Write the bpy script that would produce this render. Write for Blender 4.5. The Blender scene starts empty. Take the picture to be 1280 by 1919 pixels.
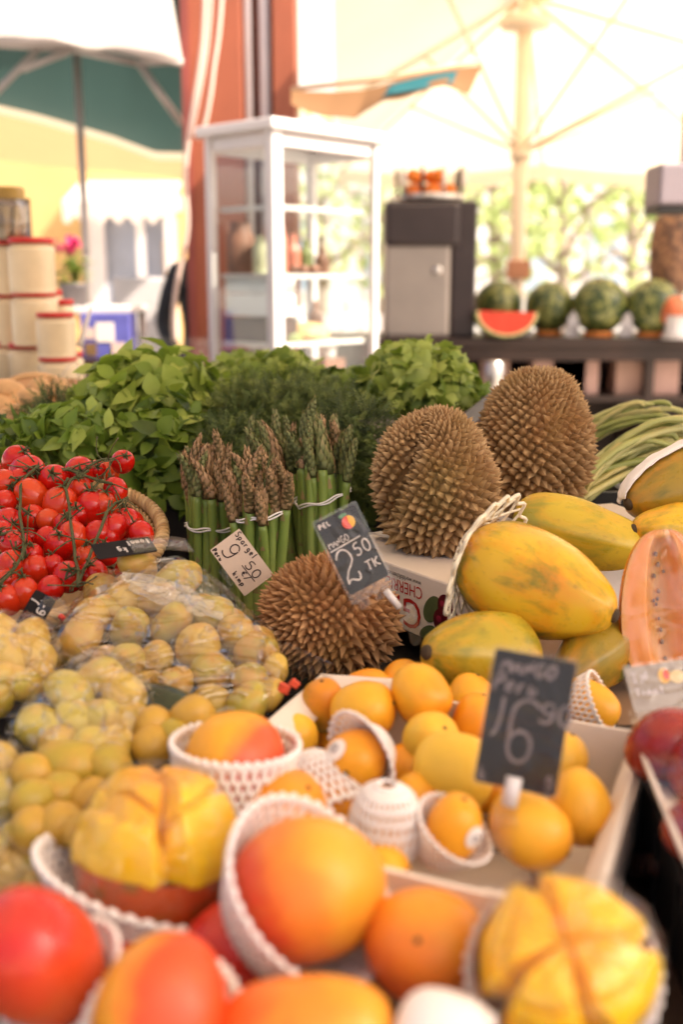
import bpy, bmesh, math, random
from math import pi, sin, cos, tan, atan, sqrt, radians, exp
from mathutils import Vector, Matrix, Quaternion, noise
from mathutils.bvhtree import BVHTree
from mathutils.kdtree import KDTree

S = bpy.context.scene
COL = S.collection
rnd = random.Random(11)

# ------------------------------------------------------------------ camera
TH = radians(12.4)
FPX = 2000.0
CAMZ = 1.5
cam_d = bpy.data.cameras.new("camera")
cam = bpy.data.objects.new("camera", cam_d)
COL.objects.link(cam)
cam.location = (0, 0, CAMZ)
cam.rotation_euler = (pi / 2 - TH, 0, 0)
cam_d.sensor_fit = 'VERTICAL'
cam_d.sensor_height = 36.0
cam_d.sensor_width = 24.0
cam_d.lens = FPX / 1919.0 * 36.0
cam_d.clip_start = 0.05
cam_d.clip_end = 500
cam_d.dof.use_dof = True
cam_d.dof.focus_distance = 1.42
cam_d.dof.aperture_fstop = 2.6
S.camera = cam

# ------------------------------------------------------------------ sky, sun, exposure
SUN_EL, SUN_AZ = radians(46), radians(112)      # azimuth clockwise from +Y
w = bpy.data.worlds.new("World"); S.world = w; w.use_nodes = True
wn = w.node_tree
sky = wn.nodes.new('ShaderNodeTexSky'); sky.sky_type = 'NISHITA'; sky.sun_disc = False
sky.sun_elevation = SUN_EL; sky.sun_rotation = SUN_AZ
sky.air_density = 0.6; sky.dust_density = 6.0; sky.ozone_density = 0.3
wn.links.new(sky.outputs[0], wn.nodes['Background'].inputs[0])
wn.nodes['Background'].inputs[1].default_value = 0.15
sd = bpy.data.lights.new("sun", 'SUN'); sun = bpy.data.objects.new("sun", sd); COL.objects.link(sun)
sd.energy = 5.0; sd.angle = radians(0.5); sd.color = (1.0, 0.93, 0.82)
sdir = Vector((sin(SUN_AZ) * cos(SUN_EL), cos(SUN_AZ) * cos(SUN_EL), sin(SUN_EL)))
sun.rotation_euler = sdir.to_track_quat('Z', 'Y').to_euler()
S.view_settings.view_transform = 'Standard'
S.view_settings.look = 'None'
S.view_settings.exposure = 1.22
S.view_settings.gamma = 1
S.view_settings.use_white_balance = True          # the photograph is balanced warm
S.view_settings.white_balance_temperature = 6850
S.cycles.transparent_max_bounces = 16
S.cycles.max_bounces = 10
S.cycles.use_denoising = True

# ------------------------------------------------------------------ picture <-> place
CR = Vector((1, 0, 0)); CU = Vector((0, sin(TH), cos(TH))); CF = Vector((0, cos(TH), -sin(TH)))
CAM = Vector((0, 0, CAMZ))
def ray(px, py): return CF + CR * ((px - 640) / FPX) + CU * ((959.5 - py) / FPX)
def at(px, py, Y):
    d = ray(px, py); return CAM + d * (Y / d.y)
def at_z(px, py, z):
    d = ray(px, py); return CAM + d * ((z - CAMZ) / d.z)
def mpp(p): return (Vector(p) - CAM).dot(CF) / FPX         # metres per photo pixel at a point
def axis(a, b, c): return (CR * a + CU * b - CF * c).normalized()   # right, up, towards camera
def quat_z(ax, roll=0.0):
    return Vector(ax).to_track_quat('Z', 'Y') @ Quaternion((0, 0, 1), roll)
def lerp(a, b, t): return a + (b - a) * t
def nz(x, y, z): return noise.noise(Vector((x, y, z)))

# ------------------------------------------------------------------ mesh builder
class MB:
    def __init__(s): s.v = []; s.f = []; s.m = []; s.t = []; s.s = []
    def add(s, verts, faces, mi=0, tint=0.5, smooth=True, M=None):
        b = len(s.v)
        if M is not None: verts = [M @ Vector(v) for v in verts]
        s.v.extend([tuple(v) for v in verts])
        if isinstance(tint, (int, float)): s.t.extend([tint] * len(verts))
        else: s.t.extend(tint)
        for f in faces:
            s.f.append(tuple(i + b for i in f)); s.m.append(mi); s.s.append(smooth)
    def box(s, c, size, rot=None, mi=0, tint=.5):
        hx, hy, hz = size[0] / 2, size[1] / 2, size[2] / 2
        vs = [Vector((x * hx, y * hy, z * hz)) for z in (-1, 1) for y in (-1, 1) for x in (-1, 1)]
        if rot is not None:
            R = rot.to_matrix() if isinstance(rot, Quaternion) else Matrix.Rotation(rot, 3, 'Z')
            vs = [R @ v for v in vs]
        s.add([v + Vector(c) for v in vs], [(0, 2, 3, 1), (4, 5, 7, 6), (0, 1, 5, 4), (2, 6, 7, 3), (0, 4, 6, 2), (1, 3, 7, 5)], mi, tint, False)
    def tube(s, pts, r, n=8, mi=0, tint=.5, cap=True, flat=1.0, closed=False):
        pts = [Vector(p) for p in pts]; k = len(pts)
        rs = r if isinstance(r, (list, tuple)) else [r] * k
        ts = tint if isinstance(tint, (list, tuple)) else [tint] * k
        vs, tt, fs = [], [], []
        nrm = None
        for i, p in enumerate(pts):
            if closed: d = pts[(i + 1) % k] - pts[i - 1]
            else: d = pts[min(i + 1, k - 1)] - pts[max(i - 1, 0)]
            d = d.normalized() if d.length > 1e-9 else Vector((0, 0, 1))
            if nrm is None:
                nrm = d.orthogonal().normalized() if abs(d.z) > .95 else d.cross(Vector((0, 0, 1))).normalized()
            nrm = (nrm - d * nrm.dot(d)).normalized(); bn = d.cross(nrm)
            for j in range(n):
                a = 2 * pi * j / n
                vs.append(p + nrm * (rs[i] * cos(a)) + bn * (rs[i] * flat * sin(a))); tt.append(ts[i])
        for i in range(k if closed else k - 1):
            i2 = (i + 1) % k
            for j in range(n):
                j2 = (j + 1) % n
                fs.append((i * n + j, i * n + j2, i2 * n + j2, i2 * n + j))
        if cap and not closed:
            fs.append(tuple(range(n - 1, -1, -1))); fs.append(tuple((k - 1) * n + j for j in range(n)))
        s.add(vs, fs, mi, tt)
    def lathe(s, prof, n=28, M=None, mi=0, tint=.5, smooth=True, c=(0, 0, 0)):
        vs, fs = [], []
        for r, z in prof:
            for j in range(n):
                a = 2 * pi * j / n; vs.append(Vector((c[0] + r * cos(a), c[1] + r * sin(a), c[2] + z)))
        for i in range(len(prof) - 1):
            for j in range(n):
                j2 = (j + 1) % n; fs.append((i * n + j, i * n + j2, (i + 1) * n + j2, (i + 1) * n + j))
        s.add(vs, fs, mi, tint, smooth, M)
    def grid(s, fn, nu, nv, mi=0, tint=.5, closed_u=False, smooth=True):
        vs = [fn(i / (nu if closed_u else nu - 1), j / (nv - 1)) for j in range(nv) for i in range(nu)]
        fs = []
        for j in range(nv - 1):
            for i in range(nu if closed_u else nu - 1):
                i2 = (i + 1) % nu; fs.append((j * nu + i, j * nu + i2, (j + 1) * nu + i2, (j + 1) * nu + i))
        s.add(vs, fs, mi, tint, smooth)
    def mesh(s, name, mats):
        me = bpy.data.meshes.new(name)
        me.from_pydata(s.v, [], s.f)
        for m in (mats if isinstance(mats, (list, tuple)) else [mats]): me.materials.append(m)
        me.polygons.foreach_set('material_index', s.m)
        me.polygons.foreach_set('use_smooth', s.s)
        a = me.attributes.new('tint', 'FLOAT', 'POINT'); a.data.foreach_set('value', s.t)
        me.update()
        return me
    def obj(s, name, mats, parent=None, loc=(0, 0, 0), q=None, bevel=0.0, solid=0.0):
        return put(s.mesh(name, mats), name, parent, loc, q, bevel, solid)

def put(me, name, parent=None, loc=(0, 0, 0), q=None, bevel=0.0, solid=0.0):
    o = bpy.data.objects.new(name, me); COL.objects.link(o); o.location = loc
    if q is not None: o.rotation_mode = 'QUATERNION'; o.rotation_quaternion = q
    if parent is not None: o.parent = parent
    if solid:
        md = o.modifiers.new('solid', 'SOLIDIFY'); md.thickness = solid; md.offset = 0
    if bevel:
        md = o.modifiers.new('bevel', 'BEVEL'); md.width = bevel; md.segments = 2; md.limit_method = 'ANGLE'
    return o
def tag(o, label, cat, group=None):
    o['label'] = label; o['category'] = cat
    if group: o['group'] = group
    return o
def thing(name, label, cat, loc=(0, 0, 0), q=None, group=None):
    o = bpy.data.objects.new(name, None); COL.objects.link(o); o.location = loc; o.empty_display_size = .05
    if q is not None: o.rotation_mode = 'QUATERNION'; o.rotation_quaternion = q
    return tag(o, label, cat, group)
def struct(o): o['kind'] = 'structure'; return o
def rotz(a): return Quaternion((0, 0, 1), a)

# ------------------------------------------------------------------ materials
def L(nt, a, b): nt.links.new(a, b)
def newmat(name):
    m = bpy.data.materials.new(name); m.use_nodes = True
    return m, m.node_tree, m.node_tree.nodes['Principled BSDF']
def nd(nt, t, **kw):
    n = nt.nodes.new(t)
    for k, v in kw.items(): setattr(n, k, v)
    return n
def coords(nt, kind='Object', scale=(1, 1, 1)):
    tc = nd(nt, 'ShaderNodeTexCoord'); mp = nd(nt, 'ShaderNodeMapping'); mp.inputs['Scale'].default_value = scale
    L(nt, tc.outputs[kind], mp.inputs[0]); return mp.outputs[0]
def noise_tex(nt, vec, scale, detail=4, rough=.55, dist=0):
    n = nd(nt, 'ShaderNodeTexNoise'); n.inputs['Scale'].default_value = scale; n.inputs['Detail'].default_value = detail
    n.inputs['Roughness'].default_value = rough; n.inputs['Distortion'].default_value = dist
    L(nt, vec, n.inputs['Vector']); return n.outputs[0]
def ramp(nt, fac, stops, interp='LINEAR'):
    r = nd(nt, 'ShaderNodeValToRGB'); cr = r.color_ramp; cr.interpolation = interp
    while len(cr.elements) < len(stops): cr.elements.new(.5)
    for e, (p, c) in zip(cr.elements, stops):
        e.position = p; e.color = (c[0], c[1], c[2], 1) if not isinstance(c, (int, float)) else (c, c, c, 1)
    L(nt, fac, r.inputs[0]); return r.outputs[0]
def math_(nt, op, a, b=None, clamp=False):
    n = nd(nt, 'ShaderNodeMath', operation=op); n.use_clamp = clamp
    for i, x in enumerate((a, b)):
        if x is None: continue
        if isinstance(x, (int, float)): n.inputs[i].default_value = x
        else: L(nt, x, n.inputs[i])
    return n.outputs[0]
def mix(nt, fac, a, b, blend='MIX'):
    n = nd(nt, 'ShaderNodeMix', data_type='RGBA', blend_type=blend)
    for i, x in ((0, fac), (6, a), (7, b)):
        if isinstance(x, (int, float)): n.inputs[i].default_value = x
        elif isinstance(x, tuple): n.inputs[i].default_value = (*x[:3], 1)
        else: L(nt, x, n.inputs[i])
    return n.outputs[2]
def bump(nt, bs, h, strength=.3, dist=.002):
    b = nd(nt, 'ShaderNodeBump'); b.inputs['Strength'].default_value = strength; b.inputs['Distance'].default_value = dist
    L(nt, h, b.inputs['Height']); L(nt, b.outputs[0], bs.inputs['Normal'])
def plain(name, c, rough=.5, var=.12, scale=8, metal=0, bmp=0, bs=60, spec=.5):
    m, nt, b = newmat(name)
    v = coords(nt); n = noise_tex(nt, v, scale, 5)
    lo = tuple(max(0, x * (1 - var)) for x in c); hi = tuple(min(1, x * (1 + var)) for x in c)
    L(nt, ramp(nt, n, [(.3, lo), (.7, hi)]), b.inputs['Base Color'])
    b.inputs['Roughness'].default_value = rough; b.inputs['Metallic'].default_value = metal
    b.inputs['Specular IOR Level'].default_value = spec
    if bmp: bump(nt, b, noise_tex(nt, v, bs, 6), bmp, .002)
    return m
def tintmat(name, stops, rough=.5, nscale=40, namp=.25, trans=0, bmp=0, bs=200, spec=.5, transcol=None):
    """colour from the 'tint' attribute plus noise"""
    m, nt, b = newmat(name)
    a = nd(nt, 'ShaderNodeAttribute'); a.attribute_name = 'tint'
    v = coords(nt); n = noise_tex(nt, v, nscale, 5)
    f = math_(nt, 'ADD', a.outputs['Fac'], math_(nt, 'MULTIPLY', math_(nt, 'SUBTRACT', n, .5), namp))
    c = ramp(nt, f, stops)
    L(nt, c, b.inputs['Base Color']); b.inputs['Roughness'].default_value = rough
    b.inputs['Specular IOR Level'].default_value = spec
    if bmp: bump(nt, b, noise_tex(nt, v, bs, 5), bmp, .002)
    if trans:
        t = nd(nt, 'ShaderNodeBsdfTranslucent'); L(nt, mix(nt, .5, c, transcol or c), t.inputs[0])
        ms = nd(nt, 'ShaderNodeMixShader'); ms.inputs[0].default_value = trans
        L(nt, b.outputs[0], ms.inputs[1]); L(nt, t.outputs[0], ms.inputs[2])
        L(nt, ms.outputs[0], nt.nodes['Material Output'].inputs[0])
    return m
def fabric(name, c, trans=.45, var=.05):
    m, nt, b = newmat(name)
    v = coords(nt); n = noise_tex(nt, v, 3, 4)
    col = ramp(nt, n, [(.3, tuple(x * (1 - var) for x in c)), (.7, c)])
    L(nt, col, b.inputs['Base Color']); b.inputs['Roughness'].default_value = .85; b.inputs['Specular IOR Level'].default_value = .15
    t = nd(nt, 'ShaderNodeBsdfTranslucent'); L(nt, col, t.inputs[0])
    ms = nd(nt, 'ShaderNodeMixShader'); ms.inputs[0].default_value = trans
    L(nt, b.outputs[0], ms.inputs[1]); L(nt, t.outputs[0], ms.inputs[2]); L(nt, ms.outputs[0], nt.nodes['Material Output'].inputs[0])
    return m
def blush(name, cA, cB, d, thr=.0, width=.5, amp=.5, size=.05, rough=.36, cC=None, speck=.0, nscale=2.2, spk=(.25, .16, .03), sss=.0, bmp=.06):
    """skin whose colour turns from cA to cB across the fruit along direction d (object space), broken by noise; cC a patchy third colour"""
    m, nt, b = newmat(name)
    v = coords(nt, 'Object', (1 / size,) * 3)
    dot = nd(nt, 'ShaderNodeVectorMath', operation='DOT_PRODUCT'); L(nt, v, dot.inputs[0]); dot.inputs[1].default_value = Vector(d).normalized()
    n = noise_tex(nt, v, nscale, 5, .55, .4)
    f = math_(nt, 'ADD', dot.outputs['Value'], math_(nt, 'MULTIPLY', math_(nt, 'SUBTRACT', n, .5), amp * 2))
    f2 = math_(nt, 'MULTIPLY', math_(nt, 'SUBTRACT', f, thr - width / 2), 1 / width, True)
    mid = tuple(lerp(a, c, .5) * 1.08 for a, c in zip(cA, cB))
    c = ramp(nt, f2, [(0, cA), (.5, mid), (1, cB)], 'EASE')
    if cC:
        n2 = noise_tex(nt, v, nscale * .8 + 1.1, 3, .5, .2)
        c = mix(nt, ramp(nt, n2, [(.48, 0), (.66, .9)]), c, cC)
    if speck:
        n3 = noise_tex(nt, v, 22, 2, .5); c = mix(nt, ramp(nt, n3, [(.62, 0), (.70, speck * 1.5)]), c, spk)
        n5 = noise_tex(nt, v, 2.6, 6, .65, .6); c = mix(nt, ramp(nt, n5, [(.56, 0), (.75, .35)]), c, tuple(x * .72 for x in cA))
    L(nt, c, b.inputs['Base Color'])
    n4 = noise_tex(nt, v, 3.1, 4)
    L(nt, ramp(nt, n4, [(.3, max(.05, rough - .08)), (.7, rough + .12)]), b.inputs['Roughness'])
    b.inputs['Specular IOR Level'].default_value = .45
    if sss:
        b.inputs['Subsurface Weight'].default_value = sss; b.inputs['Subsurface Radius'].default_value = (.012, .005, .002); b.inputs['Subsurface Scale'].default_value = 1
    if bmp: bump(nt, b, noise_tex(nt, v, 14, 5), bmp, .002)
    return m
def film(name, base=.05, edge=.35, rough=.07, wr=60, tintc=(.99, .98, .96), haze=.005, strength=.35, crease=.5):
    """thin clear plastic: mostly seen through; sparse sharp creases catch the light"""
    m, nt, b = newmat(name); nt.nodes.remove(b)
    out = nt.nodes['Material Output']
    v = coords(nt, 'Object', (1, 1, 1)); v2 = coords(nt, 'Object', (.45, 1.9, 1.0))
    def ridge(vec, sc, wd, dist):
        n = noise_tex(nt, vec, sc, 2, .45, dist); return ramp(nt, math_(nt, 'ABSOLUTE', math_(nt, 'SUBTRACT', n, .5)), [(0, 1), (wd, 0)])
    h = math_(nt, 'ADD', math_(nt, 'MULTIPLY', ridge(v2, wr, .035, .5), crease), math_(nt, 'MULTIPLY', ridge(v, wr * .45, .03, 1.2), crease))
    h = math_(nt, 'ADD', h, math_(nt, 'MULTIPLY', noise_tex(nt, v, wr * .3, 2), .6))
    bp = nd(nt, 'ShaderNodeBump'); bp.inputs['Strength'].default_value = strength; bp.inputs['Distance'].default_value = .006; L(nt, h, bp.inputs['Height'])
    tr = nd(nt, 'ShaderNodeBsdfTransparent'); tr.inputs[0].default_value = (*tintc, 1)
    gl = nd(nt, 'ShaderNodeBsdfGlossy'); gl.inputs['Roughness'].default_value = rough; L(nt, bp.outputs[0], gl.inputs['Normal'])
    df = nd(nt, 'ShaderNodeBsdfDiffuse'); df.inputs[0].default_value = (.85, .82, .78, 1)
    lw = nd(nt, 'ShaderNodeLayerWeight'); lw.inputs['Blend'].default_value = .25; L(nt, bp.outputs[0], lw.inputs['Normal'])
    f = math_(nt, 'ADD', math_(nt, 'MULTIPLY', lw.outputs['Facing'], edge), base, True)
    m1 = nd(nt, 'ShaderNodeMixShader'); m1.inputs[0].default_value = haze
    L(nt, tr.outputs[0], m1.inputs[1]); L(nt, df.outputs[0], m1.inputs[2])
    m2 = nd(nt, 'ShaderNodeMixShader'); L(nt, f, m2.inputs[0]); L(nt, m1.outputs[0], m2.inputs[1]); L(nt, gl.outputs[0], m2.inputs[2])
    L(nt, m2.outputs[0], out.inputs[0])
    return m

MT = {}
MT['white_foam'] = plain('white_foam', (.86, .80, .77), .7, .06, 30, spec=.3)
MT['cream_foam'] = plain('cream_foam', (.80, .72, .55), .7, .08, 30, spec=.3)
MT['film'] = film('clear_film', base=.04, edge=.22, rough=.08, wr=34, strength=.5)
MT['bag'] = film('bag_film', base=.07, edge=.45, rough=.06, wr=24, haze=.008, strength=1.3, crease=1.3)
MT['glass'] = film('window_glass', base=.02, edge=.25, rough=.02, wr=2, haze=.0, strength=.02, tintc=(.97, .98, .97))
MT['clear'] = film('clear_plastic', base=.02, edge=.3, rough=.15, wr=25, haze=.012, strength=.2)
MT['board'] = plain('chalkboard', (.010, .008, .009), .85, .3, 12, spec=.2)
MT['chalk'] = plain('chalk', (.62, .56, .54), .9, .25, 160)
MT['ink'] = plain('ink', (.05, .025, .02), .6, .2, 60)
MT['card'] = plain('beige_card', (.72, .55, .42), .6, .05, 14)
MT['carton'] = plain('white_carton', (.78, .68, .60), .6, .05, 9, bmp=.05)
MT['kraft'] = plain('kraft_board', (.62, .42, .26), .75, .1, 9, bmp=.08)
MT['black_plastic'] = plain('black_plastic', (.014, .011, .010), .5, .3, 9)
MT['dark_wood'] = plain('dark_wood', (.035, .016, .010), .5, .3, 4)
MT['white_paint'] = plain('white_paint', (.68, .63, .62), .4, .04, 3)
MT['steel'] = plain('brushed_steel', (.62, .58, .55), .3, .08, 3, metal=1)
MT['red_plastic'] = plain('red_plastic', (.55, .02, .015), .4, .1, 6)
# ------------------------------------------------------------------ the setting
def paving():
    m, nt, b = newmat('paving_stone')
    v = coords(nt); br = nd(nt, 'ShaderNodeTexBrick'); L(nt, v, br.inputs[0])
    br.inputs['Scale'].default_value = 2.2; br.inputs['Color1'].default_value = (.46, .42, .37, 1); br.inputs['Color2'].default_value = (.40, .37, .33, 1)
    br.inputs['Mortar'].default_value = (.28, .26, .23, 1); br.inputs['Mortar Size'].default_value = .012
    L(nt, mix(nt, .25, br.outputs[0], ramp(nt, noise_tex(nt, v, .8, 6), [(.3, (.33, .3, .27)), (.7, (.5, .46, .4))])), b.inputs['Base Color'])
    b.inputs['Roughness'].default_value = .8
    g = MB(); g.add([(-150, -60, 0), (150, -60, 0), (150, 240, 0), (-150, 240, 0)], [(0, 1, 2, 3)], smooth=False)
    struct(g.obj('ground', m))
paving()

# stall table that carries everything near
tb = thing('market_table', 'long dark wooden market table carrying the fruit and vegetable crates', 'table', (0, 1.3, 0))
t = MB(); t.box((0, .05, .955), (3.0, 2.3, .05)); t.obj('table_top', MT['dark_wood'], tb, bevel=.006)
for sx in (-1.4, 1.4):
    for sy in (-.95, 1.05):
        t = MB(); t.box((sx, sy, .463), (.07, .07, .926)); t.obj('leg', MT['dark_wood'], tb, bevel=.004)
t = MB(); t.box((0, -1.05, .5), (2.7, .03, .84)); t.obj('front_panel', MT['dark_wood'], tb)

# ------------------------------------------------------------------ fruit shapes
def surf(L_, R, p=.85, pk=.1, flat=1.0, bend=0.0, ribs=0, ramp_=0.0, lump=.03, seed=0, beak=0.0):
    def f(t, a, off=0.0):
        ph = pi * t; s = max(sin(ph), 0) ** p
        r = R * s * (1 - pk * cos(ph))
        if ribs: r *= 1 - ramp_ * (abs(sin(ribs * a / 2)) ** .7) * 1.0 + ramp_ * .5
        x = r * cos(a); y = r * sin(a) * flat; z = -cos(ph) * L_ / 2
        k = 1 + lump * nz(x / R * 1.1 + seed * 3.7, y / R * 1.1, z / R * 1.1 + seed)
        x *= k; y *= k; z *= k
        x += bend * (z * z) / (L_ / 2) + beak * exp(-((t - .12) / .1) ** 2) * R
        v = Vector((x, y, z))
        if off:
            n = Vector((cos(a) * s, sin(a) * s / max(flat, .3), -cos(ph) * R * 2 / L_)).normalized(); v += n * off
        return v
    return f
def fruit_mesh(name, f, mats, nu=36, nv=26, tint=None):
    b = MB()
    vs = [f(.0005, 0)] + [f((j + .5) / nv * .999, 2 * pi * i / nu) for j in range(nv) for i in range(nu)] + [f(.9995, 0)]
    fs = [(0, 1 + (i + 1) % nu, 1 + i) for i in range(nu)]
    for j in range(nv - 1):
        for i in range(nu):
            a, c = 1 + j * nu + i, 1 + j * nu + (i + 1) % nu
            fs.append((a, c, c + nu, a + nu))
    e = len(vs) - 1; o = 1 + (nv - 1) * nu
    fs += [(e, o + i, o + (i + 1) % nu) for i in range(nu)]
    b.add(vs, fs, 0, .5 if tint is None else [tint(Vector(v)) for v in vs])
    return b.mesh(name, mats)
def foam_net(f, t0, t1, n, rad, off=.003, flare=.006, twist=1.0, seg=26, cream=False, rim=True, M=None):
    """sleeve of crossing foam strands over part of a fruit surface f(t, a, off)"""
    b = MB()
    def P(t, a):
        k = (t - t0) / (t1 - t0); fl = flare * max(0, (k - .55) / .45) ** 2
        return f(t, a, off + fl)
    for s in (1, -1):
        for k in range(n):
            pts = [P(lerp(t0, t1, i / seg), 2 * pi * k / n + s * twist * (i / seg)) + Vector((0, 0, 0)) for i in range(seg + 1)]
            b.tube(pts, rad, 5, cap=False, flat=.8)
    if rim:
        m = n * 8
        pts = [P(t1 + .006 + .011 * sin(i * pi / 4), 2 * pi * i / m) for i in range(m)]
        b.tube(pts, rad * 1.25, 6, closed=True)
    return b

def big_scar(parent, f, col):
    b = MB(); p = f(.9985, 0)
    b.lathe([(0.0, .0010), (.0018, .0008), (.0025, -.0005)], 10, c=p); b.obj('stem_scar', col, parent)
MT['scar'] = plain('stem_scar_brown', (.06, .035, .015), .8, .3, 80)

# mango skins
MG = {
 'red_orange': blush('mango_skin_red_orange', (.78, .28, .018), (.62, .035, .012), (-.8, -.2, .35), .1, .9, .45, .05, .34, None, .25, sss=.06),
 'orange': blush('mango_skin_orange', (.80, .30, .022), (.74, .13, .018), (-.5, .2, -.8), .35, 1.1, .5, .05, .36, None, .25, sss=.06),
 'red': blush('mango_skin_red', (.70, .10, .02), (.58, .028, .02), (-.3, .2, .6), -.2, .9, .4, .05, .30, None, .15, sss=.06),
 'half': blush('mango_skin_yellow_red', (.72, .30, .018), (.78, .055, .02), (.85, -.35, -.1), .12, .38, .25, .05, .36, None, .2, sss=.06),
 'dusky': blush('mango_skin_orange_dusky', (.76, .25, .02), (.70, .11, .02), (-.6, .1, .5), .15, .9, .5, .05, .38, (.74, .32, .03), .25, sss=.06),
 'honey': blush('small_mango_honey', (.86, .44, .03), (.82, .32, .018), (.2, -.6, .5), .2, 1.2, .6, .032, .4, None, .2, sss=.05),
 'yellow': blush('small_mango_yellow', (.86, .54, .06), (.84, .42, .03), (.1, -.6, .5), .4, 1.2, .6, .032, .42, None, .15, sss=.05),
 'amber': blush('small_mango_amber', (.84, .36, .018), (.78, .25, .014), (.3, .2, -.5), .2, 1.2, .6, .032, .4, None, .2, sss=.05),
 'green': blush('small_mango_green', (.30, .23, .02), (.74, .26, .015), (.5, -.2, .55), .25, 1.0, .4, .032, .42, None, .2, sss=.05),
}
def mango(px, py, Y, rx, ln, ax, roll, skin, label, group, seed, flat=.88, small=False, pk=.08, bend=.12, scar=True, group_cat='mango', lump=.05, cheek=None):
    """rx: half width in photo px, ln: length / width"""
    p = at(px, py, Y); R = rx * mpp(p)
    f = surf(2 * R * ln, R, .82, pk, flat, bend, 0, 0, lump, seed, .0)
    me = fruit_mesh('small_mango' if small else 'mango', f, MG[skin], 32 if small else 44, 22 if small else 32)
    o = put(me, 'small_mango' if small else 'mango', None, p, quat_z(axis(*ax), roll))
    tag(o, label, group_cat, group)
    if cheek:                        # a skin of its own, red cheek turned to the given side
        cA, cB, dr, thr, wdt, am = cheek; d = quat_z(axis(*ax), roll).inverted() @ axis(*dr)
        me.materials.clear(); me.materials.append(blush('mango_skin_cheeked', cA, cB, d, thr, wdt, am, .05, .42, None, .3, sss=.06))
    if scar: big_scar(o, f, MT['scar'])
    return o, f
def net_on(o, f, t0, t1, n, rad, label, group='foam sleeves round the fruit', mat='white_foam', ax=None, **k):
    b = foam_net(f, t0, t1, n, rad, **k)
    q = b.obj('foam_net', MT[mat], None, o.location, o.rotation_quaternion if ax is None else quat_z(axis(*ax), .7))
    return tag(q, label, 'foam net', group)
STK = plain('sticker_paper', (.82, .76, .72), .45, .03, 20)
STKI = plain('sticker_print', (.40, .36, .36), .5, .1, 20)
def sticker(o, f, t, a, r):
    """small round paper label pressed on the skin"""
    b = MB(); n = 20; c = f(t, a, .0006)
    e1 = (f(t + .01, a) - f(t - .01, a)).normalized(); e2 = (f(t, a + .05) - f(t, a - .05)).normalized()
    nn = (c - Vector((0, 0, c.z))).normalized(); e2 = (e2 - e1 * e2.dot(e1)).normalized()
    vs, fs = [c], []
    for k in (1, 2, 3):
        for j in range(n):
            d = e1 * (cos(2 * pi * j / n)) + e2 * sin(2 * pi * j / n); q = c + d * (r * k / 3)
            # pull to the surface
            vs.append(q - nn * (r * k / 3) ** 2 / (2 * max((c - Vector((0, 0, c.z))).length, .01)) * .8)
    for j in range(n): fs.append((0, 1 + j, 1 + (j + 1) % n))
    for k in range(2):
        for j in range(n): fs.append((1 + k * n + j, 1 + (k + 1) * n + j, 1 + (k + 1) * n + (j + 1) % n, 1 + k * n + (j + 1) % n))
    b.add(vs, fs)
    s = b.obj('sticker', STK, o)
    b = MB(); nrm = e1.cross(e2).normalized(); nrm = nrm if nrm.dot(nn) > 0 else -nrm
    b.tube([c + nrm * .0005 + e1 * (r * .32 * cos(2 * pi * j / 16)) + e2 * (r * .32 * sin(2 * pi * j / 16)) for j in range(16)], r * .09, 4, closed=True)
    b.obj('print', STKI, s)

GB = 'big mangoes heaped at the front of the stall'
mA, fA = mango(578, 1668, .66, 148, 1.12, (-.25, .30, .90), .4, 'red_orange', 'large red and orange mango sitting upright in a white foam sleeve at the front', GB, 1, scar=False, cheek=((.86, .36, .035), (.66, .06, .015), (-.9, -.35, .15), .15, 1.1, .3))
net_on(mA, fA, .04, .51, 40, .0022, 'white foam sleeve cupping the large upright red and orange mango', ax=(.55, .68, .46), off=.008, flare=.008)
mI, fI = mango(440, 1452, .85, 108, 1.1, (.05, .98, .10), 1.9, 'half', 'yellow and red mango in a foam sleeve behind the wrapped cut mango', GB, 2, scar=False, cheek=((.84, .38, .025), (.80, .10, .03), (.85, -.15, .45), .35, .4, .2))
net_on(mI, fI, .03, .63, 40, .0022, 'white foam sleeve bunched below the yellow and red mango at the back', off=.004, flare=.009)
mC, fC = mango(66, 1795, .60, 128, 1.1, (-.5, .75, .45), .3, 'red', 'smooth red mango at the front left corner', GB, 3)
net_on(mC, fC, .02, .34, 38, .0018, 'white foam sleeve under the smooth red mango at the left corner', flare=.006)
mD, fD = mango(300, 1898, .55, 138, 1.1, (.25, .45, .85), 1.2, 'half', 'orange mango with a red cheek in the front row', GB, 4, scar=False, cheek=((.82, .32, .02), (.80, .075, .02), (.75, .2, .5), .30, .35, .2))
net_on(mD, fD, .03, .36, 40, .0022, 'white foam sleeve behind the red cheeked orange mango in the front row', ax=(.1, .7, .7), off=.004, flare=.006)
mE, fE = mango(570, 1945, .53, 112, 1.45, (.98, .05, .2), .8, 'dusky', 'orange mango cut off by the bottom edge below the upright one', GB, 5, cheek=((.84, .32, .025), (.78, .13, .02), (-.7, .4, .4), .35, .9, .4))
mF, fF = mango(800, 1772, .63, 118, 1.12, (-.32, .42, .85), .2, 'orange', 'plain orange mango beside the lower cut mango', GB, 6, cheek=((.84, .30, .025), (.78, .15, .03), (-.5, -.7, .3), .25, 1.0, .4))
mH, fH = mango(835, 1955, .52, 80, 1.1, (.85, -.3, .4), .2, 'dusky', 'mango hidden upside down in its foam sleeve at the bottom edge', GB, 7, scar=False)
net_on(mH, fH, .02, .7, 40, .0022, 'white foam sleeve closed over the mango at the bottom edge', flare=.0)
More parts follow.
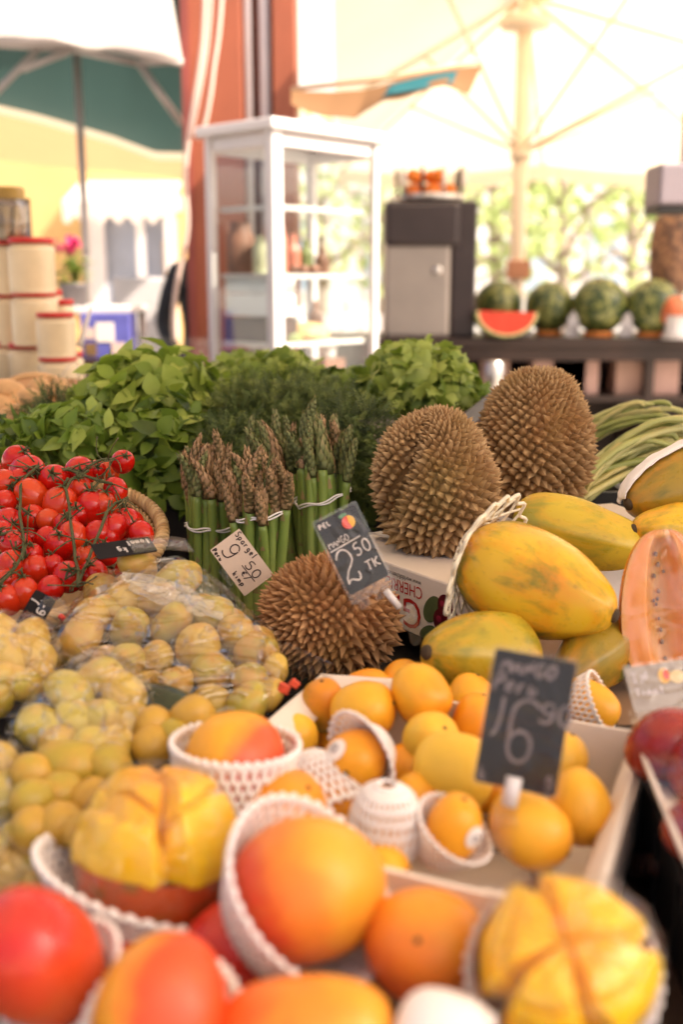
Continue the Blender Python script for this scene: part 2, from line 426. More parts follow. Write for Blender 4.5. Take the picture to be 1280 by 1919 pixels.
for k, (px, py, Y, r, lb) in enumerate(((215, 1850, .66, 80, 'mango with skin darkened for the gap shadow under the wrapped cut mango'), (420, 1800, .66, 95, 'shaded mango down in the gap left of the upright mango'),
        (690, 1730, .76, 95, 'shaded mango low down between the upright and the plain orange mango'), (520, 1540, .82, 95, 'mango half hidden behind the large upright mango'))):
    mango(px, py, Y, r, 1.15, (.5, .6, .3), k, ('red', 'red', 'dusky', 'orange')[k], lb, GB, 20 + k)  # first gap mango takes the red skin to stand for dark shadow

MT['kraft_dark'] = plain('brown_board', (.22, .13, .075), .75, .15, 9, bmp=.08)
# fruit box under the big mangoes
cr = thing('fruit_tray', 'brown cardboard tray under the heap of big mangoes', 'tray', (-.09, .60, .982))
b = MB(); b.box((0, 0, .004), (.50, .50, .008)); b.obj('base', MT['kraft_dark'], cr)
for c, s in (((0, .253, .03), (.512, .006, .06)), ((0, -.253, .03), (.512, .006, .06)), ((-.253, 0, .03), (.006, .50, .06)), ((.253, 0, .03), (.006, .50, .06))):
    b = MB(); b.box(c, s); b.obj('side', MT['kraft_dark'], cr)

# cut mangoes -------------------------------------------------------------------
def degrees_(x): return x * 180 / pi
def flesh_mat():
    m, nt, b = newmat('mango_flesh')
    v = coords(nt, 'Object', (20, 20, 20)); n = noise_tex(nt, v, 1.2, 5)
    a = nd(nt, 'ShaderNodeAttribute'); a.attribute_name = 'tint'
    c = ramp(nt, math_(nt, 'ADD', a.outputs['Fac'], math_(nt, 'MULTIPLY', math_(nt, 'SUBTRACT', n, .5), .35)), [(.0, (.80, .30, .005)), (.5, (.90, .48, .007)), (1, (.92, .60, .015))])
    L(nt, c, b.inputs['Base Color']); b.inputs['Roughness'].default_value = .28
    b.inputs['Subsurface Weight'].default_value = .25; b.inputs['Subsurface Radius'].default_value = (.012, .006, .001); b.inputs['Subsurface Scale'].default_value = 1
    bump(nt, b, noise_tex(nt, v, 3, 5), .25, .003); return m
MT['flesh'] = flesh_mat()
MT['cutskin'] = blush('cut_mango_skin', (.46, .02, .018), (.55, .09, .02), (.6, -.3, -.7), .2, .8, .5, .05, .33, (.25, .12, .02), .2)
def cut_mango(px, py, Y, w_px, tilt, roll, label, skin_share, seams, seed, squash=.62, ledge=None, swell=1.0):
    p = at(px, py, Y); R = w_px * mpp(p); Q = quat_z(axis(*tilt), roll)
    th = thing('cut_mango', label, 'cut mango', p, Q, 'opened mangoes under cling film')
    qi = Q.inverted(); lc = qi @ (CAM - p); lr = qi @ CR
    a0 = math.atan2(lc.y, lc.x); sg_ = 1 if (lr.x * -sin(a0) + lr.y * cos(a0)) > 0 else -1    # angles from the side one reaches the fruit from
    seams = [radians(x) for x in seams]
    nu, nv = 320, 90
    def wrap(x): return (x + pi) % (2 * pi) - pi
    # flesh dome cut into blocks by knife cuts
    def fl(u, v):
        a = 2 * pi * u; ph = v * pi * .53; rel = wrap((a - a0) * sg_)
        rr = R * (sin(ph) ** .72); z = R * squash * 1.25 * cos(ph)
        ds = sorted(wrap(rel - s_ - .05 * sin(ph * 4 + seed)) for s_ in seams)
        near = min(ds, key=abs); cut = max(0, 1 - abs(near) / .20)
        nxt = [-x for x in ds if x <= 0]; prv = [x for x in ds if x > 0]
        lo = min(prv) if prv else min(ds) + 2 * pi; hi = min(nxt) if nxt else 2 * pi - max(ds)
        half = min(1.0, (lo + hi) / 2); off_ = (lo - hi) / 2
        facet = cos(half) / max(.35, cos(max(-half, min(half, off_))))          # each block is flat faced
        sec = int((lo + hi) * 50) % 3 / 2
        q = lerp(1, max(.80, min(1.0, facet * 1.22)), .38) - .24 * cut ** .8 * min(1, sin(ph) * 1.5) - .06 * sec
        z -= R * .30 * cut ** .8 * sin(ph) ** .4 * max(0, min(1, (1.5 - ph) / .35)) + R * .06 * sec
        ring = max(0, 1 - abs(ph - .72 - .10 * sin(rel * 3 + seed)) / .07); q -= .16 * ring; z -= R * .08 * ring
        if ledge and ledge[0] < degrees_(rel) < ledge[1]:
            if ph < ledge[2]: q *= .78; z -= R * .06
            else: q *= 1.03; z -= R * .05
        z -= R * .10 * exp(-(ph / .3) ** 2)
        z = max(z, -R * .09)
        rr *= q * swell * (1 + .03 * nz(3 * cos(a) + seed, 3 * sin(a), ph * 3))
        return Vector((rr * cos(a), rr * sin(a) * .94, z + .03 * R * nz(5 * cos(a), 5 * sin(a) + seed, ph * 5)))
    b = MB(); b.grid(fl, nu, nv, closed_u=True)
    for i, v in enumerate(b.v):
        r_ = sqrt(v[0] ** 2 + v[1] ** 2) / R; b.t[i] = max(0, min(1, .15 + .8 * r_ ** 1.5 + .25 * nz(v[0] * 50, v[1] * 50, v[2] * 50)))
    b.obj('flesh', MT['flesh'], th)
    if skin_share > 0:
        def sk(u, v):
            a = 2 * pi * u; ph = pi * .5 + v * pi * .5
            return Vector((R * .99 * cos(a) * sin(ph) ** .8, R * .99 * .92 * sin(a) * sin(ph) ** .8, R * skin_share * cos(ph) - R * .06 + .0 * a))
        b = MB(); b.grid(sk, 64, 20, closed_u=True); b.obj('skin', MT['cutskin'], th)
    # cling film stretched over the petals
    def cf(u, v):
        a = 2 * pi * u; ph = .01 + v * pi * .60
        rr = R * 1.02 * swell * sin(ph) ** .75; z = R * squash * 1.27 * cos(ph)
        k = 1 + .025 * nz(4 * cos(a) + seed, 4 * sin(a), ph * 4) + .012 * sin(a * 17 + 6 * nz(a, ph, seed)) * ph
        return Vector((rr * cos(a) * k, rr * .92 * sin(a) * k, z * (1 + .02 * nz(3 * cos(a), 3 * sin(a), ph))))
    b = MB(); b.grid(cf, 96, 30, closed_u=True); b.obj('cling_film', MT['film'], th)
    f = lambda t, a, off=0: Vector(((R * .99 + off) * cos(a) * max(sin(pi * t), 0) ** .8, (R * .99 + off) * .92 * sin(a) * max(sin(pi * t), 0) ** .8, -(R * max(skin_share, .6) + off) * cos(pi * t) - R * .06))
    return th, f
cB, fB = cut_mango(292, 1600, .735, 160, (.08, .99, -.03), 2.6, 'cut yellow mango with red skin below, wrapped in film in a foam sleeve', .85, (8, 95, -100, 190), 1.3, .84, (-98, 6, 1.0), 1.02)
nb = foam_net(fB, .06, .44, 40, .0024, .009, .010); nq = nb.obj('foam_net', MT['white_foam'], None, cB.location + CR * -.008 - CU * .004, quat_z(axis(.30, .95, -.02), .3))
tag(nq, 'white foam sleeve holding the wrapped cut mango with red skin', 'foam net', 'foam sleeves round the fruit')
cG, fG = cut_mango(1058, 1800, .56, 172, (-.12, .62, .80), .2, 'flower cut mango opened into yellow petals at the lower right', .7, (112, -42, 28, 215), 3.1, .74, None, 1.05)
nb = foam_net(fG, .05, .33, 40, .0022, .003, .006); nq = nb.obj('foam_net', MT['white_foam'], None, cG.location, cG.rotation_quaternion)
tag(nq, 'white foam sleeve under the flower cut mango at the lower right', 'foam net', 'foam sleeves round the fruit')

# ------------------------------------------------------------------ white carton with small mangoes
BX = [(-.02, 1.055), (.283, .925), (.165, .64), (-.138, .772)]        # rim corners: rear left, rear right, front right, front left
RIM, FLOOR = 1.085, 1.005
bx = thing('mango_carton', 'white carton of small yellow mangoes with its front flap showing', 'carton', (.0725, .848, FLOOR))
o0 = Vector((.0725, .848, 0))
b = MB(); b.add([Vector((x, y, .0)) - o0 for x, y in BX], [(3, 2, 1, 0)], smooth=False); b.obj('base', MT['carton'], bx, solid=.004)
def wall_strip(i, j, z0, z1, lean=0.0, name='side', mat='carton'):
    a = Vector((*BX[i], 0)) - o0; c = Vector((*BX[j], 0)) - o0
    nn = Vector(((c - a).y, -(c - a).x, 0)).normalized()
    if nn.dot((a + c) / 2) < 0: nn = -nn
    b = MB(); k = 10; vs = []
    for q in range(k + 1):
        p = lerp(a, c, q / k); wv = .0012 * nz(q * .7, i, 0)
        vs += [p + Vector((0, 0, z0)), p + nn * (lean + wv) + Vector((0, 0, z1 + .0015 * nz(q * .5, i, 3)))]
    b.add(vs, [(2 * q, 2 * q + 2, 2 * q + 3, 2 * q + 1) for q in range(k)], smooth=False)
    return b.obj(name, MT[mat], bx, solid=.005)
for i, j in ((0, 1), (1, 2), (2, 3), (3, 0)): wall_strip(i, j, .0, RIM - FLOOR, .004)
# folded flaps lying inside / over the rims
def flap(p0, p1, p2, p3, name='flap'):
    b = MB(); b.grid(lambda u, v: lerp(lerp(Vector(p0), Vector(p1), u), lerp(Vector(p3), Vector(p2), u), v) + Vector((0, 0, .002 * nz(u * 3, v * 3, 1))) - o0 - Vector((0, 0, FLOOR)), 8, 6, smooth=True)
    return b.obj(name, MT['carton'], bx, solid=.004)
flap((-.142, .772, 1.088), (-.022, 1.06, 1.092), (-.002, 1.045, 1.072), (-.118, .765, 1.066))
flap((-.02, 1.06, 1.092), (.08, 1.02, 1.10), (.075, .995, 1.085), (-.01, 1.035, 1.075))
flap((.10, .672, 1.082), (.172, .642, 1.086), (.195, .71, 1.040), (.115, .735, 1.032))
flap((.285, .926, 1.088), (.17, .64, 1.088), (.155, .655, 1.060), (.262, .915, 1.062))
b = MB()
for k in range(9):
    c = lerp(Vector((.06, .684, 1.06)), Vector((.15, .645, 1.06)), k / 9); b.box(c - o0 - Vector((0, 0, FLOOR)) + Vector((-.003, -.007, 0)), (.004 + .003 * (k % 2), .001, .008), radians(-23.6))
b.obj('print', MT['ink'], bx)
b = MB(); b.tube([Vector((.150, .640, RIM - .012)) - o0 - Vector((0, 0, FLOOR)), Vector((.166, .634, RIM - .014)) - o0 - Vector((0, 0, FLOOR))], .004, 8); b.obj('hand_slot', MT['ink'], bx)

GS = 'small yellow mangoes in the white carton'
SM = [  # px, py, z, half width px, length ratio, axis, roll, skin, label
 (607, 1322, 1.078, 42, 1.25, (-.1, .9, .3), 0, 'green', 'small mango with a dull green back, rear left of the carton'),
 (553, 1384, 1.058, 46, 1.08, (-.1, .55, .85), 1, 'yellow', 'small pale yellow mango with a dark stem dot by the left rim'),
 (686, 1302, 1.060, 50, 1.1, (.9, .2, .2), 2, 'amber', 'small amber mango tucked behind, between the green and the topmost one'),
 (680, 1334, 1.085, 58, 1.08, (.9, .25, .3), 1, 'honey', 'small round golden mango just above the stickered one'),
 (752, 1284, 1.062, 44, 1.1, (.5, .7, .2), 0, 'amber', 'small amber mango peeping out behind the topmost golden one'),
 (789, 1303, 1.100, 58, 1.06, (.45, -.55, .5), 2, 'honey', 'topmost round golden mango at the rear of the carton'),
 (880, 1316, 1.070, 48, 1.12, (.3, .9, .1), 0, 'honey', 'small golden mango left of the upper corner of the big price board'),
 (897, 1362, 1.072, 52, 1.2, (.2, .95, .1), 1, 'amber', 'small amber mango half covered by the big price board'),
 (808, 1388, 1.078, 54, 1.05, (.45, .55, .75), 2, 'yellow', 'small yellow mango with a dark stem dot in the middle of the carton'),
 (667, 1422, 1.088, 58, 1.05, (-.35, -.2, .9), 0, 'amber', 'small orange mango with a round white sticker, in a foam sleeve'),
 (850, 1445, 1.082, 74, 1.05, (.95, -.2, .25), 1.5, 'yellow', 'wide yellow mango lying sideways left of the big price board'),
 (848, 1558, 1.075, 56, 1.32, (.25, .85, .35), .4, 'amber', 'long amber mango with an oval sticker near the front flap'),
 (722, 1552, 1.072, 66, 1.2, (.05, .95, .2), .2, 'honey', 'small mango fully covered by its foam sleeve'),
 (992, 1556, 1.070, 66, 1.22, (.75, -.45, .4), 1, 'honey', 'small golden mango below the big price board, behind its clip'),
 (1088, 1512, 1.072, 58, 1.25, (.2, -.9, .3), .3, 'honey', 'long golden mango standing at the right rim of the carton'),
 (1104, 1322, 1.062, 46, 1.25, (.75, -.5, .3), 1, 'honey', 'small golden mango in a foam sleeve, rear right of the big price board'),
 (1052, 1432, 1.068, 50, 1.2, (.3, .9, .2), 0, 'yellow', 'yellow mango squeezed behind the right edge of the big price board'),
 (598, 1492, 1.062, 62, 1.3, (.35, -.8, .4), .6, 'amber', 'amber mango in a foam sleeve at the left front of the carton'),
 (930, 1490, 1.045, 52, 1.1, (.6, .5, .2), .6, 'amber', 'reddish amber mango low down under the big price board'),
 (760, 1450, 1.045, 55, 1.1, (.6, .5, .2), .6, 'amber', 'shaded amber mango deep in the middle of the carton'),
 (1010, 1360, 1.050, 50, 1.1, (.5, .3, .6), .2, 'honey', 'golden mango hidden behind the big price board, upper part'),
 (960, 1420, 1.06, 54, 1.15, (-.6, .3, .4), .9, 'yellow', 'yellow mango hidden behind the middle of the big price board'),
 (705, 1640, 1.052, 56, 1.15, (.8, .2, .4), .4, 'honey', 'golden mango behind the plain orange one, below the closed sleeve'),
 (775, 1500, 1.060, 50, 1.15, (.4, .6, .5), .4, 'honey', 'golden mango between the closed sleeve and the wide yellow one'),
 (640, 1385, 1.040, 50, 1.1, (.2, .5, .2), .6, 'amber', 'shaded mango low down left of the stickered one'),
]
sm = []
for k, (px, py, z, r, ln, ax, ro, sk, lb) in enumerate(SM):
    Y = at_z(px, py, z).y
    sm.append(mango(px, py, Y, r, ln, ax, ro, sk, lb, GS, 40 + k, .93, True, .05, .05))
sticker(sm[9][0], sm[9][1], .74, 2.2, .0105)
sticker(sm[11][0], sm[11][1], .62, -2.3, .009)
net_on(*sm[9], .05, .45, 30, .0014, 'white foam sleeve hanging off the right of the stickered orange mango', ax=(-.72, -.25, .55), off=.005, flare=.010)
net_on(*sm[12], .05, .93, 30, .0014, 'closed white foam sleeve over the hidden small mango in the front', off=.003, flare=.0)
net_on(*sm[11], .05, .52, 30, .0014, 'white foam sleeve under the long amber mango by the front flap', ax=(.45, .75, .4), off=.004, flare=.006)
net_on(*sm[15], .04, .60, 30, .0014, 'white foam sleeve on the golden mango right of the price board', ax=(.8, .35, .4), off=.004, flare=.004)
net_on(*sm[17], .02, .60, 30, .0014, 'white foam sleeve round the amber mango at the left front', off=.003, flare=.010)
# ------------------------------------------------------------------ durians
def durian_mat(name='durian_rind', k=(1, 1, 1)):
    m, nt, b = newmat(name)
    a = nd(nt, 'ShaderNodeAttribute'); a.attribute_name = 'tint'
    v = coords(nt); n = noise_tex(nt, v, 45, 5); n2 = noise_tex(nt, v, 11, 3)
    f = math_(nt, 'ADD', a.outputs['Fac'], math_(nt, 'MULTIPLY', math_(nt, 'SUBTRACT', n, .5), .35))
    c = ramp(nt, f, [(.0, (.14, .07, .022)), (.35, (.32, .185, .08)), (.75, (.53, .35, .175)), (1, (.24, .115, .05))])
    c = mix(nt, ramp(nt, n2, [(.45, 0), (.70, .7)]), c, (.30, .135, .045)); c = mix(nt, ramp(nt, noise_tex(nt, v, 7, 2), [(.5, 0), (.72, .45)]), c, (.24, .20, .06)); c = mix(nt, 1.0, c, k, 'MULTIPLY')
    L(nt, c, b.inputs['Base Color']); b.inputs['Roughness'].default_value = .62; b.inputs['Specular IOR Level'].default_value = .3
    bump(nt, b, noise_tex(nt, v, 260, 4), .35, .001); return m
MT['durian'] = durian_mat(); MT['durian_red'] = durian_mat('durian_rind_reddish', (1.12, .97, .92))
MT['durian_stalk'] = plain('durian_stalk', (.16, .085, .03), .8, .3, 50, bmp=.4)
def durian(px, py, Y, rx, ry, ax, roll, label, n, seed, hs=1.0, groove=.10, lobes=2.0, topfine=.36, L_over=1.0, crease=None):
    p = at(px, py, Y); k = mpp(p); R = rx * k; Ln = 2 * ry * k * L_over
    r_ = random.Random(seed)
    Qd_ = quat_z(axis(*ax), roll).inverted(); lc = Qd_ @ (CAM - p); lr = Qd_ @ CR; a0 = math.atan2(lc.y, lc.x); sg_ = 1 if (lr.x * -sin(a0) + lr.y * cos(a0)) > 0 else -1
    def f(t, a):
        ph = pi * t; r = R * sin(ph) ** .86 * (1 + .07 * cos(ph))
        r *= 1 - groove * (.5 + .5 * cos(lobes * a * 1.0 + seed)) ** 6 * sin(ph)
        if crease:
            d = ((a - a0) * sg_ - radians(lerp(crease[0], crease[1], (t - .40) / .55)) + pi) % (2 * pi) - pi
            r *= 1 - crease[2] * exp(-(d / .30) ** 2) * min(1, max(0, (t - .3) * 4)) + .06 * exp(-((d + .7) / .4) ** 2)
        v = Vector((r * cos(a), r * sin(a) * .95, -cos(ph) * Ln / 2))
        return v * (1 + .085 * nz(v.x * 13 + seed, v.y * 13, v.z * 11))
    b = MB(); me0 = None
    nu, nv = 40, 28
    vs = [f((j + .5) / nv, 2 * pi * i / nu) for j in range(nv) for i in range(nu)]
    fs = [(j * nu + i, j * nu + (i + 1) % nu, (j + 1) * nu + (i + 1) % nu, (j + 1) * nu + i) for j in range(nv - 1) for i in range(nu)]
    fs += [tuple(range(nu - 1, -1, -1)), tuple((nv - 1) * nu + i for i in range(nu))]
    b.add(vs, fs, 0, .0)
    ga = pi * (3 - sqrt(5)); area = 4 * pi * ((R * R * Ln / 2) ** (2 / 3))
    U = []
    for i in range(n):
        z0 = 1 - 2 * (i + .5) / n; z = z0 + topfine * (1 - z0 * z0); q = sqrt(max(0, 1 - z * z)); U.append(Vector((q * cos(i * ga), q * sin(i * ga), z)))
    def dens_(z):                                             # spikes crowd towards the top
        z0 = (1 - sqrt(max(0, 1 - 4 * topfine * (z - topfine)))) / (2 * topfine); return max(.25, 1 - 2 * topfine * z0)
    for it in range(14):
        kd = KDTree(n)
        for i, u in enumerate(U): kd.insert(u, i)
        kd.balance(); V = []
        for i, u in enumerate(U):
            s_ = 2.05 * sqrt(4 * pi / n / pi * dens_(u.z)) * .92; d = Vector()
            for co, j, di in kd.find_range(u, s_):
                if j != i and di > 1e-6: d += (u - co) / di * (s_ - di)
            V.append((u + d * .22).normalized())
        U = V
    for i in range(n):
        u = U[i]; z = u.z; dens = 1 / dens_(z)
        t = math.acos(max(-1, min(1, -z))) / pi
        a = math.atan2(u.y, u.x)
        c = f(t, a); e = 1e-2
        du = (f(t, a + e) - f(t, a - e)); dv = (f(min(.999, t + e), a) - f(max(.001, t - e), a))
        nn = du.cross(dv).normalized()
        if nn.dot(c) < 0: nn = -nn
        dn = (nn + Vector((0, 0, .18)) + Vector((r_.gauss(0, .2), r_.gauss(0, .2), r_.gauss(0, .2)))).normalized()
        e1 = dn.orthogonal().normalized(); e2 = dn.cross(e1)
        rb = sqrt(area / n / dens / pi) * 1.26
        rb *= r_.uniform(.82, 1.14); h = rb * r_.uniform(1.2, 1.75) * hs * (1.0 + .7 * max(0, z - .45))
        m = 5 if r_.random() < .5 else 6; off = r_.uniform(0, 6.28)
        ring0, ring1 = [], []
        for j in range(m):
            an = off + 2 * pi * j / m; q = r_.uniform(.75, 1.2)
            ring0.append(c - nn * rb * .25 + (e1 * cos(an) + e2 * sin(an)) * rb * q)
            ring1.append(c + dn * h * .42 + (e1 * cos(an) + e2 * sin(an)) * rb * q * .43)
        vv = ring0 + ring1 + [c + dn * h]
        tj = r_.gauss(0, .09); tt = [.05] * m + [r_.uniform(.40, .62) + tj] * m + [.93]
        ff = [(j, (j + 1) % m, m + (j + 1) % m, m + j) for j in range(m)] + [(m + j, m + (j + 1) % m, 2 * m) for j in range(m)]
        b.add(vv, ff, 0, tt, smooth=False)
    th = put(b.mesh('durian', MT['durian_red' if n < 600 else 'durian']), 'durian', None, p, quat_z(axis(*ax), roll))
    tag(th, label, 'durian', 'spiky durians')
    s = MB(); s.tube([(0, 0, -Ln / 2 + .004), (.001, 0, -Ln / 2 - .012), (.004, .001, -Ln / 2 - .02)], [.011, .009, .010], 10); s.obj('stalk', MT['durian_stalk'], th)
    return th
durian(818, 905, 1.47, 108, 136, (-.12, .97, .25), .9, 'two lobed brown durian standing on the white cherry carton', 980, 3, 1.1, .06, 2, .40, 1.0, (-62, -5, .46))
durian(1003, 826, 1.63, 104, 130, (.05, .98, .22), 2.2, 'taller brown durian at the back beside the green beans', 980, 8, 1.1, .08, 3, .40)
durian(614, 1158, 1.25, 112, 112, (-.75, .30, .72), .4, 'reddish brown durian lying low behind the mango price board', 590, 5, 1.2, .05, 2.0, .22, 1.06)

# ------------------------------------------------------------------ lettering
G = {}
def arc(cx, cy, rx, ry, a0, a1, n=9): return [(cx + rx * cos(radians(lerp(a0, a1, i / (n - 1)))), cy + ry * sin(radians(lerp(a0, a1, i / (n - 1))))) for i in range(n)]
G.update({
 '0': [arc(.3, .5, .27, .5, 90, 450, 15)], '1': [[(.08, .0), (.28, .28), (.30, 1.0)]],
 '2': [arc(.32, .72, .28, .28, 165, -30, 9) + [(.14, .30), (.08, .02)] + [(.12, .10), (.24, .16), (.38, .08), (.52, .02), (.62, .12), (.60, .26)]],
 '5': [[(.52, 1), (.12, .97), (.1, .58)] + arc(.28, .3, .27, .3, 110, -140, 10)],
 '6': [arc(.42, .72, .34, .28, 40, 170, 6) + [(.08, .4)] + arc(.34, .25, .26, .25, 170, 530, 13)],
 '9': [arc(.34, .7, .26, .28, 20, 380, 12) + [(.60, .5), (.5, .12)] + arc(.22, .16, .26, .16, 330, 190, 6)],
 'M': [[(0, 0), (.06, 1), (.32, .35), (.6, 1), (.66, 0)]], 'A': [[(0, 0), (.3, 1), (.6, 0)], [(.1, .36), (.5, .36)]],
 'N': [[(0, 0), (.03, 1), (.5, 0), (.53, 1)]], 'G': [arc(.32, .5, .3, .5, 50, 330, 11) + [(.6, .45), (.36, .45)]], 'O': [arc(.3, .5, .3, .5, 90, 450, 15)],
 'T': [[(0, .97), (.6, 1)], [(.3, 1), (.27, 0)]], 'K': [[(.04, 1), (.06, 0)], [(.55, .95), (.07, .48), (.6, .02)]],
 'P': [[(.04, 0), (.06, 1)] + arc(.12, .75, .36, .25, 90, -90, 8)], 'E': [[(.5, 1), (.05, .98), (.04, 0), (.52, .02)], [(.05, .5), (.42, .52)]],
 'R': [[(.04, 0), (.06, 1)] + arc(.12, .75, .34, .25, 90, -90, 8) + [(.5, 0)]], 'U': [[(.03, 1), (.05, .3)] + arc(.29, .28, .25, .28, 180, 360, 7) + [(.54, 1)]],
 'S': [arc(.3, .76, .24, .24, 40, 250, 8) + arc(.28, .26, .26, .26, 80, -150, 8)],
 'I': [[(.15, 0), (.17, 1)]], 'L': [[(.05, 1), (.06, 0), (.5, .02)]], 'H': [[(.04, 0), (.04, 1)], [(.5, 0), (.5, 1)], [(.04, .5), (.5, .52)]],
 'a': [arc(.24, .28, .22, .28, 30, 390, 11) + [(.5, .0)]], 'r': [[(.06, .55), (.08, 0)], arc(.26, .34, .18, .2, 175, 60, 5)],
 'p': [[(.06, .55), (.05, -.35)], arc(.26, .28, .2, .27, 160, -160, 9)], 'g': [arc(.24, .3, .2, .25, 30, 390, 10) + [(.44, -.2)] + arc(.24, -.2, .2, .16, 0, -170, 6)],
 'e': [[(.05, .3), (.44, .32)] + arc(.25, .28, .2, .27, 10, 320, 9)], 'l': [[(.1, 1), (.1, .05), (.2, 0)]], 'i': [[(.1, .55), (.1, 0)], [(.1, .78), (.11, .82)]],
 'k': [[(.05, 1), (.06, 0)], [(.42, .55), (.08, .22), (.46, 0)]], 'm': [[(.03, .55), (.04, 0)], [(.04, .4), (.18, .55), (.26, .4), (.27, 0)], [(.27, .4), (.42, .55), (.5, .4), (.52, 0)]],
 'n': [[(.03, .55), (.04, 0)], [(.04, .4), (.24, .56), (.38, .4), (.4, 0)]], 'o': [arc(.24, .28, .22, .28, 90, 450, 11)], 't': [[(.16, .9), (.18, .05), (.36, 0)], [(0, .6), (.36, .62)]],
 '€': [arc(.4, .5, .3, .45, 50, 310, 9), [(0, .6), (.42, .6)], [(0, .42), (.4, .42)]], '/': [[(0, -.1), (.5, 1.1)]], '-': [[(.05, .5), (.4, .5)]], '.': [[(.08, 0), (.1, .05)]],
 'u': [[(.03, .55), (.05, .2)] + arc(.2, .18, .16, .18, 180, 350, 6) + [(.38, .55), (.4, 0)]], ' ': [],
})
def write(b, s, x, z, h, wd, th, y=-.0009, slant=0.0, gap=.22, jit=.02, seed=0):
    """hand lettering laid on the X-Z face of a card, raised a hair towards -Y"""
    r = random.Random(seed + len(s)); cx = x
    for ch in s:
        wch = .36 if ch in 'Iil1.' else .4 if ch == ' ' else .62
        jy = r.uniform(-jit, jit) * h
        for st in G.get(ch, []):
            pts = [Vector((cx + (u + slant * v) * wd, y, z + v * h + jy)) for u, v in st]
            if len(pts) > 2:   # smooth the stroke
                q = [pts[0]]
                for i in range(len(pts) - 1): q += [lerp(pts[i], pts[i + 1], .33), lerp(pts[i], pts[i + 1], .67)]
                pts = q + [pts[-1]]
            # flat ribbon with slightly varying width
            k = len(pts); vs = []
            for i, p in enumerate(pts):
                d = (pts[min(i + 1, k - 1)] - pts[max(i - 1, 0)]); d = d.normalized() if d.length > 0 else Vector((1, 0, 0))
                nn = Vector((-d.z, 0, d.x)) * th * .5 * (1 + .25 * nz(p.x * 300, p.z * 300, seed))
                vs += [p + nn, p - nn]
            b.add(vs, [(2 * i, 2 * i + 2, 2 * i + 3, 2 * i + 1) for i in range(k - 1)], 0, .5, False)
        cx += (wch + gap) * wd
def card_q(roll, pitch=0.0, yaw=0.0):
    """card standing in X-Z, facing the camera: roll in the picture plane (ccw +), pitch leans its top away"""
    return Quaternion((0, 0, 1), yaw) @ Quaternion((1, 0, 0), -TH + 0 - pitch) @ Quaternion((0, 1, 0), -roll)
def rounded(b, w_, h_, th, x=0, z=0, y=0, r=.003, mi=0):
    pts = []
    for cx, cz, a0 in ((w_ / 2 - r, h_ / 2 - r, 0), (-w_ / 2 + r, h_ / 2 - r, 90), (-w_ / 2 + r, -h_ / 2 + r, 180), (w_ / 2 - r, -h_ / 2 + r, 270)):
        for k in range(4): a = radians(a0 + 30 * k); pts.append((x + cx + r * cos(a), z + cz + r * sin(a)))
    n = len(pts); vs = [Vector((p, y - th / 2, q)) for p, q in pts] + [Vector((p, y + th / 2, q)) for p, q in pts]
    b.add(vs, [tuple(range(n - 1, -1, -1)), tuple(range(n, 2 * n))] + [(j, (j + 1) % n, n + (j + 1) % n, n + j) for j in range(n)], mi, .5, False)
def clip_stand(th, x, z, drop, s=1.0, tilt=0.0):
    """clear joint and clip below a card"""
    T = MB(); T.tube([(x, .001, z + .004 * s), (x + tilt * .3 * drop, .002, z - drop * .28)], [.0045 * s, .0045 * s], 12); T.obj('joint', MT['white_paint'], th)
    T = MB()
    T.box((x + tilt * .62 * drop, .003, z - drop * .62), (.013 * s, .004, drop * .62), Quaternion((0, 1, 0), tilt * .9))
    T.box((x + tilt * .62 * drop, .009, z - drop * .62), (.013 * s, .0015, drop * .58), Quaternion((0, 1, 0), tilt * .9) @ Quaternion((1, 0, 0), .1))
    T.tube([(x - .0065 * s + tilt * .5 * drop, .004, z - drop * .5), (x + .0065 * s + tilt * .5 * drop, .004, z - drop * .5)], .003 * s, 10)
    T.obj('clip', MT['clear'], th, bevel=.0008)
MT['mango_red'] = plain('print_red', (.75, .05, .02), .5, .1, 30); MT['mango_yel'] = plain('print_yellow', (.85, .45, .02), .5, .1, 30); MT['leaf_print'] = plain('print_green', (.06, .22, .08), .5, .1, 30)
def disc(b, x, z, rx, rz, y, a0=0, a1=360, n=22, rot=0):
    pts = [(0, 0)] + [(rx * cos(radians(lerp(a0, a1, i / n))), rz * sin(radians(lerp(a0, a1, i / n)))) for i in range(n + 1)]
    b.add([Vector((x + u * cos(rot) - v * sin(rot), y, z + u * sin(rot) + v * cos(rot))) for u, v in pts], [(0, i, i + 1) for i in range(1, n + 1)], 0, .5, False)

# price board: mango 2.50
p = at(660, 1030, 1.16); k = mpp(p)
s1 = thing('price_board', 'tilted black price board reading MANGO 2.50 TK with a mango picture', 'price sign', p, card_q(radians(24), .0, .22), 'price signs on the stall')
W_, H_ = 84 * k, 150 * k
b = MB(); rounded(b, W_, H_, .0008); cd = b.obj('card', MT['board'], s1)
b = MB()
write(b, 'PEL', -W_ * .46, H_ * .40, H_ * .06, W_ * .12, k * 3.0, seed=2)
write(b, 'MANGO', -W_ * .45, H_ * .13, H_ * .085, W_ * .13, k * 1.7, gap=.18, seed=3)
b.add([Vector((-W_ * .47, -.0009, H_ * .085)), Vector((W_ * .30, -.0009, H_ * .10)), Vector((W_ * .30, -.0009, H_ * .12)), Vector((-W_ * .47, -.0009, H_ * .105))], [(0, 1, 2, 3)], smooth=False)
write(b, '2', -W_ * .46, -H_ * .40, H_ * .46, W_ * .62, k * 3.6, seed=5)
write(b, '50', W_ * .02, -H_ * .10, H_ * .16, W_ * .28, k * 3.2, gap=.2, seed=5)
write(b, 'TK', W_ * .12, -H_ * .33, H_ * .12, W_ * .24, k * 3.2, gap=.12, seed=6)
b.obj('chalk_lettering', MT['chalk'], cd)
